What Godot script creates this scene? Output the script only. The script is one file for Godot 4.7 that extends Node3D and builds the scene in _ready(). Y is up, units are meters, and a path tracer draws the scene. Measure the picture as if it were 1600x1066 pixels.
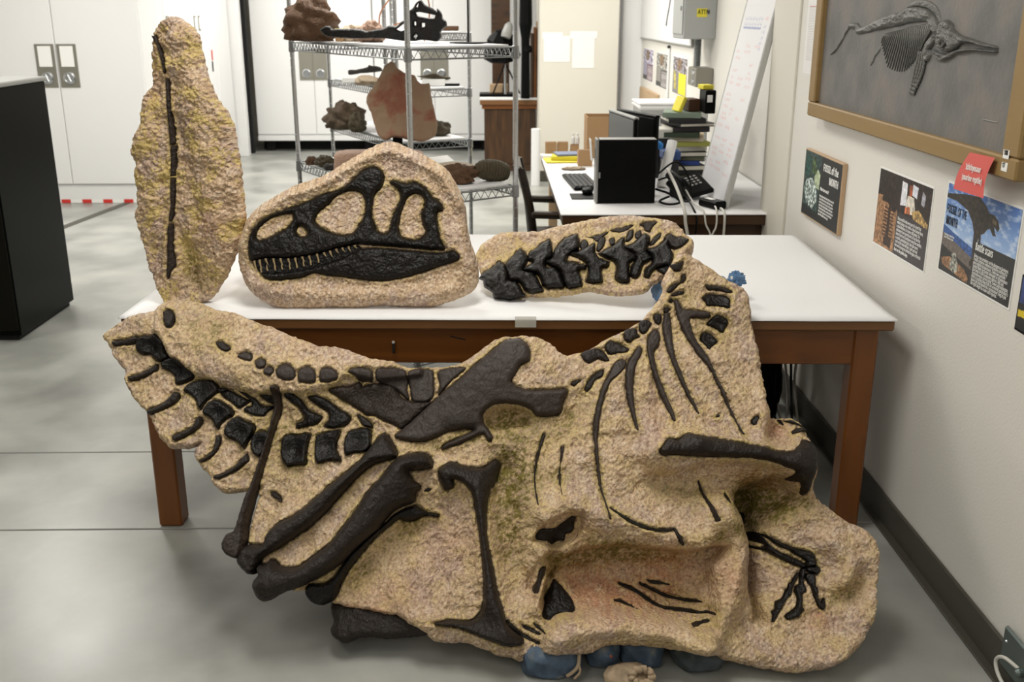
extends Node3D
# Palaeontology workroom: plaster casts of a dinosaur skeleton leaning on and standing on a table.

const F := 1600.0
var eye := Vector3(0, 1.668, 0)
var cb := Basis.from_euler(Vector3(deg_to_rad(-17.8), deg_to_rad(-1.07), 0))
var counts := {}
var M := {}
var rng := RandomNumberGenerator.new()
var no_a := FastNoiseLite.new()
var no_b := FastNoiseLite.new()
var no_c := FastNoiseLite.new()

# ---------------------------------------------------------------- setup
func make_camera() -> void:
	var cam := Camera3D.new()
	cam.name = "camera"
	cam.fov = rad_to_deg(2.0 * atan(533.0 / F))
	cam.near = 0.05
	cam.far = 60.0
	var att := CameraAttributesPhysical.new()
	att.frustum_focal_length = 12.0 / (533.0 / F)
	att.frustum_focus_distance = 3.15
	att.exposure_aperture = 5.0
	att.frustum_near = 0.05
	att.frustum_far = 60.0
	cam.attributes = att
	add_child(cam)
	cam.transform = Transform3D(cb, eye)
	cam.current = true

func make_light() -> void:
	var env := Environment.new()
	env.background_mode = Environment.BG_COLOR
	env.background_color = Color(0.75, 0.77, 0.8)
	env.background_energy_multiplier = 0.3
	env.tonemap_mode = Environment.TONE_MAPPER_LINEAR
	env.tonemap_exposure = 1.0
	env.sdfgi_enabled = true
	env.ssao_enabled = true
	env.ssil_enabled = true
	var we := WorldEnvironment.new()
	we.name = "environment"
	we.environment = env
	add_child(we)
	# ceiling luminaires: a glowing panel and an area light of the same size just under it
	for k in LAMPS.size():
		var q: Vector3 = LAMPS[k]
		var t := thing("ceiling_light", Vector3(q.x, CEIL_H, q.z), "flush ceiling light panel " + LAMP_AT[k], "light", "ceiling light panels")
		put("frame", box(Vector3(0.66, 0.03, 1.26), 0.006), mat("lamp_frame", Color(0.9, 0.9, 0.9), 0.5), t, Vector3(0, -0.016, 0))
		put("light_panel", box(Vector3(0.6, 0.012, 1.2), 0.004), M.lamp, t, Vector3(0, -0.036, 0))
		var l := AreaLight3D.new()
		l.name = "panel_light"
		l.area_size = Vector2(0.6, 1.2)
		l.light_energy = LAMP_E * q.y
		l.light_color = Color(1.0, 0.985, 0.955)
		l.shadow_enabled = true
		l.area_range = 30.0
		t.add_child(l, true)
		l.position = Vector3(0, -0.05, 0)
		l.rotation = Vector3(-PI / 2, 0, 0)

const CEIL_H := 3.05
const LAMP_E := 2.5
# x, strength, z; unseen, those behind the camera added to brighten upright faces
const LAMPS := [Vector3(-1.9, 0.5, 1.6), Vector3(0.3, 0.45, 1.2), Vector3(-1.2, 0.5, -0.7), Vector3(-0.25, 1.45, -2.5), Vector3(-3.3, 1.4, -4.2), Vector3(-0.6, 1.5, -5.8), Vector3(-3.4, 3.0, -7.3), Vector3(-0.6, 2.2, -8.4), Vector3(-1.7, 3.3, -11.3), Vector3(0.75, 1.9, -8.6)]
const LAMP_AT := ["added behind the camera on the left", "added behind the camera on the right", "before the leaning body cast", "over the long worktable", "over the low black cabinet", "over the nearer wire shelf", "before the near white cabinets", "over the farther wire shelf", "before the back wall cabinets", "over the computer desk"]

# ---------------------------------------------------------------- naming
func called(o: Node, what: String) -> void:
	if counts.has(what):
		counts[what] += 1
		o.name = "%s_%03d" % [what, counts[what]]
	else:
		counts[what] = 0
		o.name = what

func tag(o: Node, label: String, category: String, group := "") -> Node:
	o.set_meta("label", label)
	o.set_meta("category", category)
	if group != "":
		o.set_meta("group", group)
	return o

func thing(what: String, at: Vector3, label: String, category: String, group := "", turn := 0.0) -> Node3D:
	var o := Node3D.new()
	called(o, what)
	add_child(o, true)
	o.position = at
	o.rotation_degrees.y = turn
	tag(o, label, category, group)
	return o

func put(what: String, mesh: Mesh, m: Material, parent: Node, at := Vector3.ZERO, rot := Vector3.ZERO) -> MeshInstance3D:
	var o := MeshInstance3D.new()
	called(o, what)
	o.mesh = mesh
	o.material_override = m
	parent.add_child(o, true)
	o.position = at
	o.rotation_degrees = rot
	return o

func struct(what: String, mesh: Mesh, m: Material, at := Vector3.ZERO, rot := Vector3.ZERO) -> MeshInstance3D:
	var o := put(what, mesh, m, self, at, rot)
	o.set_meta("kind", "structure")
	return o

# ---------------------------------------------------------------- materials
func mat(key: String, c: Color, rough := 0.6, metal := 0.0) -> StandardMaterial3D:
	if M.has(key):
		return M[key]
	var m := StandardMaterial3D.new()
	m.resource_name = key
	m.albedo_color = c
	m.roughness = rough
	m.metallic = metal
	M[key] = m
	return m

func noise_image(size: int, seed_: int, freq: float, type: int, fractal: int, oct: int) -> Image:
	var n := FastNoiseLite.new()
	n.seed = seed_
	n.noise_type = type
	n.frequency = freq
	n.fractal_type = fractal
	n.fractal_octaves = oct
	return n.get_seamless_image(size, size)

func ramp(img: Image, cols: Array) -> ImageTexture:
	var g := Gradient.new()
	var offs := PackedFloat32Array()
	var cc := PackedColorArray()
	for e in cols:
		offs.append(e[0])
		cc.append(e[1])
	g.offsets = offs
	g.colors = cc
	var lut := []
	for i in 256:
		lut.append(g.sample(i / 255.0))
	var out := Image.create(img.get_width(), img.get_height(), false, Image.FORMAT_RGB8)
	var data := img.get_data()
	var step := data.size() / (img.get_width() * img.get_height())
	var buf := PackedByteArray()
	buf.resize(img.get_width() * img.get_height() * 3)
	for i in img.get_width() * img.get_height():
		var c: Color = lut[data[i * step]]
		buf[i * 3] = int(c.r * 255.0)
		buf[i * 3 + 1] = int(c.g * 255.0)
		buf[i * 3 + 2] = int(c.b * 255.0)
	out = Image.create_from_data(img.get_width(), img.get_height(), false, Image.FORMAT_RGB8, buf)
	return ImageTexture.create_from_image(out)

func g8(v: float) -> Color:
	return Color(v, v, v)

func triplanar(m: StandardMaterial3D, scale: Vector3, world := true) -> void:
	m.uv1_triplanar = true
	m.uv1_world_triplanar = world
	m.uv1_scale = scale

func make_materials() -> void:
	# rock-like painted plaster: colour comes from the vertices, grain and relief from noise
	var rough_img := noise_image(512, 11, 0.017, FastNoiseLite.TYPE_SIMPLEX_SMOOTH, FastNoiseLite.FRACTAL_RIDGED, 4)
	var grain := noise_image(512, 5, 0.05, FastNoiseLite.TYPE_SIMPLEX, FastNoiseLite.FRACTAL_FBM, 5)
	var rock := mat("painted_plaster_rock", Color.WHITE, 0.62)
	rock.vertex_color_use_as_albedo = true
	rock.albedo_texture = ramp(grain, [[0.15, Color(0.74, 0.71, 0.68)], [0.38, Color(0.92, 0.91, 0.9)], [0.55, Color(1, 1, 0.99)], [1.0, Color(1, 1, 1)]])
	rock.heightmap_enabled = true
	rock.heightmap_texture = ImageTexture.create_from_image(rough_img)
	rock.heightmap_scale = 0.95
	triplanar(rock, Vector3(3.3, 3.3, 3.3))
	rock.metallic_specular = 0.42
	for e in [["bone_dark", Color(0.15, 0.125, 0.11), 0.5], ["bone_brown", Color(0.19, 0.155, 0.135), 0.5], ["bone_grey", Color(0.235, 0.205, 0.19), 0.52], ["bone_black", Color(0.085, 0.073, 0.068), 0.42]]:
		var b := mat(e[0], Color.WHITE, e[2])
		var c: Color = e[1]
		b.albedo_texture = ramp(grain, [[0.0, c * 0.72], [0.5, c], [1.0, c * 1.3]])
		b.heightmap_enabled = true
		b.heightmap_texture = ImageTexture.create_from_image(rough_img)
		b.heightmap_scale = 0.22 if e[0] == "bone_grey" else 0.42
		b.metallic_specular = 0.36
		triplanar(b, Vector3(5.0, 5.0, 5.0))
	# polished concrete
	var cl := noise_image(512, 21, 0.006, FastNoiseLite.TYPE_SIMPLEX_SMOOTH, FastNoiseLite.FRACTAL_FBM, 6)
	var con := mat("polished_concrete", Color.WHITE, 0.3)
	con.albedo_texture = ramp(cl, [[0.0, Color(0.50, 0.505, 0.49)], [0.42, Color(0.585, 0.59, 0.57)], [0.6, Color(0.63, 0.635, 0.615)], [1.0, Color(0.70, 0.70, 0.675)]])
	con.roughness_texture = ramp(cl, [[0.0, g8(0.28)], [1.0, g8(0.39)]])
	con.roughness = 1.0
	con.heightmap_enabled = true
	con.heightmap_texture = ImageTexture.create_from_image(grain)
	con.heightmap_scale = 0.012
	triplanar(con, Vector3(0.45, 0.45, 0.45))
	mat("floor_joint", Color(0.25, 0.25, 0.24), 0.8)
	# painted walls
	var wl := mat("wall_paint", Color(0.87, 0.86, 0.835), 0.55)
	wl.heightmap_enabled = true
	wl.heightmap_texture = ImageTexture.create_from_image(grain)
	wl.heightmap_scale = 0.03
	triplanar(wl, Vector3(3, 3, 3))
	mat("wall_light", Color(0.85, 0.835, 0.79), 0.6)
	mat("ceiling_paint", Color(0.9, 0.9, 0.89), 0.8)
	mat("rubber_base", Color(0.275, 0.265, 0.235), 0.5)
	var wcab := mat("white_enamel", Color(0.9, 0.9, 0.9), 0.34)
	wcab.metallic_specular = 0.5
	mat("seam", Color(0.42, 0.42, 0.42), 0.6)
	mat("dark_gap", Color(0.03, 0.03, 0.03), 0.8)
	mat("black_enamel", Color(0.035, 0.042, 0.036), 0.3).metallic_specular = 0.16
	mat("black_side", Color(0.075, 0.07, 0.05), 0.4).metallic_specular = 0.2
	mat("satin_plate", Color(0.56, 0.55, 0.51), 0.42, 0.55)
	mat("chrome", Color(0.76, 0.77, 0.78), 0.24, 0.9)
	mat("zinc", Color(0.60, 0.61, 0.615), 0.3, 0.85)
	mat("paper", Color(0.93, 0.93, 0.92), 0.75)
	mat("paper_cream", Color(0.89, 0.87, 0.82), 0.8)
	mat("foam_sheet", Color(0.93, 0.93, 0.935), 0.62)
	mat("black_plastic", Color(0.04, 0.042, 0.042), 0.42).metallic_specular = 0.2
	mat("grey_plastic", Color(0.15, 0.15, 0.155), 0.5)
	mat("silver_plastic", Color(0.55, 0.55, 0.54), 0.4)
	mat("white_plastic", Color(0.9, 0.9, 0.9), 0.4)
	mat("cardboard", Color(0.66, 0.53, 0.38), 0.85)
	mat("cardboard_dark", Color(0.52, 0.40, 0.28), 0.85)
	mat("yellow", Color(0.88, 0.83, 0.25), 0.7)
	mat("red_tape", Color(0.80, 0.20, 0.17), 0.6)
	mat("cable_white", Color(0.80, 0.79, 0.76), 0.5)
	mat("screen", Color(0.33, 0.335, 0.33), 0.35)  # grey paints in the reflection on the dark screen
	mat("ink", Color(0.12, 0.12, 0.12), 0.8)
	mat("print_white", Color(0.93, 0.93, 0.92), 0.7)
	mat("grey_box", Color(0.66, 0.67, 0.665), 0.45)
	mat("steel_plate", Color(0.42, 0.46, 0.45), 0.4, 0.6)
	var lamp := mat("lamp", Color(0.95, 0.95, 0.93), 0.5)
	lamp.emission_enabled = true
	lamp.emission = Color(1.0, 0.97, 0.92)
	lamp.emission_energy_multiplier = 1.6
	# wood
	wood("oak_red", [Color(0.35, 0.19, 0.06), Color(0.48, 0.28, 0.10), Color(0.58, 0.37, 0.155)], 0.38)
	wood("oak_edge", [Color(0.36, 0.235, 0.12), Color(0.46, 0.31, 0.165), Color(0.54, 0.38, 0.22)], 0.45)
	wood("walnut", [Color(0.18, 0.115, 0.055), Color(0.27, 0.175, 0.085), Color(0.34, 0.23, 0.12)], 0.4)
	wood("dark_chair", [Color(0.10, 0.075, 0.045), Color(0.14, 0.105, 0.065), Color(0.19, 0.14, 0.09)], 0.35)
	wood("frame_oak", [Color(0.50, 0.40, 0.235), Color(0.56, 0.455, 0.28), Color(0.61, 0.50, 0.32)], 0.55)
	wood("light_wood", [Color(0.66, 0.55, 0.42), Color(0.72, 0.61, 0.48), Color(0.77, 0.67, 0.54)], 0.6)
	# slate panel
	var sl := mat("slate", Color.WHITE, 0.6)
	sl.albedo_texture = ramp(cl, [[0.0, Color(0.36, 0.36, 0.355)], [0.5, Color(0.425, 0.42, 0.41)], [0.75, Color(0.455, 0.435, 0.42)], [1.0, Color(0.48, 0.455, 0.43)]])
	sl.heightmap_enabled = true
	sl.heightmap_texture = ImageTexture.create_from_image(grain)
	sl.heightmap_scale = 0.06
	triplanar(sl, Vector3(1.4, 1.4, 1.4))
	var sb := mat("slate_bone", Color.WHITE, 0.45)
	sb.albedo_texture = ramp(grain, [[0.0, Color(0.24, 0.24, 0.23)], [0.5, Color(0.33, 0.33, 0.315)], [1.0, Color(0.46, 0.455, 0.44)]])
	sb.heightmap_enabled = true
	sb.heightmap_texture = ImageTexture.create_from_image(rough_img)
	sb.heightmap_scale = 0.25
	triplanar(sb, Vector3(9, 9, 9))
	# cloth
	var weave := noise_image(256, 31, 0.12, FastNoiseLite.TYPE_VALUE, FastNoiseLite.FRACTAL_FBM, 3)
	for e in [["sack_blue", Color(0.31, 0.38, 0.46)], ["sack_grey", Color(0.30, 0.335, 0.355)], ["sack_beige", Color(0.66, 0.58, 0.48)], ["sack_tan", Color(0.70, 0.56, 0.38)], ["cloth_blue", Color(0.36, 0.50, 0.66)]]:
		var s := mat(e[0], Color.WHITE, 0.85)
		var c2: Color = e[1]
		s.albedo_texture = ramp(cl if e[0] != "sack_tan" else weave, [[0.0, c2 * 0.75], [0.45, c2], [0.62, c2 * 1.05], [0.8, c2.lerp(Color(0.62, 0.58, 0.5), 0.45)], [1.0, c2.lerp(Color(0.7, 0.66, 0.58), 0.7)]])
		s.heightmap_enabled = true
		s.heightmap_texture = ImageTexture.create_from_image(weave)
		s.heightmap_scale = 0.12
		triplanar(s, Vector3(5, 5, 5))
	# specimen stones
	for e in [["stone_brown", Color(0.24, 0.19, 0.14), Color(0.36, 0.29, 0.2)], ["stone_rust", Color(0.24, 0.16, 0.10), Color(0.43, 0.30, 0.18)], ["stone_pink", Color(0.66, 0.52, 0.44), Color(0.77, 0.65, 0.57)], ["stone_tan", Color(0.62, 0.55, 0.46), Color(0.74, 0.67, 0.58)], ["stone_dark", Color(0.13, 0.12, 0.11), Color(0.22, 0.2, 0.18)], ["stone_olive", Color(0.21, 0.19, 0.125), Color(0.34, 0.29, 0.19)], ["bone_cream", Color(0.72, 0.62, 0.52), Color(0.83, 0.76, 0.67)]]:
		var s2 := mat(e[0], Color.WHITE, 0.65)
		s2.albedo_texture = ramp(grain, [[0.2, e[1]], [0.75, e[2]]])
		s2.heightmap_enabled = true
		s2.heightmap_texture = ImageTexture.create_from_image(rough_img)
		s2.heightmap_scale = 0.6
		triplanar(s2, Vector3(6, 6, 6))

func wood(key: String, c: Array, rough: float) -> void:
	var n := FastNoiseLite.new()
	n.seed = hash(key) % 1000
	n.frequency = 0.01
	n.fractal_octaves = 2
	for up in [false, true]:
		var img := Image.create(256, 256, false, Image.FORMAT_L8)
		for y in 256:
			for x in 256:
				var w := minf(1.0, minf(minf(x, 255 - x), minf(y, 255 - y)) / 24.0)
				var v := 0.5 + w * (0.5 * n.get_noise_2d(x * 0.5, y * 5.0) + 0.35 * n.get_noise_2d(x * 1.0 + 500, y * 16.0))
				if up:
					img.set_pixel(y, x, g8(clampf(v, 0, 1)))
				else:
					img.set_pixel(x, y, g8(clampf(v, 0, 1)))
		var m := mat(key + ("_upright" if up else ""), Color.WHITE, rough)
		m.albedo_texture = ramp(img, [[0.1, c[0]], [0.5, c[1]], [0.9, c[2]]])
		triplanar(m, Vector3(1.1, 1.1, 1.1), false)

# ---------------------------------------------------------------- mesh helpers
func commit(v: PackedVector3Array, n: PackedVector3Array, idx: PackedInt32Array, col := PackedColorArray(), uv := PackedVector2Array()) -> ArrayMesh:
	var a := []
	a.resize(Mesh.ARRAY_MAX)
	a[Mesh.ARRAY_VERTEX] = v
	a[Mesh.ARRAY_NORMAL] = n
	if col.size():
		a[Mesh.ARRAY_COLOR] = col
	if uv.size():
		a[Mesh.ARRAY_TEX_UV] = uv
	a[Mesh.ARRAY_INDEX] = idx
	var me := ArrayMesh.new()
	me.add_surface_from_arrays(Mesh.PRIMITIVE_TRIANGLES, a)
	return me

# several meshes joined into one
func join(list: Array) -> ArrayMesh:
	var st := SurfaceTool.new()
	for e in list:
		st.append_from(e[0], 0, e[1])
	return st.commit()

func at_(p: Vector3, rot := Vector3.ZERO) -> Transform3D:
	return Transform3D(Basis.from_euler(rot * PI / 180.0), p)

# box with chamfered edges, centred
func box(s: Vector3, b := 0.003) -> ArrayMesh:
	var h := s * 0.5
	b = minf(b, minf(h.x, minf(h.y, h.z)) * 0.9)
	var st := SurfaceTool.new()
	st.begin(Mesh.PRIMITIVE_TRIANGLES)
	st.set_smooth_group(-1)
	var c := func(sx, sy, sz, ax):   # corner on the face of axis ax
		var p := Vector3(sx * h.x, sy * h.y, sz * h.z)
		for k in 3:
			if k != ax:
				p[k] -= signf(p[k]) * b
		return p
	var quad := func(p: Array, out: Vector3):
		var nn: Vector3 = (p[2] - p[0]).cross(p[1] - p[0])
		if nn.dot(out) < 0:
			p.reverse()
		for k in [0, 1, 2, 0, 2, 3]:
			st.add_vertex(p[k])
	for ax in 3:
		for sg in [-1, 1]:
			var e := [[-1, -1], [-1, 1], [1, 1], [1, -1]]
			var pts := []
			var out := Vector3.ZERO
			out[ax] = sg
			for q in e:
				var t := [0, 0, 0]
				t[ax] = sg
				t[(ax + 1) % 3] = q[0]
				t[(ax + 2) % 3] = q[1]
				pts.append(c.call(t[0], t[1], t[2], ax))
			quad.call(pts, out)
	for ax in 3:   # edge along axis ax
		var u := (ax + 1) % 3
		var w := (ax + 2) % 3
		for su in [-1, 1]:
			for sw in [-1, 1]:
				var lo := [0, 0, 0]
				lo[u] = su
				lo[w] = sw
				lo[ax] = -1
				var hi := lo.duplicate()
				hi[ax] = 1
				var out := Vector3.ZERO
				out[u] = su
				out[w] = sw
				quad.call([c.call(lo[0], lo[1], lo[2], u), c.call(hi[0], hi[1], hi[2], u), c.call(hi[0], hi[1], hi[2], w), c.call(lo[0], lo[1], lo[2], w)], out)
	for sx in [-1, 1]:
		for sy in [-1, 1]:
			for sz in [-1, 1]:
				var p := [c.call(sx, sy, sz, 0), c.call(sx, sy, sz, 1), c.call(sx, sy, sz, 2)]
				if (p[2] - p[0]).cross(p[1] - p[0]).dot(Vector3(sx, sy, sz)) < 0:
					p.reverse()
				for k in 3:
					st.add_vertex(p[k])
	st.generate_normals()
	return st.commit()

func tube(pts: Array, rad, sides := 8, smooth_n := 0) -> ArrayMesh:
	var P := []
	var R := []
	for i in pts.size():
		P.append(pts[i])
		R.append(rad[i] if rad is Array else rad)
	if smooth_n > 0:
		var P2 := []
		var R2 := []
		for i in P.size() - 1:
			var a: Vector3 = P[maxi(i - 1, 0)]
			var d: Vector3 = P[mini(i + 2, P.size() - 1)]
			for k in smooth_n:
				var t := float(k) / smooth_n
				P2.append(P[i].cubic_interpolate(P[i + 1], a, d, t))
				R2.append(lerpf(R[i], R[i + 1], t))
		P2.append(P[-1])
		R2.append(R[-1])
		P = P2
		R = R2
	var v := PackedVector3Array()
	var n := PackedVector3Array()
	var idx := PackedInt32Array()
	var up := Vector3.UP
	var m := P.size()
	for i in m:
		var t: Vector3 = (P[mini(i + 1, m - 1)] - P[maxi(i - 1, 0)]).normalized()
		if absf(t.dot(up)) > 0.95:
			up = Vector3.RIGHT if absf(t.x) < 0.9 else Vector3.BACK
		var u := t.cross(up).normalized()
		up = u.cross(t).normalized()
		for k in sides:
			var an := TAU * k / sides
			var dir := u * cos(an) + up * sin(an)
			v.append(P[i] + dir * R[i])
			n.append(dir)
	for i in m - 1:
		for k in sides:
			var a := i * sides + k
			var b := i * sides + (k + 1) % sides
			idx.append_array([a, b, a + sides, b, b + sides, a + sides])
	for e in [[0, -1.0], [m - 1, 1.0]]:
		var ci := v.size()
		var i: int = e[0]
		var t: Vector3 = (P[mini(i + 1, m - 1)] - P[maxi(i - 1, 0)]).normalized() * e[1]
		v.append(P[i])
		n.append(t)
		for k in sides:
			v.append(v[i * sides + k])
			n.append(t)
		for k in sides:
			var a := ci + 1 + k
			var b := ci + 1 + (k + 1) % sides
			if e[1] < 0:
				idx.append_array([ci, b, a])
			else:
				idx.append_array([ci, a, b])
	return commit(v, n, idx)

# profile: Vector2(radius, height) from the bottom up
func lathe(prof: Array, sides := 20) -> ArrayMesh:
	var st := SurfaceTool.new()
	st.begin(Mesh.PRIMITIVE_TRIANGLES)
	st.set_smooth_group(-1)
	for i in prof.size() - 1:
		for k in sides:
			var a0 := TAU * k / sides
			var a1 := TAU * (k + 1) / sides
			var p := Vector3(prof[i].x * cos(a0), prof[i].y, prof[i].x * sin(a0))
			var q := Vector3(prof[i].x * cos(a1), prof[i].y, prof[i].x * sin(a1))
			var r := Vector3(prof[i + 1].x * cos(a0), prof[i + 1].y, prof[i + 1].x * sin(a0))
			var s := Vector3(prof[i + 1].x * cos(a1), prof[i + 1].y, prof[i + 1].x * sin(a1))
			for e in [[p, q, s], [p, s, r]]:
				if (e[1] - e[0]).cross(e[2] - e[0]).length() > 1e-12:
					for w in e:
						st.add_vertex(w)
	st.generate_normals()
	return st.commit()

# rounded stone or sack: a sphere bent by noise, flattened below
func lump(s: Vector3, seed_: int, amp := 0.18, freq := 1.3, flat := -0.75, power := 1.0, seg := 36) -> ArrayMesh:
	var n := FastNoiseLite.new()
	n.seed = seed_
	n.frequency = freq
	n.fractal_octaves = 5
	n.fractal_gain = 0.55
	var v := PackedVector3Array()
	var nn := PackedVector3Array()
	var idx := PackedInt32Array()
	var rows := int(seg * 0.6)
	for j in rows + 1:
		for i in seg + 1:
			var th := PI * j / rows
			var ph := TAU * (i % seg) / seg
			var d := Vector3(sin(th) * cos(ph), cos(th), sin(th) * sin(ph))
			var q := d
			if power != 1.0:
				q = Vector3(signf(d.x) * pow(absf(d.x), power), signf(d.y) * pow(absf(d.y), power), signf(d.z) * pow(absf(d.z), power))
			var r := 1.0 + amp * n.get_noise_3dv(d * 1.0) * 2.0
			var p := q * r
			if p.y < flat:
				p.y = flat + (p.y - flat) * 0.08
			v.append(p * s * 0.5)
	var acc := []
	acc.resize(v.size())
	acc.fill(Vector3.ZERO)
	for j in rows:
		for i in seg:
			var a := j * (seg + 1) + i
			for e in [[a, a + 1, a + seg + 1], [a + 1, a + seg + 2, a + seg + 1]]:
				var nrm := (v[e[2]] - v[e[0]]).cross(v[e[1]] - v[e[0]])
				for k in e:
					acc[k] += nrm
				idx.append_array(e)
	var dirc := 1.0
	var mid := int(rows / 2) * (seg + 1)
	if acc[mid].dot(v[mid]) < 0:
		dirc = -1.0
		for k in range(0, idx.size(), 3):
			var t := idx[k]
			idx[k] = idx[k + 1]
			idx[k + 1] = t
	for j in rows + 1:
		acc[j * (seg + 1) + seg] += acc[j * (seg + 1)]
		acc[j * (seg + 1)] = acc[j * (seg + 1) + seg]
	for k in v.size():
		nn.append((acc[k] * dirc).normalized())
	return commit(v, nn, idx)

# ---------------------------------------------------------------- sheets: surfaces on which outlines are laid out
class Sheet:
	var o: Vector3
	var n: Vector3
	var d: Vector3
	var eye: Vector3
	var cb: Basis
	var step := 2.5
	var x0 := 0.0
	var y0 := 0.0
	var nx := 0
	var ny := 0
	var H := PackedFloat32Array()
	var B := PackedFloat32Array()
	var G := PackedFloat32Array()
	var R := PackedFloat32Array()
	func at(x: float, y: float, w: float) -> Vector3:
		var r := cb * Vector3((x - 800.0) / 1600.0, (533.0 - y) / 1600.0, -1.0)
		return eye + r * ((o - eye).dot(n) / r.dot(n)) + d * w
	func grid(a: float, b: float, c: float, e: float, s: float) -> void:
		step = s
		x0 = a
		y0 = b
		nx = int((c - a) / s) + 2
		ny = int((e - b) / s) + 2
		H.resize(nx * ny)
		B.resize(nx * ny)
		G.resize(nx * ny)
		R.resize(nx * ny)
		B.fill(99.0)
	func smp(A: PackedFloat32Array, x: float, y: float, none := 0.0) -> float:
		if nx == 0:
			return none
		var fx := clampf((x - x0) / step, 0.0, nx - 1.001)
		var fy := clampf((y - y0) / step, 0.0, ny - 1.001)
		var i := int(fx)
		var j := int(fy)
		fx -= i
		fy -= j
		var k := j * nx + i
		return (A[k] * (1 - fx) + A[k + 1] * fx) * (1 - fy) + (A[k + nx] * (1 - fx) + A[k + nx + 1] * fx) * fy
	func bump(A: PackedFloat32Array, cx: float, cy: float, rx: float, ry: float, deg: float, h: float) -> void:
		var rr := maxf(rx, ry) * 2.2
		var c := cos(deg_to_rad(deg))
		var s := sin(deg_to_rad(deg))
		for j in range(maxi(0, int((cy - rr - y0) / step)), mini(ny, int((cy + rr - y0) / step) + 1)):
			for i in range(maxi(0, int((cx - rr - x0) / step)), mini(nx, int((cx + rr - x0) / step) + 1)):
				var dx := x0 + i * step - cx
				var dy := y0 + j * step - cy
				var u := (dx * c + dy * s) / rx
				var v := (-dx * s + dy * c) / ry
				A[j * nx + i] += h * exp(-(u * u + v * v))
	func ridge(A: PackedFloat32Array, p: PackedVector2Array, wid: float, h: float) -> void:
		var lo := p[0]
		var hi := p[0]
		for q in p:
			lo = lo.min(q)
			hi = hi.max(q)
		var rr := wid * 2.2
		for j in range(maxi(0, int((lo.y - rr - y0) / step)), mini(ny, int((hi.y + rr - y0) / step) + 1)):
			for i in range(maxi(0, int((lo.x - rr - x0) / step)), mini(nx, int((hi.x + rr - x0) / step) + 1)):
				var q := Vector2(x0 + i * step, y0 + j * step)
				var best := 1e9
				for k in p.size() - 1:
					best = minf(best, q.distance_squared_to(Geometry2D.get_closest_point_to_segment(q, p[k], p[k + 1])))
				if best < rr * rr:
					A[j * nx + i] += h * exp(-best / (wid * wid))

# raises or sinks the area inside an outline, with an edge about soft pixels wide
func terrace(S: Sheet, poly: PackedVector2Array, h: float, soft: float) -> void:
	var d: PackedFloat32Array = field([poly], S.x0, S.y0, S.nx, S.ny, S.step, soft * 1.5 + S.step)[0]
	for k in d.size():
		if d[k] > -soft:
			S.H[k] += h * smoothstep(-soft, soft, d[k])

# signed distance (positive inside, clipped at R) and nearest outline point, on a grid
func field(rings: Array, x0: float, y0: float, nx: int, ny: int, step: float, R: float) -> Array:
	var dist := PackedFloat32Array()
	dist.resize(nx * ny)
	dist.fill(R * R)
	var near := PackedVector2Array()
	near.resize(nx * ny)
	for ring: PackedVector2Array in rings:
		for k in ring.size():
			var a := ring[k]
			var b := ring[(k + 1) % ring.size()]
			var i0 := maxi(0, int(floor((minf(a.x, b.x) - R - x0) / step)))
			var i1 := mini(nx - 1, int(ceil((maxf(a.x, b.x) + R - x0) / step)))
			var j0 := maxi(0, int(floor((minf(a.y, b.y) - R - y0) / step)))
			var j1 := mini(ny - 1, int(ceil((maxf(a.y, b.y) + R - y0) / step)))
			var ab := b - a
			var ll := maxf(ab.length_squared(), 1e-9)
			for j in range(j0, j1 + 1):
				var base := j * nx
				for i in range(i0, i1 + 1):
					var q := Vector2(x0 + i * step, y0 + j * step)
					var c := a + ab * clampf((q - a).dot(ab) / ll, 0.0, 1.0)
					var d := q.distance_squared_to(c)
					if d < dist[base + i]:
						dist[base + i] = d
						near[base + i] = c
	for j in ny:
		var y := y0 + j * step + 0.00137
		var xs := PackedFloat32Array()
		for ring: PackedVector2Array in rings:
			for k in ring.size():
				var a := ring[k]
				var b := ring[(k + 1) % ring.size()]
				if (a.y > y) != (b.y > y):
					xs.append(a.x + (y - a.y) * (b.x - a.x) / (b.y - a.y))
		xs.sort()
		var m := 0
		for i in nx:
			var x := x0 + i * step
			while m < xs.size() and xs[m] <= x:
				m += 1
			var k := j * nx + i
			dist[k] = sqrt(dist[k]) * (1.0 if m % 2 == 1 else -1.0)
	return [dist, near]

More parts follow.
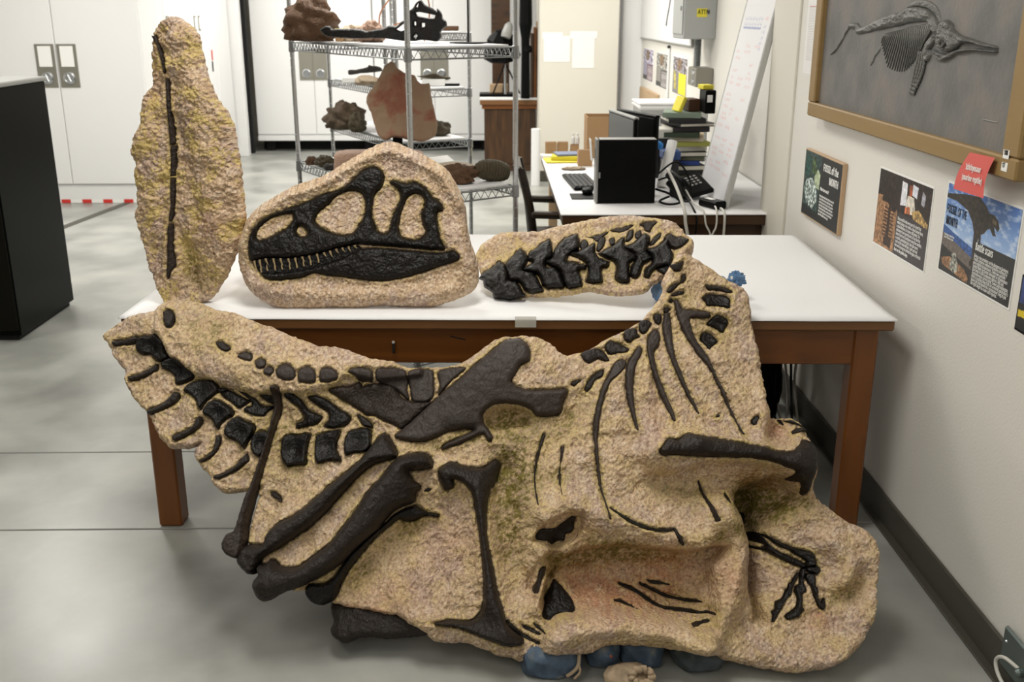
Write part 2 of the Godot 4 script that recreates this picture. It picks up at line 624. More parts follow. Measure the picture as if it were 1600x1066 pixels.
# a body with the given outline on a sheet: topw / botw give the height over the sheet from (x, y, distance to the outline)
func shell(S: Sheet, rings: Array, step: float, R: float, topw: Callable, botw: Callable, origin: Vector3, tint = null, back := Vector3.ZERO, both := false) -> ArrayMesh:
	var lo: Vector2 = rings[0][0]
	var hi := lo
	for q: Vector2 in rings[0]:
		lo = lo.min(q)
		hi = hi.max(q)
	var x0 := lo.x - step * 1.5
	var y0 := lo.y - step * 1.5
	var nx := int((hi.x - x0) / step) + 3
	var ny := int((hi.y - y0) / step) + 3
	var f := field(rings, x0, y0, nx, ny, step, maxf(R, step * 2.0))
	var dist: PackedFloat32Array = f[0]
	var near: PackedVector2Array = f[1]
	var vid := PackedInt32Array()
	vid.resize(nx * ny)
	vid.fill(-1)
	var v := PackedVector3Array()
	var bv := PackedVector3Array()
	var dd := PackedFloat32Array()
	var col := PackedColorArray()
	for k in nx * ny:
		var d := dist[k]
		if d > -0.8 * step:
			var q := Vector2(x0 + (k % nx) * step, y0 + int(k / nx) * step)
			if d < 0.3 * step:
				q = near[k]
				d = 0.0
			vid[k] = v.size()
			dd.append(d)
			var w: float = topw.call(q.x, q.y, d)
			v.append(S.at(q.x, q.y, w) - origin)
			bv.append(S.at(q.x, q.y, botw.call(q.x, q.y, d)) - origin + back)
			if tint != null:
				col.append(tint.call(q.x, q.y, d))
	var tris := PackedInt32Array()
	for j in ny - 1:
		for i in nx - 1:
			var k := j * nx + i
			var a := vid[k]
			var b := vid[k + 1]
			var c := vid[k + nx]
			var e := vid[k + nx + 1]
			if b < 0 or c < 0:
				if a < 0 or e < 0:
					continue
				if b >= 0:
					_tri(tris, a, b, e, dd)
				elif c >= 0:
					_tri(tris, a, e, c, dd)
			else:
				if a >= 0:
					_tri(tris, a, b, c, dd)
				if e >= 0:
					_tri(tris, b, e, c, dd)
	var nv := v.size()
	var nrm := PackedVector3Array()
	nrm.resize(nv)
	var bn := PackedVector3Array()
	bn.resize(nv)
	var idx := PackedInt32Array()
	var edges := {}
	for t in range(0, tris.size(), 3):
		var a := tris[t]
		var b := tris[t + 1]
		var c := tris[t + 2]
		var fn := (v[c] - v[a]).cross(v[b] - v[a])
		if fn.length_squared() < 1e-16:
			continue
		nrm[a] += fn
		nrm[b] += fn
		nrm[c] += fn
		var gn := (bv[b] - bv[a]).cross(bv[c] - bv[a])
		bn[a] += gn
		bn[b] += gn
		bn[c] += gn
		idx.append_array([a, b, c])
		for e in [[a, b], [b, c], [c, a]]:
			if dd[e[0]] < 1.6 * step and dd[e[1]] < 1.6 * step:
				var key: int = e[0] * nv + e[1]
				var rev: int = e[1] * nv + e[0]
				if edges.has(rev):
					edges.erase(rev)
				else:
					edges[key] = true
	for k in nv:
		nrm[k] = nrm[k].normalized()
		bn[k] = bn[k].normalized()
	var front := idx.size()
	var off := v.size()
	v.append_array(bv)
	nrm.append_array(bn)
	if col.size():
		col.append_array(col.duplicate())
	for t in range(0, front, 3):
		idx.append_array([off + idx[t], off + idx[t + 2], off + idx[t + 1]])
	if not both:
		for key: int in edges:
			var i := int(key / nv)
			var j := key % nv
			var s := v.size()
			var n := (v[j] - v[i]).cross(bv[i] - v[i]).normalized()
			v.append_array([v[j], v[i], bv[i], bv[j]])
			nrm.append_array([n, n, n, n])
			if col.size():
				col.append_array([col[j], col[i], col[i], col[j]])
			idx.append_array([s, s + 1, s + 2, s, s + 2, s + 3])
	return commit(v, nrm, idx, col)

func _tri(t: PackedInt32Array, a: int, b: int, c: int, dd: PackedFloat32Array) -> void:
	if dd[a] > 0 or dd[b] > 0 or dd[c] > 0:
		t.append(a)
		t.append(b)
		t.append(c)

# outline given in the frame of one enlarged view: origin, scale
const V := {"A": [140, 450, 3.046], "B": [560, 500, 3.552], "C": [320, 600, 2.4796], "D": [780, 600, 2.287], "E": [730, 320, 2.961], "F": [360, 210, 3.676], "G": [150, 0, 2.133], "H": [340, 640, 5], "I": [340, 820, 5], "J": [600, 680, 5], "K": [600, 860, 5], "L": [780, 640, 5], "N": [1080, 620, 5], "O": [780, 840, 5], "P": [1080, 800, 5], "M": [960, 380, 5.923], "Q": [740, 330, 4.444], "R": [1290, 0, 5.161], "T": [500, 0, 6.6625], "W": [500, 90, 5.33], "X": [0, 0, 1]}
func K(view: String, a: Array) -> PackedVector2Array:
	var e: Array = V[view]
	var p := PackedVector2Array()
	for i in range(0, a.size(), 2):
		p.append(Vector2(e[0] + a[i] / float(e[2]), e[1] + a[i + 1] / float(e[2])))
	return p

# outline with the corners rounded off and small irregularities
func natural(p: PackedVector2Array, amp := 0.8, seg := 4.0, seed_ := 1) -> PackedVector2Array:
	var n := p.size()
	var out := PackedVector2Array()
	for i in n:
		var a := p[(i + n - 1) % n]
		var b := p[i]
		var c := p[(i + 1) % n]
		var d := p[(i + 2) % n]
		var m := maxi(1, int(b.distance_to(c) / seg))
		for k in m:
			var t := float(k) / m
			var q := b.cubic_interpolate(c, b + (a - b).limit_length(b.distance_to(c)), c + (d - c).limit_length(b.distance_to(c)), t)
			var s := q * 0.17
			out.append(q + Vector2(no_c.get_noise_2d(s.x * 9 + seed_, s.y * 9), no_c.get_noise_2d(s.x * 9, s.y * 9 + 77 + seed_)) * amp)
	return out

func new_sheet(o: Vector3, n: Vector3, d := Vector3.ZERO) -> Sheet:
	var S := Sheet.new()
	S.o = o
	S.n = n.normalized()
	S.d = S.n if d == Vector3.ZERO else d.normalized()
	S.eye = eye
	S.cb = cb
	return S

# distance of every grid point to the nearest bone, so that the rock keeps clear of it
func near_bones(S: Sheet, rings: Array) -> void:
	var lo: Vector2 = rings[0][0]
	var hi := lo
	for q: Vector2 in rings[0]:
		lo = lo.min(q)
		hi = hi.max(q)
	var R := 16.0
	var i0 := maxi(0, int((lo.x - R - S.x0) / S.step))
	var j0 := maxi(0, int((lo.y - R - S.y0) / S.step))
	var i1 := mini(S.nx - 1, int((hi.x + R - S.x0) / S.step) + 1)
	var j1 := mini(S.ny - 1, int((hi.y + R - S.y0) / S.step) + 1)
	if i1 <= i0 or j1 <= j0:
		return
	var w := i1 - i0 + 1
	var d: PackedFloat32Array = field(rings, S.x0 + i0 * S.step, S.y0 + j0 * S.step, w, j1 - j0 + 1, S.step, R)[0]
	for j in range(j0, j1 + 1):
		for i in range(i0, i1 + 1):
			var k := j * S.nx + i
			S.B[k] = minf(S.B[k], -d[(j - j0) * w + i - i0])

# one bone: rounded body with the outline, rising H metres over the rock
func bone(S: Sheet, parent: Node3D, what: String, rings: Array, H: float, m: Material, opt := {}) -> MeshInstance3D:
	var lo: Vector2 = rings[0][0]
	var hi := lo
	for q: Vector2 in rings[0]:
		lo = lo.min(q)
		hi = hi.max(q)
	var area := 0.0
	var ring: PackedVector2Array = rings[0]
	var per := 0.0
	for k in ring.size():
		area += ring[k].cross(ring[(k + 1) % ring.size()]) * 0.5
		per += ring[k].distance_to(ring[(k + 1) % ring.size()])
	area = absf(area)
	var width := 2.0 * area / maxf(per, 1.0)
	var step: float = opt.get("step", clampf(width / 6.0, 0.6, 2.0))
	var r: float = opt.get("r", clampf(width * 0.45, 1.2, 30.0))
	var sink: float = opt.get("sink", 0.007)
	var lift: float = opt.get("lift", 0.0)
	var waist: float = opt.get("waist", 0.0)
	var both: bool = opt.get("both", false)
	var rough: float = opt.get("rough", minf(0.0017, H * 0.15))
	var mid := (lo + hi) * 0.5
	var top := func(x: float, y: float, d: float) -> float:
		var t := minf(d / r, 1.0)
		var p := sqrt(maxf(0.0, 1.0 - (1.0 - t) * (1.0 - t)))
		var w := S.smp(S.H, x, y) - sink + lift + H * p
		if waist > 0.0:
			w -= waist * exp(-(Vector2(x, y) - mid).length_squared() / maxf(per * per * 0.006, 1.0))
		return w + rough * p * (no_a.get_noise_2d(x * 2.2, y * 2.2) + 1.4 * no_b.get_noise_2d(x * 1.1, y * 1.1))
	var bot := func(x: float, y: float, d: float) -> float:
		if both:
			var t := minf(d / r, 1.0)
			return lift - sink - H * sqrt(maxf(0.0, 1.0 - (1.0 - t) * (1.0 - t)))
		return S.smp(S.H, x, y) - sink + lift - opt.get("deep", 0.012)
	return put(what, shell(S, rings, step, r, top, bot, parent.position, null, Vector3.ZERO, both), m, parent)

# ---------------------------------------------------------------- lettering
func text(parent: Node, s: String, h: float, pos: Vector3, basis: Basis, m: Material, bold := false, serif := false, left := true, squeeze := 1.0, what := "printed_text") -> MeshInstance3D:
	var t := TextMesh.new()
	var f := SystemFont.new()
	f.font_names = PackedStringArray(["Droid Serif" if serif else "Droid Sans"])
	if bold:
		f.font_weight = 700
	t.font = f
	t.text = s
	t.font_size = 32
	t.pixel_size = h / 24.0
	t.depth = 0.0006
	t.curve_step = 2.0
	t.horizontal_alignment = HORIZONTAL_ALIGNMENT_LEFT if left else HORIZONTAL_ALIGNMENT_CENTER
	t.vertical_alignment = VERTICAL_ALIGNMENT_BOTTOM
	var o := put(what, t, m, parent)
	o.transform = Transform3D(basis * Basis.from_scale(Vector3(squeeze, 1, 1)), pos)
	return o

# ---------------------------------------------------------------- the plaster casts
func lin(r: float, g: float, b: float) -> Color:
	return Color(r, g, b).srgb_to_linear()

# the paint of the cast: tan and mauve, ochre and olive washes kept close to the bones and where the painter sprayed them, darker in hollows to paint in shade
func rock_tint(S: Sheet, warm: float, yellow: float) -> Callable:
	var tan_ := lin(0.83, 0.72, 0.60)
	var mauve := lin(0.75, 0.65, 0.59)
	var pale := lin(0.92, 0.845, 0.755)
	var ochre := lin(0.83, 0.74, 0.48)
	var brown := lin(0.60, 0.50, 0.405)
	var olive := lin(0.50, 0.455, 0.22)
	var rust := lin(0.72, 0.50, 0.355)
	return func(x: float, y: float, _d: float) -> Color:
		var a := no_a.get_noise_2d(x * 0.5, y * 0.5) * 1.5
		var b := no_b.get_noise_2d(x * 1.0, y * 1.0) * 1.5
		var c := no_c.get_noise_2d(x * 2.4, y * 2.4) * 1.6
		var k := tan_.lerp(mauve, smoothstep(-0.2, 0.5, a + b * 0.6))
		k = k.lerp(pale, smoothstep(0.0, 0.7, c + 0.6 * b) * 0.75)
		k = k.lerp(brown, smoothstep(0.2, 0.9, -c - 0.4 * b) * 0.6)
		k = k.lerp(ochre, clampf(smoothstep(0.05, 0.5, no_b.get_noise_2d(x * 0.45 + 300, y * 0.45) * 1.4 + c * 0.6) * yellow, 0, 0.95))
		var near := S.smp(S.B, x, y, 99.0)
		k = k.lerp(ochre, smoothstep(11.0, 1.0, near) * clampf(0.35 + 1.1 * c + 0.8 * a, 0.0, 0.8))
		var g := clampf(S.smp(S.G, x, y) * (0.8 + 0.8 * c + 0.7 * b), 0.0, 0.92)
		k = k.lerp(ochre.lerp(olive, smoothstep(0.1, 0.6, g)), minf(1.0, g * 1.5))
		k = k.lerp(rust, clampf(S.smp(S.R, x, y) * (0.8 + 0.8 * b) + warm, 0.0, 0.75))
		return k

func rock_top(S: Sheet, edge: float, edge_h: float, amp: float) -> Callable:
	return func(x: float, y: float, d: float) -> float:
		var w := S.smp(S.H, x, y)
		var near := S.smp(S.B, x, y, 99.0)
		w += 0.0035 * exp(-(near - 4.0) * (near - 4.0) / 9.0) * (1.0 + 1.6 * no_c.get_noise_2d(x * 1.5, y * 1.5)) - 0.013 * smoothstep(1.2, -1.6, near)
		var u := x * 0.8 + y * 0.6
		var v := y * 0.8 - x * 0.6
		w += amp * (no_a.get_noise_2d(x * 1.0, y * 1.0) * 2.4 - 2.0 * absf(no_b.get_noise_2d(u * 0.7 + 2.0 * no_a.get_noise_2d(x, y), v * 2.0)) - 1.2 * absf(no_c.get_noise_2d(u * 1.2, v * 3.0)) + no_c.get_noise_2d(x * 3.0, y * 3.0) * 0.45)
		var t := minf(d / edge, 1.0)
		return w - edge_h * (1.0 - sqrt(maxf(0.0, 1.0 - (1.0 - t) * (1.0 - t))))

func cast_bones(S: Sheet, parent: Node3D, list: Array) -> void:
	for e in list:
		var opt: Dictionary = e[5] if e.size() > 5 else {}
		var m: Material = M[e[3]]
		bone(S, parent, e[0], e[4], e[2], m, opt)

# [part, view, height, material, outlines, options]
func pack(list: Array) -> Array:
	var out := []
	var i := 0
	for e in list:
		i += 1
		var rings := []
		var polys: Array = e[4] if e[4][0] is Array else [e[4]]
		for p in polys:
			var q := K(e[1], p)
			if e.size() > 5 and e[5].has("grow"):
				if not Geometry2D.is_polygon_clockwise(q):
					q.reverse()
				q = Geometry2D.offset_polygon(q, e[5].grow, Geometry2D.JOIN_ROUND)[0]
			rings.append(natural(q, 1.0, 4.0, i * 13))
		out.append([e[0], e[1], e[2], e[3], rings, e[5] if e.size() > 5 else {}])
	return out

func px(a: Array) -> PackedVector2Array:
	return K("X", a)

func skeleton_cast() -> void:
	# the panel leans back against the table's front edge
	var lean := Vector3(0, 0.65, 0.73).rotated(Vector3.UP, deg_to_rad(-1.74))
	var S := new_sheet(Vector3(0.05, 0.05, -2.325), lean, Vector3(0.0, 0.44, 0.9))
	S.grid(140, 380, 1400, 1075, 2.4)
	var t := thing("fossil_cast", Vector3(0.1, 0, -2.35), "large tan plaster cast of a dark dinosaur body skeleton leaning against the wooden table", "fossil cast")
	var rim := PackedVector2Array()
	rim.append_array(K("A", [50, 225, 95, 185, 200, 130, 300, 112, 340, 90, 390, 62, 430, 58, 520, 70, 560, 85, 620, 110, 700, 122, 780, 160, 850, 180, 930, 215, 980, 235, 1080, 275, 1200, 290, 1300, 325]))
	rim.append_array(K("B", [70, 225, 180, 235, 290, 268, 380, 262, 500, 258, 580, 235, 650, 190, 720, 140, 790, 98, 870, 90, 950, 92, 1030, 110, 1090, 155, 1140, 195, 1200, 190, 1260, 170, 1320, 140, 1400, 95, 1500, 45, 1563, 10]))
	rim.append_array(K("E", [850, 490, 890, 430, 910, 380, 905, 345, 930, 300, 945, 270, 960, 245, 1000, 225, 1035, 230, 1080, 255, 1130, 285, 1190, 335, 1250, 365, 1290, 390, 1310, 440, 1325, 560, 1345, 640, 1365, 740, 1380, 850, 1385, 910]))
	rim.append_array(K("N", [620, 100, 640, 160, 700, 168, 800, 160, 860, 200, 900, 270, 930, 400, 945, 500, 970, 620, 975, 720, 1000, 790, 1050, 850, 1120, 910, 1200, 965, 1290, 1000]))
	rim.append_array(K("P", [1400, 165, 1450, 220, 1470, 290, 1475, 420, 1455, 560, 1445, 800, 1400, 890, 1360, 980]))
	rim.append_array(K("D", [1310, 900, 1270, 960, 1200, 1000, 1120, 1028, 1040, 1032, 950, 1020, 860, 1000, 800, 985, 740, 955, 660, 938, 590, 938, 540, 932, 470, 930, 390, 930, 330, 955, 280, 962, 200, 960, 150, 955]))
	rim.append_array(K("K", [1170, 790, 1140, 860, 1070, 875, 1000, 850, 880, 835, 800, 790, 700, 750, 620, 725, 500, 730, 400, 715, 330, 650, 270, 600, 190, 575, 120, 520, 0, 505]))
	rim.append_array(K("I", [1250, 690, 1100, 665, 1000, 650, 900, 625, 780, 560, 690, 520, 600, 512, 470, 480, 380, 390, 300, 250, 215, 140]))
	rim.append_array(px([386, 830, 398, 790, 402, 764]))
	rim.append_array(K("A", [740, 965, 690, 972, 620, 972, 580, 930, 570, 900, 520, 850, 490, 780, 520, 740, 500, 745, 430, 760, 370, 755, 330, 710, 290, 640, 270, 595, 240, 570, 190, 510, 160, 440, 160, 400, 130, 360, 100, 310, 80, 270]))
	rim = natural(rim, 2.6, 5.0, 3)
	# ---- large relief
	# the thick upper layer on the left stands over the lower row of vertebrae
	for p in [[230, 505, 330, 560, 420, 588, 500, 590, 580, 583]]:
		S.ridge(S.H, px(p), 34.0, 0.030)
	S.ridge(S.H, px([290, 490, 400, 530, 500, 556, 590, 575]), 30.0, 0.014)
	S.ridge(S.H, px([300, 590, 390, 625, 440, 640]), 16.0, -0.014)
	# bed of the leg bones
	S.ridge(S.H, px([470, 660, 430, 760, 400, 830]), 30.0, -0.018)
	S.ridge(S.H, px([560, 720, 480, 800, 420, 850]), 26.0, 0.026)
	S.ridge(S.H, px([630, 730, 570, 810, 500, 880, 430, 905]), 32.0, 0.042)
	S.ridge(S.H, px([640, 830, 560, 900, 520, 940]), 26.0, -0.022)
	S.bump(S.H, 665, 850, 80, 60, -30, -0.026)
	# pelvis: domed rock above the hip, a hollow under it
	S.bump(S.H, 780, 570, 90, 60, -35, 0.03)
	S.bump(S.H, 860, 580, 46, 46, 0, 0.016)
	S.bump(S.H, 796, 652, 34, 20, 0, -0.040)
	S.ridge(S.H, px([762, 640, 790, 632, 820, 636, 836, 652]), 8.0, 0.012)
	S.ridge(S.H, px([700, 672, 750, 668]), 9.0, -0.012)
	S.bump(S.H, 880, 655, 46, 30, -30, -0.022)
	# pubis stands proud, deep valley on its right
	S.ridge(S.H, px([700, 740, 745, 760, 755, 840, 768, 930, 790, 980]), 22.0, 0.034)
	S.ridge(S.H, px([790, 735, 785, 790, 795, 860, 815, 920]), 24.0, -0.045)
	S.ridge(S.H, px([660, 975, 720, 985, 780, 1002, 815, 1012]), 18.0, 0.024)
	S.bump(S.H, 655, 960, 30, 20, 30, 0.022)
	# ribs swell between grooves
	for p in [[965, 590, 955, 680, 960, 760], [1010, 580, 1015, 660, 1020, 700], [1040, 560, 1060, 640, 1080, 690], [1070, 540, 1110, 620, 1140, 680], [1120, 560, 1150, 610, 1180, 660], [938, 610, 915, 680, 915, 760]]:
		S.ridge(S.H, px(p), 14.0, 0.013)
	S.bump(S.H, 1020, 660, 150, 120, 0, 0.02)
	# shoulder: upper arm bone on a swelling with a slope beneath
	S.ridge(S.H, px([1020, 705, 1090, 700, 1170, 712, 1240, 726]), 34.0, 0.055)
	S.ridge(S.H, px([1010, 752, 1080, 762, 1160, 772]), 20.0, -0.016)
	S.bump(S.H, 1216, 672, 22, 30, 20, -0.045)
	S.ridge(S.H, px([1212, 700, 1232, 704, 1244, 690, 1252, 672]), 8.0, 0.015)
	S.ridge(S.H, px([1190, 620, 1194, 660, 1186, 690]), 15.0, 0.024)
	# belly plateau with an overhanging lip, then the big hollow
	S.ridge(S.H, px([860, 800, 900, 792, 950, 806, 1000, 826, 1050, 842, 1090, 842, 1120, 822]), 28.0, 0.050)
	S.bump(S.H, 980, 905, 96, 42, 6, -0.055)
	S.bump(S.H, 1070, 890, 52, 38, 20, -0.03)
	S.bump(S.H, 905, 905, 40, 44, 0, -0.04)
	S.bump(S.H, 1060, 950, 50, 22, 10, -0.050)
	S.ridge(S.H, px([845, 860, 842, 900, 838, 950]), 12.0, 0.022)
	S.ridge(S.H, px([868, 850, 862, 890, 856, 940]), 8.0, -0.030)
	S.bump(S.H, 875, 832, 34, 18, -30, -0.030)
	S.ridge(S.H, px([868, 995, 920, 976, 980, 976, 1040, 984, 1090, 1000]), 22.0, 0.060)
	# ridge between the two hollows
	S.ridge(S.H, px([1120, 790, 1152, 815, 1160, 860, 1142, 920, 1120, 970, 1080, 1000]), 24.0, 0.070)
	# the second hollow with the forelimb, and the dished rim
	S.ridge(S.H, px([1182, 780, 1186, 850, 1190, 920]), 22.0, -0.075)
	S.bump(S.H, 1180, 795, 30, 44, 0, -0.075)
	S.bump(S.H, 1245, 890, 58, 70, 20, -0.040)
	S.ridge(S.H, px([1295, 850, 1322, 880, 1316, 912]), 20.0, 0.046)
	S.ridge(S.H, px([1318, 930, 1350, 908]), 15.0, -0.026)
	S.ridge(S.H, px([1355, 850, 1366, 900, 1350, 990, 1290, 1030]), 18.0, 0.022)
	S.ridge(S.H, px([1090, 1000, 1160, 1020, 1240, 1036, 1300, 1020]), 28.0, 0.030)
	S.bump(S.H, 1230, 770, 50, 30, -20, -0.035)
	S.bump(S.H, 1300, 810, 50, 34, 40, 0.02)
	# upper right: pits with vertebrae
	S.bump(S.H, 1130, 480, 40, 50, 0, 0.014)
	for p in [[1118, 467], [1122, 508], [1108, 530]]:
		S.bump(S.H, p[0], p[1], 24, 12, 15, -0.026)
	S.ridge(S.H, px([1060, 395, 1040, 440, 1020, 480]), 18.0, 0.018)
	# ---- ledges with a clear edge
	terrace(S, K("D", [205, 640, 300, 595, 420, 578, 560, 590, 650, 602, 690, 602, 760, 582, 812, 582, 792, 622, 760, 650, 776, 720, 770, 790, 760, 872, 680, 862, 560, 832, 400, 815, 250, 835, 170, 862, 150, 800, 168, 720]), -0.075, 4.5)
	terrace(S, K("D", [120, 560, 150, 510, 200, 480, 260, 455, 300, 462, 300, 500, 285, 550, 220, 590, 160, 585]), -0.032, 3.5)
	terrace(S, K("D", [104, 690, 140, 630, 210, 600, 236, 618, 190, 660, 160, 700, 130, 760, 118, 790, 100, 740]), -0.022, 3.0)
	terrace(S, K("D", [505, 262, 540, 185, 640, 165, 760, 178, 900, 210, 1040, 232, 1100, 195, 1135, 290, 1105, 405, 1030, 352, 1000, 305, 860, 278, 720, 285, 600, 318, 520, 318]), 0.036, 6.0)
	terrace(S, K("D", [880, 385, 960, 335, 1040, 335, 1070, 400, 1000, 450, 955, 475, 945, 560, 935, 640, 935, 760, 960, 860, 918, 850, 915, 700, 915, 560, 880, 470, 850, 425]), -0.065, 6.0)
	terrace(S, K("B", [700, 525, 760, 478, 860, 472, 940, 502, 972, 540, 930, 556, 960, 572, 900, 592, 800, 602, 745, 625, 712, 580]), -0.030, 3.5)
	terrace(S, K("A", [330, 215, 400, 340, 500, 415, 600, 446, 700, 478, 800, 502, 900, 500, 1000, 505, 1140, 485, 1240, 425, 1300, 436, 1370, 452, 1584, 420, 1584, 300, 1200, 220, 800, 100, 430, 0, 330, 60]), 0.020, 3.0)
	terrace(S, K("O", [320, 930, 350, 760, 400, 685, 500, 635, 700, 592, 900, 582, 1080, 602, 1300, 642, 1500, 722, 1600, 765, 1700, 900, 1200, 960, 700, 960]), 0.040, 5.0)
	terrace(S, K("E", [620, 740, 700, 690, 780, 640, 830, 640, 850, 720, 830, 900, 870, 1060, 600, 1060, 560, 900]), 0.010, 5.0)
	# ---- washes of paint, deepened in the hollows to add their shade
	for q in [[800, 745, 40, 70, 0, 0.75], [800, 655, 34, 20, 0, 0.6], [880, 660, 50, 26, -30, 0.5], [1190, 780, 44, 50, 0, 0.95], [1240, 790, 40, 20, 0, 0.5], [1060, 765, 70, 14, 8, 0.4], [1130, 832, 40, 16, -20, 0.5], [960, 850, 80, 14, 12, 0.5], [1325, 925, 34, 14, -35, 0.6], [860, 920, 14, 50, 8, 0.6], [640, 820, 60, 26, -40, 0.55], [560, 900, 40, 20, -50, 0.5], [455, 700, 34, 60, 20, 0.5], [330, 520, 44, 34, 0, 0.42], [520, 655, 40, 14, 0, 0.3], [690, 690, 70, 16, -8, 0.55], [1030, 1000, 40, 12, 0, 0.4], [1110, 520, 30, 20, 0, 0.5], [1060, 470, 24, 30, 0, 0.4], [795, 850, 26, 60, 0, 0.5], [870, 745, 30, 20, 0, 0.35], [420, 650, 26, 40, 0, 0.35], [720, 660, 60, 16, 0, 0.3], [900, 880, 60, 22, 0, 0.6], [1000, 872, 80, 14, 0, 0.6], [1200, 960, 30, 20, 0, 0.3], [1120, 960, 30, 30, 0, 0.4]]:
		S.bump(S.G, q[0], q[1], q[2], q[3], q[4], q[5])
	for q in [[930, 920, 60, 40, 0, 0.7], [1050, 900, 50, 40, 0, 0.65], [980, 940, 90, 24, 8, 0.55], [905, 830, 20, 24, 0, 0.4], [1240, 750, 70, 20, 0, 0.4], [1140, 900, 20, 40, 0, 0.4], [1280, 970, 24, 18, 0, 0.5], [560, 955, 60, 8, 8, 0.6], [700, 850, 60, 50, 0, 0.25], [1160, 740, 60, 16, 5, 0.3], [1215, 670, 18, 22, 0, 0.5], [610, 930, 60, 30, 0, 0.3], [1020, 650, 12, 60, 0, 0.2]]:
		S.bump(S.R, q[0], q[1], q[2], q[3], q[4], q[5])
	# ---- bones
	var tailv := {"waist": 0.015, "r": 4.0}
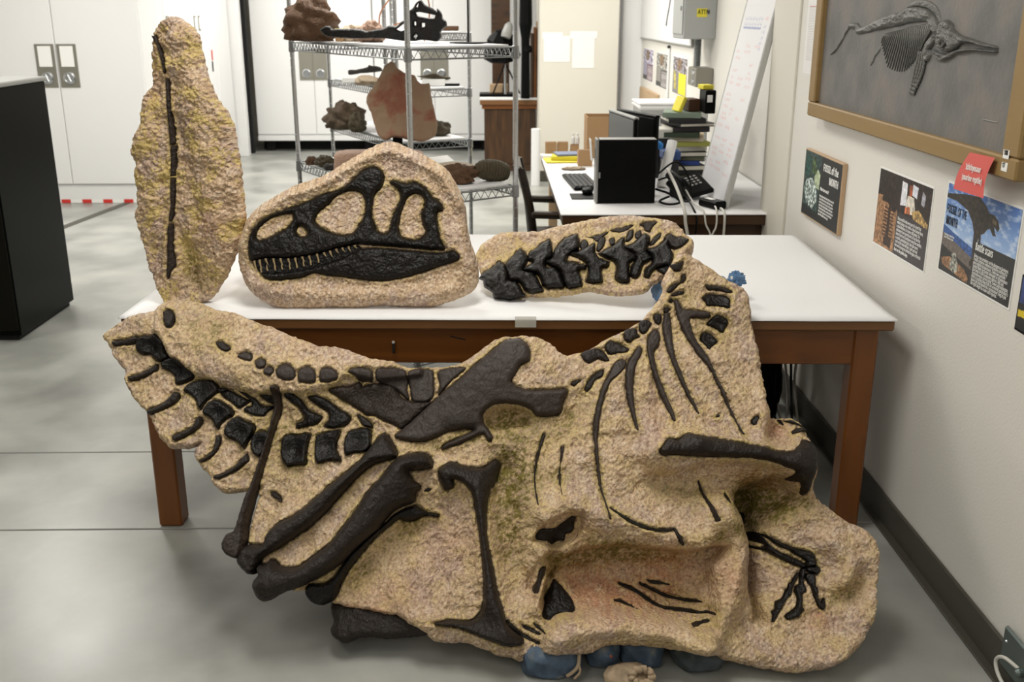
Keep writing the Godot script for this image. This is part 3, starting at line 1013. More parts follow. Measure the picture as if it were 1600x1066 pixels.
	var L := pack([
		["neural_spine", "A", 0.014, "bone_dark", [370, 120, 395, 112, 420, 130, 425, 170, 410, 200, 390, 200, 375, 170]],
		["chevron", "A", 0.014, "bone_dark", [100, 255, 130, 250, 190, 243, 235, 232, 243, 245, 225, 265, 160, 275, 110, 272]],
		["vertebra", "A", 0.022, "bone_black", [225, 265, 235, 245, 270, 232, 300, 238, 322, 222, 345, 240, 365, 265, 370, 310, 390, 335, 340, 355, 310, 340, 290, 318, 250, 320, 225, 300], tailv],
		["vertebra", "A", 0.022, "bone_black", [340, 360, 385, 335, 435, 350, 470, 385, 500, 420, 465, 445, 412, 460, 405, 425, 380, 400, 345, 380], tailv],
		["chevron", "A", 0.016, "bone_dark", [180, 430, 250, 405, 300, 375, 325, 362, 330, 390, 280, 415, 220, 438, 190, 442]],
		["vertebra", "A", 0.026, "bone_black", [445, 490, 480, 450, 530, 438, 580, 440, 610, 460, 615, 490, 580, 520, 550, 545, 525, 582, 510, 545, 480, 510], tailv],
		["chevron", "A", 0.018, "bone_dark", [272, 580, 330, 560, 370, 530, 400, 498, 425, 500, 425, 535, 385, 560, 340, 585, 290, 603, 272, 598]],
		["vertebra", "A", 0.027, "bone_black", [537, 595, 560, 550, 600, 530, 650, 555, 690, 600, 650, 625, 625, 650, 610, 680, 595, 650, 575, 620], tailv],
		["chevron", "A", 0.018, "bone_dark", [390, 705, 440, 685, 490, 655, 510, 615, 530, 615, 535, 645, 500, 680, 450, 710, 405, 730]],
		["vertebra", "A", 0.027, "bone_black", [640, 680, 660, 640, 700, 612, 740, 630, 790, 662, 775, 700, 750, 735, 735, 770, 715, 745, 690, 725, 650, 710], tailv],
		["chevron", "A", 0.016, "bone_dark", [515, 825, 560, 800, 590, 760, 600, 710, 615, 700, 630, 720, 615, 765, 580, 805, 530, 832]],
		["vertebra", "A", 0.027, "bone_black", [765, 740, 780, 700, 810, 680, 865, 695, 845, 760, 815, 805, 780, 795], tailv],
		["chevron", "A", 0.016, "bone_dark", [583, 900, 640, 880, 690, 850, 730, 800, 745, 785, 762, 820, 730, 845, 680, 880, 610, 910]],
		["neural_arch", "A", 0.016, "bone_black", [615, 500, 660, 485, 700, 505, 760, 535, 740, 555, 715, 572, 680, 555, 650, 530]],
		["neural_arch", "A", 0.014, "bone_black", [595, 470, 640, 475, 660, 485, 630, 497, 605, 492]],
		["neural_arch", "A", 0.016, "bone_black", [700, 488, 740, 500, 790, 530, 820, 558, 880, 560, 840, 595, 835, 612, 780, 605, 730, 585, 730, 570, 770, 555, 755, 530]],
		["neural_arch", "A", 0.014, "bone_black", [805, 510, 850, 512, 890, 525, 890, 555, 850, 545]],
		["neural_arch", "A", 0.017, "bone_black", [925, 510, 970, 505, 1010, 535, 1040, 580, 1110, 615, 1090, 640, 1040, 655, 975, 665, 975, 645, 1015, 625, 1000, 580, 960, 550]],
		["neural_arch", "A", 0.017, "bone_black", [1035, 520, 1080, 512, 1130, 530, 1180, 570, 1245, 615, 1225, 650, 1160, 668, 1110, 660, 1135, 630, 1130, 595, 1080, 560]],
		["vertebra", "A", 0.030, "bone_black", [905, 760, 915, 715, 945, 693, 980, 700, 1050, 690, 1040, 740, 1030, 800, 1033, 835, 960, 845, 930, 848, 910, 810], tailv],
		["vertebra", "A", 0.030, "bone_black", [1072, 750, 1075, 705, 1110, 690, 1195, 677, 1175, 740, 1185, 790, 1205, 825, 1150, 822, 1080, 835, 1070, 790], tailv],
		["vertebra", "A", 0.028, "bone_black", [1210, 740, 1225, 695, 1240, 677, 1335, 672, 1340, 760, 1320, 780, 1240, 790, 1220, 800], tailv],
		["neural_spine", "A", 0.008, "bone_dark", [615, 262, 640, 262, 690, 300, 660, 310, 630, 290]],
		["neural_spine", "A", 0.009, "bone_grey", [720, 335, 740, 318, 765, 312, 790, 330, 785, 355, 750, 350]],
		["neural_spine", "A", 0.010, "bone_grey", [803, 365, 812, 350, 830, 343, 850, 350, 858, 370, 845, 388, 825, 392, 808, 382]],
		["neural_spine", "A", 0.010, "bone_grey", [842, 398, 865, 382, 888, 390, 892, 410, 870, 424, 848, 415]],
		["neural_spine", "A", 0.010, "bone_grey", [900, 405, 920, 375, 955, 370, 990, 400, 988, 440, 950, 447, 910, 432]],
		["neural_spine", "A", 0.011, "bone_grey", [1003, 425, 1015, 395, 1060, 385, 1088, 410, 1085, 457, 1010, 455]],
		["neural_spine", "A", 0.011, "bone_grey", [1105, 430, 1115, 395, 1160, 390, 1192, 415, 1190, 445, 1110, 455]],
		["neural_spine", "A", 0.011, "bone_grey", [1240, 405, 1270, 390, 1340, 395, 1355, 410, 1350, 455, 1310, 437, 1270, 425]],
		["neural_spine", "B", 0.013, "bone_grey", [108, 290, 130, 278, 262, 285, 275, 400, 280, 445, 200, 385, 110, 345], {"r": 4.0}],
		["neural_spine", "B", 0.013, "bone_grey", [282, 290, 412, 278, 422, 350, 415, 430, 370, 460, 300, 452, 287, 400], {"r": 4.0}],
		["neural_spine", "B", 0.011, "bone_grey", [440, 285, 600, 268, 520, 340, 445, 420, 450, 370], {"r": 4.0}],
		["neural_spine", "B", 0.011, "bone_grey", [0, 285, 60, 285, 90, 300, 85, 345, 0, 338], {"r": 4.0}],
		["sacral_rib", "A", 0.018, "bone_brown", [1140, 490, 1170, 475, 1250, 470, 1290, 450, 1310, 490, 1340, 520, 1360, 560, 1372, 600, 1320, 612, 1290, 590, 1230, 550, 1180, 520]],
		["sacrum", "B", 0.016, "bone_brown", [0, 395, 60, 362, 180, 358, 215, 390, 240, 430, 290, 450, 380, 455, 420, 450, 330, 530, 240, 605, 190, 580, 100, 540, 40, 490], {"r": 9.0}],
		["sacral_rib", "A", 0.014, "bone_dark", [1270, 600, 1300, 610, 1330, 630, 1350, 665, 1300, 655, 1285, 630]],
		["tibia", "X", 0.060, "bone_dark", [579, 698, 596, 678, 606, 679, 624, 710, 620, 717, 586, 726, 560, 748, 532, 778, 506, 806, 480, 828, 436, 858, 414, 872, 406, 886, 400, 897, 390, 898, 376, 886, 370, 876, 380, 854, 398, 850, 412, 850, 418, 834, 436, 816, 460, 806, 490, 782, 512, 762, 540, 740, 564, 720], {"r": 12.0, "deep": 0.03, "lift": -0.006}],
		["femur", "X", 0.075, "bone_dark", [600, 742, 620, 718, 636, 711, 652, 708, 668, 709, 675.6, 716, 677.6, 729, 660, 735, 640, 737, 645, 745, 650, 754, 657.6, 758, 657.6, 764, 650, 771, 648, 784, 640, 789, 620, 797, 608, 808, 594, 826, 562, 854, 538, 878, 509, 898, 481, 912, 440, 928, 424, 938, 414, 940, 404, 932, 397, 914, 400, 904, 408, 897, 404, 886, 408, 880, 420, 880, 424, 874, 434, 874, 442, 883, 468, 884, 492, 868, 516, 850, 532, 830, 546, 812, 560, 792, 574, 770], {"r": 15.0, "deep": 0.035, "lift": -0.006}],
		["tibia", "X", 0.034, "bone_black", [478, 918, 488, 910, 506, 911, 520, 904, 532, 886, 552, 862, 580, 836, 600, 818, 612, 806, 624, 798, 648, 789, 658, 796, 668, 801, 685, 804.5, 685.6, 809, 666, 806.5, 648, 813.6, 632, 816, 624, 811, 612, 820, 594, 834, 572, 858, 550, 886, 532, 914, 524, 934, 516, 942, 500, 948, 484, 940, 478, 930], {"r": 9.0, "deep": 0.03, "lift": -0.004}],
		["metatarsal", "X", 0.045, "bone_dark", [510, 950, 518, 936, 560, 942, 600, 950, 650, 965, 680, 990, 656, 999, 620, 1003, 600, 1004, 580, 1001, 556, 1003, 542, 1009, 534, 1011, 524, 1006, 514, 998, 511, 986, 516, 976, 512, 964], {"r": 16.0, "deep": 0.05, "lift": -0.055}],
		["fibula", "X", 0.036, "bone_brown", [427, 608, 432, 603.6, 439, 606.6, 439.4, 614, 438, 640, 428, 674, 418, 710, 406, 752, 396, 784, 386, 824, 384, 850, 376, 872, 360, 870, 349, 858, 348, 848, 356, 834, 366, 830, 374, 806, 383, 778, 394, 754, 410, 706, 421, 670, 428, 640], {"r": 7.0, "deep": 0.03, "lift": 0.012}],
		["ilium", "B", 0.028, "bone_grey", [200, 650, 250, 600, 350, 510, 450, 420, 560, 330, 660, 240, 760, 160, 820, 115, 900, 110, 945, 150, 955, 200, 945, 235, 900, 255, 870, 310, 850, 350, 870, 370, 930, 390, 1050, 390, 1150, 385, 1165, 400, 1140, 450, 1125, 515, 1060, 535, 980, 530, 960, 500, 900, 475, 800, 465, 740, 475, 700, 510, 690, 560, 720, 600, 748, 650, 740, 675, 715, 670, 695, 635, 650, 650, 560, 690, 480, 715, 455, 718, 480, 690, 560, 650, 640, 610, 600, 605, 500, 620, 400, 665, 330, 678, 250, 670], {"r": 9.0}],
		["pubis", "X", 0.040, "bone_dark", [684, 736, 690, 731, 706, 721, 712, 722, 720, 727, 736, 730, 748, 731, 760, 728, 768, 721, 778, 719, 782.4, 724, 781, 732, 774, 754, 766, 768, 762, 784, 761, 808, 762, 840, 767, 866, 774, 900, 779, 926, 786, 950, 792, 972, 808, 988, 819, 998, 818, 1004, 804, 1008, 788, 1007, 770, 1000, 752, 994, 730, 985, 710, 978, 690, 976, 666, 972, 684, 971, 704, 968, 730, 970, 740, 966, 750, 956, 754, 940, 755, 916, 753, 880, 748, 832, 743, 800, 738, 774, 730, 760, 718, 751, 708, 750, 711, 761, 702, 764, 695, 768, 691, 760, 686, 750], {"r": 9.0, "deep": 0.03}],
		["fragment_and_hole", "H", 0.012, "bone_dark", [400, 640, 430, 640, 490, 690, 500, 735, 470, 710, 410, 670]],
		["fragment_and_hole", "J", 0.008, "bone_black", [305, 440, 320, 425, 340, 415, 370, 418, 368, 432, 335, 440]],
		["rib", "L", 0.007, "bone_dark", [345, 190, 365, 185, 355, 220, 325, 300, 300, 400, 285, 480, 284, 560, 292, 650, 308, 742, 298, 745, 280, 660, 272, 570, 272, 470, 287, 390, 308, 300]],
		["rib", "L", 0.007, "bone_dark", [485, 290, 505, 285, 500, 340, 488, 400, 480, 480, 480, 560, 488, 640, 492, 695, 484, 695, 474, 620, 464, 540, 463, 490, 475, 400]],
		["rib", "X", 0.013, "bone_grey", [959.7, 568.2, 971.5, 563, 978, 566, 976, 574, 964.7, 587, 953, 597, 944.5, 614, 938, 641, 935, 656, 933.4, 676, 933.4, 696, 935.4, 720, 937.6, 744, 939.6, 762, 946.5, 788, 952.4, 812, 949, 810, 943, 784, 936, 762, 932.8, 740, 929.6, 716, 927.4, 692, 926, 670, 927.6, 652, 936, 617, 943.4, 598.6, 952.9, 580]],
		["rib", "E", 0.009, "bone_dark", [540, 855, 555, 820, 600, 775, 630, 765, 625, 795, 590, 815, 570, 850, 550, 868]],
		["fragment_and_hole", "E", 0.006, "bone_dark", [478, 830, 500, 816, 532, 808, 518, 824, 490, 840]],
		["rib", "E", 0.013, "bone_grey", [735, 740, 760, 700, 790, 655, 810, 665, 800, 700, 775, 750, 765, 820, 765, 900, 775, 980, 785, 1050, 775, 1045, 755, 980, 735, 900, 728, 820]],
		["rib", "E", 0.014, "bone_grey", [830, 640, 845, 600, 870, 575, 892, 600, 885, 650, 865, 680, 870, 740, 885, 800, 920, 890, 945, 950, 958, 1005, 945, 1005, 915, 940, 880, 860, 850, 770, 832, 700]],
		["rib", "E", 0.014, "bone_grey", [905, 540, 915, 500, 935, 500, 945, 560, 950, 640, 960, 700, 990, 780, 1025, 870, 1055, 930, 1075, 980, 1060, 970, 1020, 900, 975, 810, 940, 730, 915, 640, 903, 580]],
		["rib", "E", 0.015, "bone_grey", [955, 440, 975, 440, 1000, 480, 1060, 490, 1120, 500, 1130, 520, 1080, 525, 1030, 525, 1040, 570, 1060, 620, 1110, 700, 1150, 790, 1190, 870, 1220, 950, 1250, 1020, 1275, 1066, 1262, 1066, 1230, 1000, 1195, 920, 1160, 850, 1115, 760, 1060, 690, 1010, 610, 985, 560, 965, 500]],
		["vertebra", "M", 0.015, "bone_black", [820, 500, 850, 470, 950, 470, 1040, 490, 1075, 520, 1065, 610, 1000, 590, 920, 580, 860, 570, 850, 540]],
		["neural_arch", "M", 0.006, "bone_dark", [840, 380, 870, 390, 950, 400, 1040, 420, 1100, 452, 1040, 462, 960, 432, 870, 430]],
		["vertebra", "M", 0.015, "bone_black", [860, 745, 920, 680, 950, 665, 1000, 680, 1055, 720, 1030, 790, 1000, 830, 950, 790]],
		["vertebra", "M", 0.015, "bone_black", [800, 880, 830, 820, 860, 820, 920, 850, 970, 910, 900, 960, 880, 995, 850, 950]],
		["vertebra", "M", 0.012, "bone_dark", [510, 210, 560, 200, 600, 190, 635, 160, 625, 210, 600, 260, 540, 260]],
		["vertebra", "M", 0.011, "bone_dark", [485, 450, 510, 410, 560, 380, 610, 360, 640, 280, 660, 300, 650, 350, 590, 390, 530, 450, 495, 462]],
		["vertebra", "M", 0.009, "bone_dark", [520, 480, 580, 450, 650, 440, 650, 460, 590, 490, 530, 497]],
		["fragment_and_hole", "M", 0.008, "bone_black", [500, 540, 530, 510, 545, 530, 530, 562]],
		["neural_spine", "M", 0.009, "bone_dark", [455, 600, 490, 592, 530, 605, 500, 630, 480, 650, 455, 640]],
		["neural_spine", "M", 0.011, "bone_dark", [358, 680, 390, 655, 435, 665, 430, 740, 400, 757, 360, 722]],
		["neural_spine", "M", 0.011, "bone_dark", [225, 770, 240, 730, 290, 705, 345, 745, 320, 790, 290, 830, 255, 845, 230, 810]],
		["neural_spine", "M", 0.011, "bone_dark", [85, 850, 110, 800, 160, 785, 210, 800, 215, 840, 245, 865, 180, 890, 140, 920, 100, 900]],
		["neural_spine", "E", 0.011, "bone_dark", [635, 660, 660, 630, 700, 640, 750, 670, 740, 685, 690, 690, 660, 697]],
		["neural_spine", "E", 0.011, "bone_dark", [525, 695, 560, 672, 610, 668, 640, 690, 660, 725, 640, 727, 600, 715, 560, 737]],
		["humerus_and_hole", "X", 0.030, "bone_dark", [1020, 708, 1028, 696, 1038, 687, 1050, 690, 1058, 683, 1064, 680, 1100, 686, 1110, 687, 1140, 693, 1170, 698, 1200, 706, 1224, 707, 1240, 697, 1246, 692, 1254, 687, 1262, 696, 1267, 708, 1267, 728, 1264, 750, 1260, 768, 1256, 775, 1250, 768, 1246, 756, 1236, 752, 1228, 748, 1234, 738, 1220, 732, 1200, 724, 1170, 718, 1140, 717, 1110, 716, 1080, 715, 1040, 713, 1028, 715], {"r": 10.0}],
		["scapula", "N", 0.006, "bone_black", [695, 175, 720, 175, 750, 215, 735, 217]],
		["scapula", "N", 0.007, "bone_black", [740, 185, 790, 178, 840, 205, 880, 245, 850, 227, 800, 205]],
		["scapula", "N", 0.008, "bone_dark", [790, 272, 830, 245, 890, 250, 905, 275, 860, 265, 820, 287, 795, 292]],
		["fragment_and_hole", "N", 0.006, "bone_black", [455, 195, 480, 160, 510, 145, 520, 165, 500, 195, 490, 225, 465, 227]],  # black patch painting the dark inside a hole, no bone
		["fragment_and_hole", "N", 0.006, "bone_black", [240, 760, 255, 742, 275, 770, 300, 840, 270, 822, 243, 780]],  # another hole, its shade laid in as a black patch
		["fragment_and_hole", "N", 0.005, "bone_dark", [175, 160, 190, 140, 212, 150, 200, 168]],
		["scute", "L", 0.010, "bone_dark", [280, 1000, 320, 940, 440, 930, 500, 890, 560, 840, 600, 840, 590, 890, 595, 930, 570, 970, 530, 980, 520, 1030, 470, 1040, 420, 1070, 380, 1040, 300, 1025], {"r": 5.0}],
		["rib", "N", 0.008, "bone_dark", [45, 650, 60, 650, 95, 750, 140, 860, 185, 965, 155, 977, 120, 880, 80, 760]],
		["gastral_rib", "L", 0.007, "bone_black", [845, 760, 860, 758, 950, 818, 1080, 886, 1200, 926, 1340, 926, 1338, 944, 1190, 944, 1060, 904, 930, 830]],
		["gastral_rib", "L", 0.009, "bone_dark", [1340, 922, 1365, 922, 1400, 988, 1437, 1055, 1413, 1062, 1370, 992]],
		["fragment_and_hole", "O", 0.012, "bone_dark", [325, 250, 345, 230, 370, 240, 365, 280, 330, 360, 305, 440, 275, 445, 262, 420, 295, 360, 310, 300]],
		["sternum", "O", 0.010, "bone_black", [440, 350, 500, 400, 560, 470, 605, 540, 605, 600, 520, 610, 450, 630, 390, 665, 350, 640, 335, 610, 370, 540, 360, 510, 400, 450, 430, 380], {"r": 5.0}],
		["gastral_rib", "O", 0.008, "bone_black", [963, 382, 1000, 387, 1120, 436, 1220, 506, 1330, 566, 1460, 586, 1600, 596, 1600, 616, 1450, 612, 1310, 589, 1200, 529, 1090, 454, 983, 404]],
		["gastral_rib", "O", 0.008, "bone_black", [1133, 377, 1160, 382, 1250, 426, 1370, 481, 1480, 511, 1610, 518, 1640, 526, 1600, 536, 1470, 532, 1350, 502, 1230, 444, 1148, 398]],
		["gastral_rib", "O", 0.005, "bone_black", [1198, 357, 1260, 373, 1340, 381, 1455, 420, 1340, 399, 1250, 392]],
		["gastral_rib", "O", 0.006, "bone_black", [922, 512, 980, 516, 1060, 551, 1135, 592, 1050, 566, 970, 533, 925, 528]],
		["gastral_rib", "P", 0.008, "bone_black", [0, 790, 100, 794, 182, 783, 182, 803, 90, 814, 0, 810]],
		["gastral_rib", "P", 0.007, "bone_black", [0, 880, 60, 864, 150, 843, 152, 859, 60, 882, 0, 892]],
		["gastral_rib", "K", 0.007, "bone_black", [950, 536, 970, 536, 1060, 627, 1218, 718, 1212, 732, 1120, 694, 1020, 624]],
		["gastral_rib", "K", 0.006, "bone_black", [1063, 562, 1100, 586, 1223, 643, 1217, 659, 1100, 614]],
		["gastral_rib", "K", 0.006, "bone_black", [1163, 557, 1200, 586, 1263, 638, 1252, 642, 1190, 603]],
		["radius", "P", 0.018, "bone_black", [585, 175, 620, 178, 700, 228, 800, 273, 900, 303, 950, 318, 992, 350, 985, 368, 1000, 400, 1005, 420, 990, 432, 930, 440, 915, 415, 930, 400, 890, 372, 800, 314, 700, 269, 640, 222]],
		["ulna", "P", 0.018, "bone_black", [[528, 232, 538, 180, 580, 168, 620, 218, 660, 270, 720, 320, 820, 360, 920, 410, 937, 440, 890, 444, 800, 412, 700, 362, 640, 327, 590, 307, 520, 297, 513, 275, 590, 287, 625, 275, 612, 258, 530, 242]]],
		["wrist_bone", "P", 0.016, "bone_black", [930, 440, 1000, 428, 1030, 442, 1030, 475, 1005, 497, 975, 485, 940, 480, 925, 460]],
		["humerus_and_hole", "P", 0.014, "bone_black", [440, 110, 500, 30, 545, 16, 555, 60, 525, 140, 504, 190, 530, 225, 500, 240, 475, 175]],  # black shape painting the shade of the deep hole by the forelimb
		["finger_bone", "P", 0.014, "bone_black", [890, 450, 930, 445, 925, 490, 908, 560, 927, 600, 925, 632, 900, 640, 890, 700, 890, 750, 905, 768, 880, 780, 860, 822, 800, 840, 758, 852, 738, 820, 800, 780, 840, 740, 850, 690, 833, 630, 840, 590, 870, 580, 880, 500]],
		["finger_bone", "P", 0.012, "bone_black", [868, 480, 882, 490, 862, 530, 842, 560, 827, 590, 817, 620, 807, 662, 782, 672, 762, 702, 722, 762, 690, 802, 660, 862, 636, 870, 643, 800, 638, 784, 670, 778, 685, 718, 730, 688, 760, 638, 780, 588, 783, 568, 810, 563, 840, 508]],
		["finger_bone", "P", 0.013, "bone_black", [925, 492, 985, 488, 997, 510, 992, 560, 1012, 620, 1002, 650, 1015, 690, 1030, 715, 1050, 668, 1057, 750, 1042, 774, 1013, 762, 983, 692, 968, 622, 938, 562, 917, 520]],
	])
	for e in L:
		if e[0] != "metatarsal":
			near_bones(S, e[4])
	var top := rock_top(S, 9.0, 0.016, 0.0052)
	var bot := func(x: float, y: float, d: float) -> float: return top.call(x, y, d) - 0.016
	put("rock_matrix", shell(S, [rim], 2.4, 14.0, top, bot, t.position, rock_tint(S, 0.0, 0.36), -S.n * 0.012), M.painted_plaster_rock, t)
	cast_bones(S, t, L)

func skull_cast() -> void:
	var S := new_sheet(Vector3(-0.45, 0.785, -3.165), Vector3(0, sin(deg_to_rad(20)), cos(deg_to_rad(20))), Vector3(0, 0.31, 0.95))
	S.grid(360, 220, 760, 495, 1.6)
	var t := thing("skull_cast", Vector3(-0.45, 0.76, -3.22), "rounded tan plaster cast with a black dinosaur skull standing on the white table", "fossil cast")
	var rim := natural(K("F", [35, 700, 40, 620, 65, 540, 130, 460, 200, 415, 300, 355, 400, 310, 500, 280, 580, 235, 650, 190, 740, 140, 830, 90, 910, 72, 990, 95, 1070, 130, 1150, 175, 1230, 225, 1280, 290, 1320, 370, 1350, 460, 1360, 560, 1380, 660, 1410, 740, 1428, 830, 1400, 890, 1340, 930, 1250, 965, 1150, 990, 1000, 990, 850, 985, 700, 1000, 600, 995, 450, 1000, 300, 998, 230, 985, 150, 940, 100, 890, 60, 820, 40, 760]), 1.6, 4.0, 5)
	# thick rim, shallow bowl behind the skull
	S.ridge(S.H, K("F", [60, 640, 160, 450, 330, 350, 520, 290, 680, 190, 840, 110, 920, 95, 1080, 150, 1230, 250, 1320, 400]), 9.0, 0.020)
	S.ridge(S.H, K("F", [1250, 560, 1300, 650, 1360, 760, 1330, 880, 1150, 930, 900, 930, 600, 930, 330, 920, 130, 860]), 14.0, 0.022)
	S.bump(S.H, 480, 320, 50, 40, 0, -0.012)
	S.bump(S.H, 560, 400, 160, 50, 8, 0.012)
	var L := pack([
		["cranium", "F", 0.026, "bone_black", [[105, 680, 110, 600, 150, 530, 220, 470, 330, 425, 420, 390, 540, 340, 640, 315, 700, 260, 770, 200, 830, 187, 870, 210, 885, 250, 870, 300, 830, 340, 815, 420, 815, 470, 830, 520, 850, 560, 880, 575, 910, 560, 925, 490, 960, 410, 975, 360, 960, 310, 912, 275, 930, 265, 1000, 280, 1060, 275, 1120, 310, 1170, 370, 1205, 390, 1222, 440, 1190, 445, 1195, 530, 1210, 610, 1235, 662, 1180, 668, 1000, 652, 850, 640, 720, 636, 620, 656, 500, 690, 350, 712, 200, 712, 115, 728], [150, 600, 165, 540, 220, 490, 290, 460, 350, 455, 358, 490, 320, 540, 270, 570, 200, 605, 165, 612], [380, 560, 390, 530, 425, 535, 443, 580, 420, 592, 390, 580], [485, 500, 500, 450, 560, 400, 620, 345, 700, 322, 755, 340, 775, 400, 770, 460, 740, 520, 705, 570, 640, 580, 560, 560, 510, 530], [965, 540, 985, 440, 1020, 360, 1060, 338, 1100, 350, 1115, 400, 1095, 460, 1105, 520, 1122, 560, 1090, 600, 1030, 605, 985, 585]], {"r": 8.0, "step": 1.0, "rough": 0.003}],
		["mandible", "F", 0.024, "bone_black", [175, 795, 230, 797, 330, 790, 420, 778, 480, 765, 560, 742, 640, 715, 700, 685, 760, 657, 900, 657, 1100, 674, 1235, 680, 1280, 668, 1320, 715, 1280, 735, 1200, 760, 1100, 795, 1000, 825, 860, 845, 750, 835, 650, 820, 560, 810, 480, 800, 420, 820, 340, 832, 260, 840, 210, 830], {"r": 9.0, "step": 1.0, "rough": 0.003}],
		["jaw_gap", "F", 0.008, "bone_black", [125, 728, 200, 708, 350, 708, 500, 686, 620, 652, 740, 640, 760, 660, 690, 700, 560, 750, 430, 790, 250, 805, 180, 800, 150, 770], {"r": 3.0, "step": 1.0}],
	])
	for e in L:
		near_bones(S, e[4])
	var top := rock_top(S, 12.0, 0.030, 0.0036)
	var bot := func(_x: float, _y: float, _d: float) -> float: return -0.012
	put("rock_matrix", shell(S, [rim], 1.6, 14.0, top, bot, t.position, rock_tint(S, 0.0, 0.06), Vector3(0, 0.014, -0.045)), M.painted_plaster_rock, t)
	cast_bones(S, t, L)
	# teeth along both jaws
	var ivory := mat("tooth_horn", Color(0.62, 0.54, 0.40), 0.35)
	var gum := K("F", [140, 728, 170, 722, 205, 715, 250, 715, 290, 714, 335, 716, 375, 712, 415, 705, 455, 700, 500, 690, 540, 682, 575, 672, 610, 662, 645, 655, 680, 648, 715, 642])
	for i in gum.size():
		var q := gum[i]
		var len := lerpf(14.0, 6.0, i / 15.0) * (1.0 + 0.25 * sin(i * 2.4))
		var pts := []
		for k in 4:
			var s := k / 3.0
			pts.append(S.at(q.x + 4.0 * s * s + 1.0, q.y + len * s, S.smp(S.H, q.x, q.y) + 0.012 - 0.004 * s) - t.position)
		put("tooth", tube(pts, [0.0042, 0.0036, 0.0022, 0.0004], 7, 2), ivory, t)
	for i in 9:
		var q := gum[i * 1 + 1] + Vector2(4, 15.0 - i * 0.8)
		put("tooth", tube([S.at(q.x, q.y + 5, 0.012 + S.smp(S.H, q.x, q.y)) - t.position, S.at(q.x - 1, q.y, 0.013 + S.smp(S.H, q.x, q.y)) - t.position, S.at(q.x - 1.5, q.y - 5, 0.011 + S.smp(S.H, q.x, q.y)) - t.position], [0.003, 0.0024, 0.0004], 6, 2), ivory, t)

func tail_cast() -> void:
	var S := new_sheet(Vector3(-0.95, 0.781, -3.232), Vector3(0.0, sin(deg_to_rad(9)), cos(deg_to_rad(9))), Vector3(-0.2, 0.12, 0.97))
	S.grid(195, 20, 390, 490, 1.8)
	var t := thing("tail_cast", Vector3(-0.98, 0.762, -3.26), "tall narrow tan plaster cast with a thin dark tail standing upright on the table", "fossil cast")
	var rim := natural(K("G", [185, 115, 200, 85, 225, 62, 260, 53, 290, 68, 320, 90, 340, 120, 350, 180, 365, 240, 380, 290, 400, 330, 430, 375, 450, 420, 460, 480, 470, 540, 480, 620, 487, 700, 480, 770, 460, 840, 440, 890, 410, 950, 385, 985, 365, 1005, 300, 1022, 230, 1020, 205, 985, 185, 950, 180, 930, 160, 860, 135, 770, 125, 720, 130, 690, 125, 600, 120, 500, 135, 440, 145, 390, 150, 320, 180, 280, 178, 240, 175, 200, 182, 150]), 2.6, 4.0, 9)
	S.ridge(S.H, K("G", [290, 130, 320, 300, 370, 450, 400, 620, 390, 780]), 34.0, 0.03)
	S.ridge(S.H, K("G", [190, 380, 180, 520, 180, 700]), 22.0, 0.018)
	S.bump(S.H, 215, 225, 16, 20, 0, 0.02)
	S.ridge(S.H, K("G", [300, 820, 310, 900, 330, 960]), 14.0, -0.016)
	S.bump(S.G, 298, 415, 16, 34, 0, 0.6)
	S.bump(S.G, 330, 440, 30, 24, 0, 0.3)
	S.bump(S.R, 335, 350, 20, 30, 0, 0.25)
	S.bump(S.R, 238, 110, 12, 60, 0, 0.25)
	var L := pack([
		["caudal_vertebra", "G", 0.010, "bone_brown", [185, 118, 200, 120, 215, 150, 230, 190, 238, 240, 230, 245, 220, 200, 205, 150, 190, 128]],
		["caudal_vertebra", "G", 0.010, "bone_brown", [235, 262, 245, 265, 255, 350, 262, 440, 266, 478, 249, 482, 243, 400, 238, 320]],
		["caudal_vertebra", "G", 0.010, "bone_brown", [250, 488, 268, 486, 267, 520, 264, 588, 248, 588, 250, 540]],
		["caudal_vertebra", "G", 0.010, "bone_brown", [248, 595, 264, 595, 260, 680, 254, 738, 242, 738, 248, 690]],
		["caudal_vertebra", "G", 0.011, "bone_brown", [239, 750, 253, 748, 258, 830, 266, 880, 250, 910, 235, 935, 235, 860]],
	])
	for e in L:
		near_bones(S, e[4])
	var top := rock_top(S, 8.0, 0.018, 0.0065)
	var bot := func(x: float, y: float, _d: float) -> float: return S.smp(S.H, x, y) - 0.03
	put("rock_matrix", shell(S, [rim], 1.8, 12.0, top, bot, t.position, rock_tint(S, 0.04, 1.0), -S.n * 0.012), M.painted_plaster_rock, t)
	cast_bones(S, t, L)

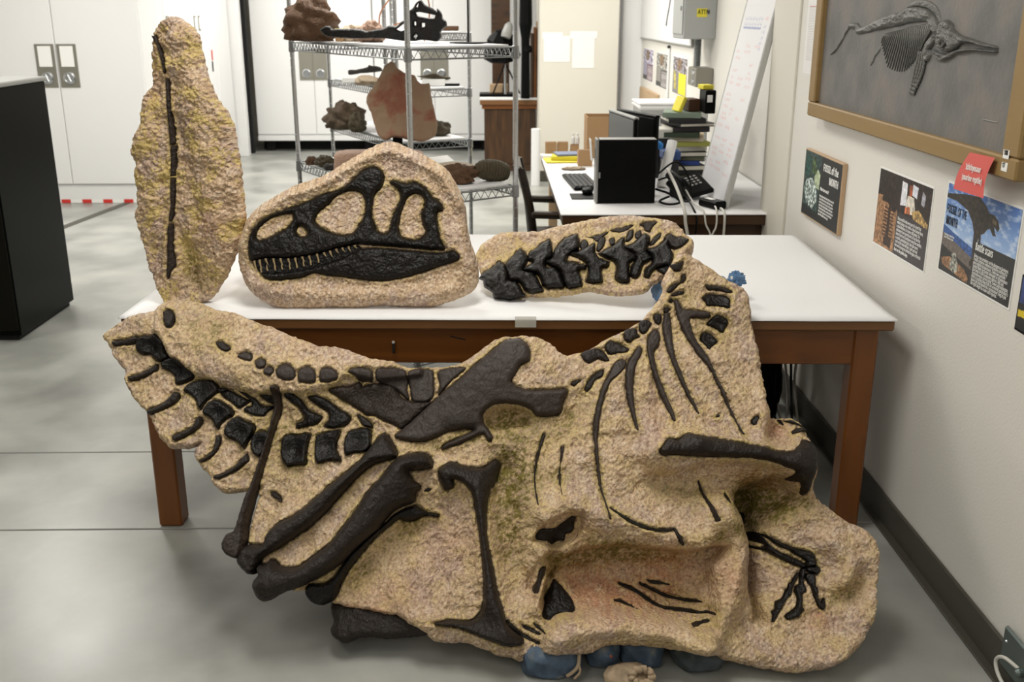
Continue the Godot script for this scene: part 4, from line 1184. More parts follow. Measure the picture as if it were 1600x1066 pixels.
func neck_cast() -> void:
	var a := Vector3(-0.013, 0.81, -3.34)
	var b := Vector3(0.55, 0.95, -3.275)
	var c := Vector3(0.24, 0.98, -3.47)
	var nn := (b - a).cross(c - a)
	if nn.z < 0:
		nn = -nn
	var S := new_sheet(a, nn, Vector3(-0.05, 0.35, 0.93))
	S.grid(735, 328, 1092, 478, 1.6)
	var t := thing("neck_cast", Vector3(0.3, 0.76, -3.32), "long tan plaster cast of black neck vertebrae propped on the table beside the skull", "fossil cast")
	var rim := natural(K("Q", [10, 300, 30, 260, 100, 190, 190, 150, 300, 140, 390, 138, 480, 135, 550, 110, 640, 90, 780, 60, 900, 38, 1000, 28, 1100, 25, 1200, 38, 1300, 52, 1390, 68, 1440, 110, 1480, 160, 1525, 200, 1525, 260, 1510, 290, 1440, 340, 1370, 380, 1330, 430, 1310, 460, 1240, 500, 1210, 540, 1130, 565, 1000, 572, 900, 560, 800, 545, 700, 560, 600, 575, 480, 582, 370, 580, 320, 590, 240, 598, 160, 580, 120, 545, 85, 510, 50, 450, 30, 370]), 2.0, 4.0, 21)
	S.ridge(S.H, K("Q", [60, 260, 200, 175, 480, 150, 800, 80, 1100, 45, 1380, 90]), 7.0, 0.012)
	S.ridge(S.H, K("Q", [150, 480, 400, 380, 800, 290, 1100, 270, 1400, 230]), 26.0, 0.012)
	S.ridge(S.H, K("Q", [1500, 230, 1420, 320, 1360, 380]), 7.0, 0.014)
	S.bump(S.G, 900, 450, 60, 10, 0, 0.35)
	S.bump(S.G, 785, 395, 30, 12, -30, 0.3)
	var L := pack([
		["neural_spine", "Q", 0.010, "bone_dark", [740, 215, 780, 200, 800, 235, 750, 280, 735, 250]],
		["neural_spine", "Q", 0.012, "bone_dark", [860, 210, 890, 175, 915, 180, 910, 230, 870, 290, 850, 280]],
		["neural_spine", "Q", 0.010, "bone_dark", [945, 200, 975, 180, 985, 230, 950, 240]],
		["neural_spine", "Q", 0.012, "bone_dark", [1055, 190, 1080, 140, 1110, 125, 1105, 180, 1070, 215, 1050, 215]],
		["neural_spine", "Q", 0.010, "bone_dark", [1120, 155, 1160, 130, 1165, 170, 1140, 200, 1120, 185]],
		["neural_spine", "Q", 0.010, "bone_dark", [1220, 220, 1260, 180, 1305, 145, 1300, 180, 1250, 235, 1220, 245]],
		["neural_spine", "Q", 0.009, "bone_brown", [765, 170, 820, 178, 900, 155, 942, 140, 890, 185, 850, 215, 830, 190]],
		["neural_spine", "Q", 0.009, "bone_brown", [945, 130, 1030, 115, 1112, 98, 1050, 140, 1010, 150, 960, 140]],
		["neural_spine", "Q", 0.009, "bone_brown", [1150, 95, 1180, 80, 1282, 78, 1240, 110, 1220, 150, 1190, 140, 1180, 110]],
		["vertebra", "Q", 0.022, "bone_dark", [1320, 190, 1365, 155, 1400, 175, 1495, 195, 1460, 240, 1390, 270, 1340, 230]],
		["rib", "Q", 0.012, "bone_black", [1265, 400, 1350, 380, 1355, 420, 1330, 440, 1290, 420]],
		["vertebra", "Q", 0.030, "bone_black", [1190, 270, 1250, 265, 1310, 230, 1350, 180, 1345, 240, 1380, 300, 1360, 370, 1280, 390, 1230, 420, 1215, 455, 1190, 457, 1195, 410, 1240, 370, 1240, 320], {"rough": 0.005, "grow": 1.6}],
		["vertebra", "Q", 0.032, "bone_black", [1035, 255, 1100, 240, 1150, 190, 1190, 160, 1220, 180, 1210, 230, 1190, 280, 1240, 330, 1200, 350, 1165, 380, 1150, 440, 1120, 467, 1090, 447, 1095, 390, 1130, 340, 1120, 300], {"rough": 0.005, "grow": 1.6}],
		["vertebra", "Q", 0.032, "bone_black", [870, 300, 930, 270, 980, 240, 1020, 200, 1045, 190, 1040, 250, 1120, 310, 1125, 345, 1080, 350, 1075, 420, 1080, 487, 1020, 492, 990, 470, 1000, 400, 980, 350, 930, 330], {"rough": 0.005, "grow": 1.6}],
		["vertebra", "Q", 0.032, "bone_black", [660, 300, 740, 280, 800, 250, 840, 230, 840, 290, 870, 330, 940, 360, 920, 390, 888, 385, 885, 430, 892, 490, 830, 497, 783, 490, 800, 430, 790, 370, 740, 330], {"rough": 0.005, "grow": 1.6}],
		["vertebra", "Q", 0.034, "bone_black", [555, 290, 590, 240, 640, 190, 715, 166, 730, 200, 725, 270, 680, 290, 650, 310, 640, 350, 700, 370, 780, 382, 770, 402, 720, 405, 740, 450, 752, 515, 660, 532, 630, 500, 610, 430, 560, 390, 490, 355, 550, 330], {"rough": 0.006, "r": 7.0, "grow": 1.6}],
		["vertebra", "Q", 0.034, "bone_black", [380, 340, 390, 290, 440, 260, 480, 225, 530, 203, 545, 260, 540, 320, 500, 345, 500, 395, 560, 400, 600, 440, 627, 525, 520, 532, 480, 510, 455, 445, 340, 415, 430, 355], {"rough": 0.006, "r": 7.0, "grow": 1.6}],
		["vertebra", "Q", 0.036, "bone_black", [220, 395, 240, 350, 270, 320, 325, 266, 370, 310, 375, 345, 350, 390, 335, 418, 410, 432, 440, 470, 482, 552, 400, 567, 355, 545, 320, 490, 250, 490, 240, 440], {"rough": 0.006, "r": 7.0, "grow": 1.6}],
		["vertebra", "Q", 0.040, "bone_black", [42, 465, 70, 430, 130, 395, 180, 348, 220, 380, 240, 440, 240, 482, 300, 492, 340, 560, 352, 587, 250, 612, 140, 597, 135, 565, 75, 522, 70, 480], {"rough": 0.007, "r": 8.0, "grow": 1.2}],
	])
	for e in L:
		near_bones(S, e[4])
	var top := rock_top(S, 7.0, 0.014, 0.004)
	var bot := func(x: float, y: float, _d: float) -> float: return S.smp(S.H, x, y) - 0.022
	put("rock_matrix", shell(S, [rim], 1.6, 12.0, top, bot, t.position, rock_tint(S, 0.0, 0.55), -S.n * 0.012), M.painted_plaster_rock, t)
	cast_bones(S, t, L)

# ---------------------------------------------------------------- room
const WALL_X := 1.335
const ALC_X := 1.51
func room() -> void:
	# concrete floor in saw-cut bays over a dark bed
	var fl := Node3D.new()
	called(fl, "floor")
	add_child(fl)
	fl.set_meta("kind", "structure")
	put("floor_bed", box(Vector3(9.4, 0.08, 18.0), 0.0), M.floor_joint, fl, Vector3(-2.6, -0.048, -5.4))
	var zs := [3.4, -1.2, -3.133, -3.776, -7.8, -14.2]
	var xs := [-7.0, -4.3, 2.0]
	for j in zs.size() - 1:
		for i in xs.size() - 1:
			var a := Vector2(xs[i], zs[j + 1])
			var b := Vector2(xs[i + 1], zs[j])
			put("concrete_panel", box(Vector3(b.x - a.x - 0.006, 0.04, b.y - a.y - 0.006), 0.003), M.polished_concrete, fl, Vector3((a.x + b.x) / 2, -0.02, (a.y + b.y) / 2))
	struct("ceiling", box(Vector3(9.4, 0.1, 18.0), 0.0), M.ceiling_paint, Vector3(-2.6, CEIL_H + 0.05, -5.4))
	struct("wall_right", box(Vector3(0.2, CEIL_H, 8.4), 0.004), M.wall_paint, Vector3(WALL_X + 0.1, CEIL_H / 2, -0.82))
	struct("wall_alcove", box(Vector3(0.2, CEIL_H, 9.0), 0.004), M.wall_paint, Vector3(ALC_X + 0.1, CEIL_H / 2, -9.4))
	struct("trim_1", box(Vector3(0.02, CEIL_H, 0.42), 0.004), M.wall_light, Vector3(WALL_X, CEIL_H / 2, -4.81))
	struct("wall_back", box(Vector3(9.4, CEIL_H, 0.2), 0.0), M.wall_light, Vector3(-2.6, CEIL_H / 2, -13.9))
	struct("wall_left", box(Vector3(0.2, CEIL_H, 18.0), 0.0), M.wall_paint, Vector3(-6.6, CEIL_H / 2, -5.4))
	struct("wall_front", box(Vector3(9.4, CEIL_H, 0.2), 0.0), M.wall_paint, Vector3(-2.6, CEIL_H / 2, 3.3))
	struct("wall_pillar", box(Vector3(0.78, CEIL_H, 0.9), 0.004), M.wall_light, Vector3(0.87, CEIL_H / 2, -11.05))
	struct("baseboard_pillar", box(Vector3(0.78, 0.11, 0.012), 0.003), M.rubber_base, Vector3(0.87, 0.055, -10.594))
	struct("baseboard_right", box(Vector3(0.012, 0.105, 8.38), 0.004), M.rubber_base, Vector3(WALL_X - 0.006, 0.0535, -0.83))
	struct("trim_2", box(Vector3(0.03, 0.008, 8.38), 0.003), M.rubber_base, Vector3(WALL_X - 0.022, 0.004, -0.83))
	struct("baseboard_alcove", box(Vector3(0.012, 0.105, 5.5), 0.004), M.rubber_base, Vector3(ALC_X - 0.006, 0.0535, -7.8))
	# door beyond the pillar: frame, leaf on the alcove wall, lever
	struct("trim_7", box(Vector3(0.28, CEIL_H, 0.06), 0.003), M.white_enamel, Vector3(1.39, CEIL_H / 2, -10.75))
	var d := Node3D.new()
	called(d, "door_1")
	add_child(d)
	d.position = Vector3(ALC_X, 0, -11.9)
	d.set_meta("kind", "structure")
	put("door_leaf", box(Vector3(0.03, 2.1, 1.0), 0.004), M.white_enamel, d, Vector3(-0.015, 1.05, 0))
	put("door_frame", box(Vector3(0.06, 2.16, 0.06), 0.004), M.white_enamel, d, Vector3(-0.03, 1.08, -0.56))
	put("door_frame", box(Vector3(0.06, 2.16, 0.06), 0.004), M.white_enamel, d, Vector3(-0.03, 1.08, 0.56))
	put("hinge", box(Vector3(0.05, 0.1, 0.05), 0.004), M.satin_plate, d, Vector3(-0.05, 1.0, -0.52))
	put("door_lever", box(Vector3(0.05, 0.16, 0.03), 0.006), M.satin_plate, d, Vector3(-0.05, 1.05, 0.42))
	struct("trim_3", box(Vector3(0.022, CEIL_H, 0.05), 0.003), M.seam, Vector3(1.285, CEIL_H / 2, -10.62))
	# steel plate with a cable on the baseboard, right foreground
	var t := thing("cable_plate", Vector3(WALL_X - 0.012, 0.02, -2.19), "small grey steel outlet plate with a white cable on the baseboard", "outlet plate")
	put("plate", box(Vector3(0.012, 0.115, 0.16), 0.005), M.steel_plate, t, Vector3(-0.002, 0.085, 0))
	put("clip", lathe([Vector2(0.0, 0), Vector2(0.012, 0), Vector2(0.012, 0.012), Vector2(0.006, 0.02), Vector2(0, 0.02)], 12), M.steel_plate, t, Vector3(-0.006, 0.075, 0.03), Vector3(0, 0, 90))
	put("screw", lathe([Vector2(0.0, 0), Vector2(0.005, 0), Vector2(0.003, 0.003), Vector2(0, 0.003)], 10), M.chrome, t, Vector3(-0.008, 0.105, -0.06), Vector3(0, 0, 90))
	put("cable", tube([Vector3(-0.012, 0.08, 0.02), Vector3(-0.03, 0.085, -0.02), Vector3(-0.035, 0.06, -0.045), Vector3(-0.035, 0.03, -0.02), Vector3(-0.03, 0.012, 0.05), Vector3(-0.03, 0.008, 0.25), Vector3(-0.03, 0.008, 0.5)], 0.005, 8, 6), M.cable_white, t)
	# floor rail by the cabinets
	struct("trim_4", box(Vector3(0.07, 0.006, 3.4), 0.002), M.rubber_base, Vector3(-3.42, 0.003, -8.9), Vector3(0, -7, 0))

# recessed handle plate of a specimen cabinet
func handle_plate(parent: Node3D, at: Vector3, rot: Vector3, card: bool) -> void:
	var b := Basis.from_euler(rot * PI / 180.0)
	put("handle_plate", box(Vector3(0.17, 0.37, 0.008), 0.003), M.satin_plate, parent, at, rot)
	if card:
		put("label_card", box(Vector3(0.115, 0.175, 0.004), 0.001), M.paper, parent, at + b * Vector3(0, 0.08, 0.005), rot)
	put("turn_handle", lathe([Vector2(0.0, 0), Vector2(0.052, 0), Vector2(0.054, 0.008), Vector2(0.04, 0.012), Vector2(0.034, 0.006), Vector2(0.0, 0.006)], 20), M.chrome, parent, at + b * Vector3(0, -0.105, 0.004), rot + Vector3(90, 0, 0))
	put("turn_grip", box(Vector3(0.016, 0.075, 0.018), 0.005), M.chrome, parent, at + b * Vector3(0, -0.105, 0.016), rot + Vector3(0, 0, 20))

func small_pull(parent: Node3D, at: Vector3, rot: Vector3) -> void:
	var b := Basis.from_euler(rot * PI / 180.0)
	put("pull_frame", box(Vector3(0.07, 0.15, 0.006), 0.002), M.satin_plate, parent, at, rot)
	put("pull_card", box(Vector3(0.045, 0.115, 0.004), 0.001), M.paper, parent, at + b * Vector3(0, 0, 0.003), rot)

func cabinets() -> void:
	# near bank, front face towards the camera
	var H := 2.4
	for i in 2:
		var xr := -3.07 - i * 1.5
		var t := thing("specimen_cabinet", Vector3(xr - 0.75, 0, -9.39), ["white steel specimen cabinet with two plated door handles behind the tall tail cast", "white steel cabinet at the far left behind the low black cabinet"][i], "cabinet")
		put("body", box(Vector3(1.496, H - 0.02, 0.7), 0.006), M.white_enamel, t, Vector3(0, H / 2 + 0.02, -0.36))
		put("plinth", box(Vector3(1.49, 0.155, 0.68), 0.004), M.white_enamel, t, Vector3(0, 0.0775, -0.355))
		for s in [-1, 1]:
			put("door", box(Vector3(0.742, H - 0.2, 0.018), 0.004), M.white_enamel, t, Vector3(s * 0.374, H / 2 + 0.08, 0.0))
			if i == 0:
				handle_plate(t, Vector3(s * 0.096, 1.22, 0.013), Vector3.ZERO, true)
		put("warning_tape", box(Vector3(1.49, 0.035, 0.003), 0.001), M.paper, t, Vector3(0, 0.02, -0.012))
		for k in 8:
			put("tape_stripe", box(Vector3(0.085, 0.034, 0.003), 0.001), M.red_tape, t, Vector3(-0.66 + k * 0.19, 0.02, -0.0105))
	# bank running back from it, doors facing right
	for i in 2:
		var zc := -10.13 - 0.61 - i * 1.222
		var t := thing("specimen_cabinet", Vector3(-3.08, 0, zc), ["white steel cabinet side bank with small pulls just right of the tail cast", "farther white steel cabinet of the side bank near the open door post"][i], "cabinet")
		put("body", box(Vector3(0.7, H - 0.02, 1.215), 0.006), M.white_enamel, t, Vector3(-0.37, H / 2 + 0.02, 0))
		put("plinth", box(Vector3(0.68, 0.15, 1.21), 0.004), M.white_enamel, t, Vector3(-0.365, 0.075, 0))
		for s in [-1, 1]:
			put("door", box(Vector3(0.018, H - 0.2, 0.602), 0.004), M.white_enamel, t, Vector3(-0.01, H / 2 + 0.08, s * 0.304))
			if i == 0:
				small_pull(t, Vector3(0.003, 1.56, s * 0.08 - 0.52), Vector3(0, 90, 0))
		if i == 0:
			small_pull(t, Vector3(0.003, 1.56, 0.5), Vector3(0, 90, 0))
		else:
			put("sticker", box(Vector3(0.002, 0.11, 0.05), 0.001), M.red_tape, t, Vector3(0.001, 1.22, 0.22))
			put("sticker", box(Vector3(0.002, 0.11, 0.05), 0.001), M.ink, t, Vector3(0.001, 1.10, 0.23))
	struct("trim_5", box(Vector3(0.14, CEIL_H, 0.12), 0.006), M.white_enamel, Vector3(-3.03, CEIL_H / 2, -12.65))
	struct("trim_6", box(Vector3(0.06, CEIL_H, 0.06), 0.006), M.dark_gap, Vector3(-2.98, CEIL_H / 2, -12.9))
	# far bank at the back wall, on dark feet
	var far_label := ["large white specimen cabinet at the back wall left of the wire shelves", "large white specimen cabinet at the back wall behind the wire shelves", "white specimen cabinet at the back wall behind the photo lights"]
	for i in 3:
		var xl := -2.93 + i * 1.48
		var t := thing("specimen_cabinet", Vector3(xl + 0.74, 0, -13.0), far_label[i], "cabinet")
		put("body", box(Vector3(1.47, 2.3, 0.7), 0.006), M.white_enamel, t, Vector3(0, 1.29, -0.37))
		put("bottom_rail", box(Vector3(1.47, 0.06, 0.02), 0.004), M.white_enamel, t, Vector3(0, 0.17, -0.005))
		for s in [-1, 1]:
			put("door", box(Vector3(0.728, 2.2, 0.018), 0.004), M.white_enamel, t, Vector3(s * 0.367, 1.32, -0.01))
			handle_plate(t, Vector3(s * 0.085, 1.06, 0.004), Vector3.ZERO, false)
			put("foot", box(Vector3(0.1, 0.15, 0.5), 0.004), M.dark_gap, t, Vector3(s * 0.62, 0.075, -0.4))
		put("kick_panel", box(Vector3(1.46, 0.14, 0.02), 0.002), M.dark_gap, t, Vector3(0, 0.07, -0.3))
	# low black cabinet, left foreground
	var t := thing("black_cabinet", Vector3(-2.96, 0, -5.6), "low glossy black cabinet at the left edge before the white cabinets", "cabinet")
	put("body", box(Vector3(0.9, 1.275, 0.72), 0.006), M.black_enamel, t, Vector3(0, 0.665, 0))
	put("top_panel", box(Vector3(0.92, 0.025, 0.745), 0.006), M.silver_plastic, t, Vector3(0, 1.315, 0))  # grey colour paints the reflection on the black top
	put("plinth", box(Vector3(0.86, 0.03, 0.68), 0.003), M.dark_gap, t, Vector3(0, 0.015, 0))
	for s in [-1, 1]:
		put("door", box(Vector3(0.44, 1.2, 0.016), 0.005), M.black_side, t, Vector3(s * 0.223, 0.66, 0.366))
		put("handle", box(Vector3(0.014, 0.12, 0.02), 0.004), M.chrome, t, Vector3(s * 0.04, 0.75, 0.382))

func main_table() -> void:
	var t := thing("work_table", Vector3(-1.176, 0, -3.114), "long red-brown wooden worktable under the casts", "table", "", -1.74)
	t.rotation_degrees.y = -1.74
	var W := 2.432
	var D := 1.26
	put("tabletop", box(Vector3(W, 0.034, D), 0.005), M.oak_edge, t, Vector3(W / 2, 0.733, -D / 2))
	for s in [0, 1]:
		put("apron", box(Vector3(W - 0.2, 0.125, 0.024), 0.003), M.oak_red, t, Vector3(W / 2, 0.6535, -0.055 - s * (D - 0.11)))
		put("apron", box(Vector3(0.024, 0.125, D - 0.2), 0.003), M.oak_red, t, Vector3(0.055 + s * (W - 0.11), 0.6535, -D / 2))
		for r in [0, 1]:
			put("leg", box(Vector3(0.078, 0.716, 0.078), 0.006), M.oak_red_upright, t, Vector3(0.072 + s * (W - 0.144), 0.358, -0.075 - r * (D - 0.15)))
	put("hook", tube([Vector3(0.855, 0.662, -0.044), Vector3(0.855, 0.66, -0.03), Vector3(0.855, 0.64, -0.026), Vector3(0.855, 0.63, -0.03)], 0.004, 6, 3), M.ink, t)
	put("hook_tip", lathe([Vector2(0, 0), Vector2(0.005, 0.003), Vector2(0.005, 0.008), Vector2(0, 0.011)], 8), M.paper, t, Vector3(0.855, 0.66, -0.028))
	put("scratch_mark", box(Vector3(0.05, 0.004, 0.001), 0.0), M.ink, t, Vector3(1.06, 0.676, -0.0425), Vector3(0, 0, -14))
	# white foam cover: a sheet with softly rounded, slightly wavy edges
	var v := PackedVector3Array()
	var n := PackedVector3Array()
	var idx := PackedInt32Array()
	var nx := 80
	var nz := 44
	for j in nz + 1:
		for i in nx + 1:
			var u := float(i) / nx
			var w := float(j) / nz
			var ex := minf(u, 1 - u) * (W + 0.01)
			var ez := minf(w, 1 - w) * (D + 0.012)
			var e := minf(ex, ez)
			var fall := 0.008 * exp(-e * e / 0.0004)
			var y := 0.7625 + 0.0025 * no_a.get_noise_2d(u * 90, w * 60) - fall
			v.append(Vector3(-0.005 + u * (W + 0.01), y, 0.006 - w * (D + 0.012) + 0.004 * no_a.get_noise_1d(u * 260) * (1 if j == 0 else 0)))
	for k in v.size():
		n.append(Vector3.UP)
	var st := SurfaceTool.new()
	for j in nz:
		for i in nx:
			var a := j * (nx + 1) + i
			idx.append_array([a, a + nx + 1, a + 1, a + 1, a + nx + 1, a + nx + 2])
	# hem down to the wood
	var ring := []
	for i in nx + 1: ring.append(i)
	for j in range(1, nz + 1): ring.append(j * (nx + 1) + nx)
	for i in range(nx - 1, -1, -1): ring.append(nz * (nx + 1) + i)
	for j in range(nz - 1, 0, -1): ring.append(j * (nx + 1))
	var off := v.size()
	for q in ring:
		v.append(v[q])
		v.append(Vector3(v[q].x, 0.7503, v[q].z))
		n.append_array([Vector3.UP, Vector3.UP])
	for k in ring.size():
		var a := off + k * 2
		var b := off + ((k + 1) % ring.size()) * 2
		idx.append_array([a, b, a + 1, b, b + 1, a + 1])
	st.create_from_arrays(_arr(v, n, idx))
	st.set_smooth_group(-1)
	st.generate_normals()
	var c := put("table_cover", st.commit(), M.foam_sheet, self, t.position)
	c.rotation_degrees.y = -1.74
	tag(c, "thin white foam sheet covering the top of the worktable", "table cover")
	# sacks: one behind the skull cast, one blue under the joint of the body cast
	var s := thing("sack", Vector3(-0.69, 0.765, -3.52), "tan paper sack of sand behind the left end of the skull cast", "sack")
	put("bag", lump(Vector3(0.36, 0.26, 0.22), 3, 0.10, 1.2, -0.8, 0.75), M.sack_tan, s, Vector3(0, 0.105, 0))
	put("fold", box(Vector3(0.2, 0.03, 0.1), 0.012), M.sack_tan, s, Vector3(0.02, 0.205, 0), Vector3(6, 0, 4))
	var bs := thing("sandbag", Vector3(0.675, 0.765, -3.235), "blue cloth sandbag on the table behind the joint of the body cast", "sandbag")
	put("bag", lump(Vector3(0.27, 0.10, 0.13), 8, 0.12, 1.1, -0.7, 0.8), M.cloth_blue, bs, Vector3(-0.03, 0.036, 0), Vector3(0, 10, 0))
	put("tied_end", lump(Vector3(0.055, 0.05, 0.05), 12, 0.3, 2.0, -0.9), M.cloth_blue, bs, Vector3(0.122, 0.07, -0.01))
	put("tie_cord", tube([Vector3(0.10, 0.04, 0.01), Vector3(0.105, 0.08, 0.0), Vector3(0.10, 0.055, -0.03), Vector3(0.095, 0.03, -0.02)], 0.006, 6, 4), M.paper_cream, bs)
	var tape := mat("clear_tape", Color(0.9, 0.9, 0.86, 0.45), 0.3)
	tape.transparency = BaseMaterial3D.TRANSPARENCY_ALPHA
	tag(put("tape_strip", box(Vector3(0.066, 0.036, 0.002), 0.0005), tape, self, Vector3(0.10, 0.747, -3.0635), Vector3(0, -1.74, 0)), "strip of clear tape over the white sheet's front edge on the worktable", "tape")

func _arr(v, n, idx) -> Array:
	var a := []
	a.resize(Mesh.ARRAY_MAX)
	a[Mesh.ARRAY_VERTEX] = v
	a[Mesh.ARRAY_NORMAL] = n
	a[Mesh.ARRAY_INDEX] = idx
	return a

func floor_sacks() -> void:
	var data := [
		[Vector3(0.15, 0, -2.375), Vector3(0.17, 0.085, 0.19), "sack_blue", 41, "dark blue cloth sandbag on the floor under the cast, leftmost of the row", 0.62],
		[Vector3(0.287, 0.0, -2.385), Vector3(0.098, 0.09, 0.14), "sack_blue", 42, "small blue sandbag with an orange stain between two larger blue ones", 0.8],
		[Vector3(0.40, 0.0, -2.41), Vector3(0.12, 0.105, 0.19), "sack_blue", 43, "blue sandbag with a straight hem above the beige sack", 0.6],
		[Vector3(0.345, 0, -2.262), Vector3(0.13, 0.055, 0.10), "sack_beige", 44, "beige cloth sack with a gathered tied neck on the floor", 0.85],
		[Vector3(0.545, 0, -2.375), Vector3(0.15, 0.09, 0.18), "sack_grey", 45, "grey-blue stained sandbag with a knotted end, rightmost under the cast", 0.85],
	]
	for e in data:
		var t := thing("sandbag", e[0], e[4], "sandbag")
		var s: Vector3 = e[1]
		put("bag", lump(s, e[3], 0.08, 1.2, -0.75, e[5], 34), M[e[2]], t, Vector3(0, s.y * 0.37, 0), Vector3(0, e[3] * 7 % 20 - 10, 0))
		if e[3] == 41:
			put("tie_string", tube([Vector3(0.07, 0.065, 0.07), Vector3(0.065, 0.045, 0.095), Vector3(0.05, 0.03, 0.102), Vector3(0.035, 0.02, 0.104)], 0.005, 6, 4), M.sack_beige, t)
			put("tie_string", tube([Vector3(0.065, 0.05, 0.092), Vector3(0.07, 0.03, 0.1), Vector3(0.055, 0.012, 0.104)], 0.004, 6, 4), M.sack_beige, t)
		if e[3] == 42:
			put("stain_patch", lump(Vector3(0.02, 0.014, 0.008), 5, 0.3, 2.0, -1.0), mat("orange_stain", Color(0.72, 0.4, 0.27), 0.8), t, Vector3(0.012, 0.045, 0.066))
		if e[3] == 44:
			var ring := []
			for k in 25:
				var a := TAU * k / 24.0
				var r := 0.026 + 0.005 * cos(a * 9.0)
				ring.append(Vector3(cos(a) * r, 0.006 * sin(a * 9.0), sin(a) * r * 0.7))
			put("gathered_neck", tube(ring, 0.009, 8, 2), M.sack_beige, t, Vector3(0.03, 0.045, 0.03), Vector3(55, 0, 0))
		if e[3] == 45:
			put("knot", lump(Vector3(0.05, 0.04, 0.04), 6, 0.3, 2.0, -0.95), M.sack_grey, t, Vector3(0.09, 0.04, 0.03))

# ---------------------------------------------------------------- wire shelving and the specimens on it
# N near corner, U to the right corner, L to the left corner (floor plan); tiers: heights
func wire_shelf(N: Vector2, U: Vector2, L: Vector2, tiers: Array, H: float, label: String) -> Node3D:
	var t := thing("wire_shelf", Vector3(N.x, 0, N.y), label, "shelf")
	var c := [Vector2.ZERO, U, U + L, L]
	var p3 := func(q: Vector2, y: float) -> Vector3: return Vector3(q.x, y, q.y)
	for q in c:
		var rings := [Vector2(0, 0.0), Vector2(0.014, 0.0), Vector2(0.014, 0.03), Vector2(0.0127, 0.034)]
		var y := 0.06
		while y < H:
			rings.append(Vector2(0.0127, y))
			rings.append(Vector2(0.0118, y + 0.0015))
			rings.append(Vector2(0.0127, y + 0.003))
			y += 0.0508
		rings.append(Vector2(0.0127, H))
		rings.append(Vector2(0, H))
		put("post", lathe(rings, 12), M.chrome, t, p3.call(q, 0.0))
	for y: float in tiers:
		var sh := Node3D.new()
		called(sh, "wire_tier")
		t.add_child(sh, true)
		for k in 4:
			var a: Vector3 = p3.call(c[k], y)
			var b: Vector3 = p3.call(c[(k + 1) % 4], y)
			var dir := (b - a).normalized()
			var list := [[tube([a + dir * 0.014, b - dir * 0.014], 0.0042, 6), Transform3D()], [tube([a + dir * 0.014 + Vector3(0, -0.042, 0), b - dir * 0.014 + Vector3(0, -0.042, 0)], 0.0042, 6), Transform3D()]]
			var m := int(a.distance_to(b) / 0.042)
			var zig := []
			for i in m * 2 + 1:
				zig.append(a.lerp(b, 0.015 + 0.97 * i / (m * 2.0)) + Vector3(0, -0.004 if i % 2 == 0 else -0.038, 0))
			list.append([tube(zig, 0.0026, 5), Transform3D()])
			put("truss_edge", join(list), M.zinc, sh)
		var wires := []
		var m2 := int(L.length() / 0.026)
		for i in range(1, m2):
			var o := L * (float(i) / m2)
			wires.append([tube([p3.call(o, y), p3.call(o + U, y)], 0.0016, 4), Transform3D()])
		for i in [0.33, 0.67]:
			wires.append([tube([p3.call(U * i, y - 0.005), p3.call(U * i + L, y - 0.005)], 0.0028, 5), Transform3D()])
		var deck := put("deck_wires", join(wires), M.zinc, sh)
		deck.set_meta("kind", "stuff")
		for q in c:
			put("collar", lathe([Vector2(0.0135, -0.052), Vector2(0.0185, -0.05), Vector2(0.0165, 0.006), Vector2(0.0135, 0.008)], 12), M.zinc, sh, p3.call(q, y))
	return t

func liner(N: Vector2, U: Vector2, L: Vector2, y: float, label: String) -> void:
	var S := SurfaceTool.new()
	S.begin(Mesh.PRIMITIVE_TRIANGLES)
	S.set_smooth_group(-1)
	var i := 0.025
	var un := U.normalized() * i
	var ln := L.normalized() * i
	var c := [N + un + ln, N + U - un + ln, N + U + L - un - ln, N + L + un - ln]
	var lo := y + 0.0045
	var hi := y + 0.0125
	var P := func(k: int, h: float) -> Vector3: return Vector3(c[k % 4].x, h, c[k % 4].y)
	var quads := [[P.call(0, hi), P.call(1, hi), P.call(2, hi), P.call(3, hi), Vector3.UP], [P.call(0, lo), P.call(1, lo), P.call(2, lo), P.call(3, lo), Vector3.DOWN]]
	for k in 4:
		var mid: Vector3 = (P.call(k, lo) + P.call(k + 1, lo)) * 0.5 - (P.call(0, lo) + P.call(2, lo)) * 0.5
		quads.append([P.call(k, lo), P.call(k + 1, lo), P.call(k + 1, hi), P.call(k, hi), mid])
	for q in quads:
		var p := [q[0], q[1], q[2], q[3]]
		if (p[2] - p[0]).cross(p[1] - p[0]).dot(q[4]) < 0:
			p.reverse()
		for e in [0, 1, 2, 0, 2, 3]:
			S.add_vertex(p[e])
	S.generate_normals()
	tag(put("shelf_liner", S.commit(), M.foam_sheet, self), label, "shelf liner")

func stone(what: String, at: Vector3, s: Vector3, m: String, seed_: int, label: String, cat := "fossil", amp := 0.2, freq := 1.4, turn := 0.0, group := "") -> void:
	var o := put(what, lump(s, seed_, amp, freq, -0.72), M[m], self, at + Vector3(0, s.y * 0.365, 0), Vector3(0, turn, 0))
	tag(o, label, cat, group)

# flat piece cut to an outline seen in the photograph, standing on its sheet
func cutout(what: String, S: Sheet, rings: Array, H: float, m: Material, label: String, cat: String, r := 4.0, step := 0.7) -> void:
	var o := Node3D.new()
	called(o, what)
	var c := Vector2.ZERO
	for q: Vector2 in rings[0]:
		c += q / rings[0].size()
	add_child(o, true)
	o.position = S.at(c.x, c.y, 0)
	tag(o, label, cat)
	bone(S, o, "body", rings, H, m, {"both": true, "r": r, "step": step, "sink": 0.0, "rough": H * 0.12})

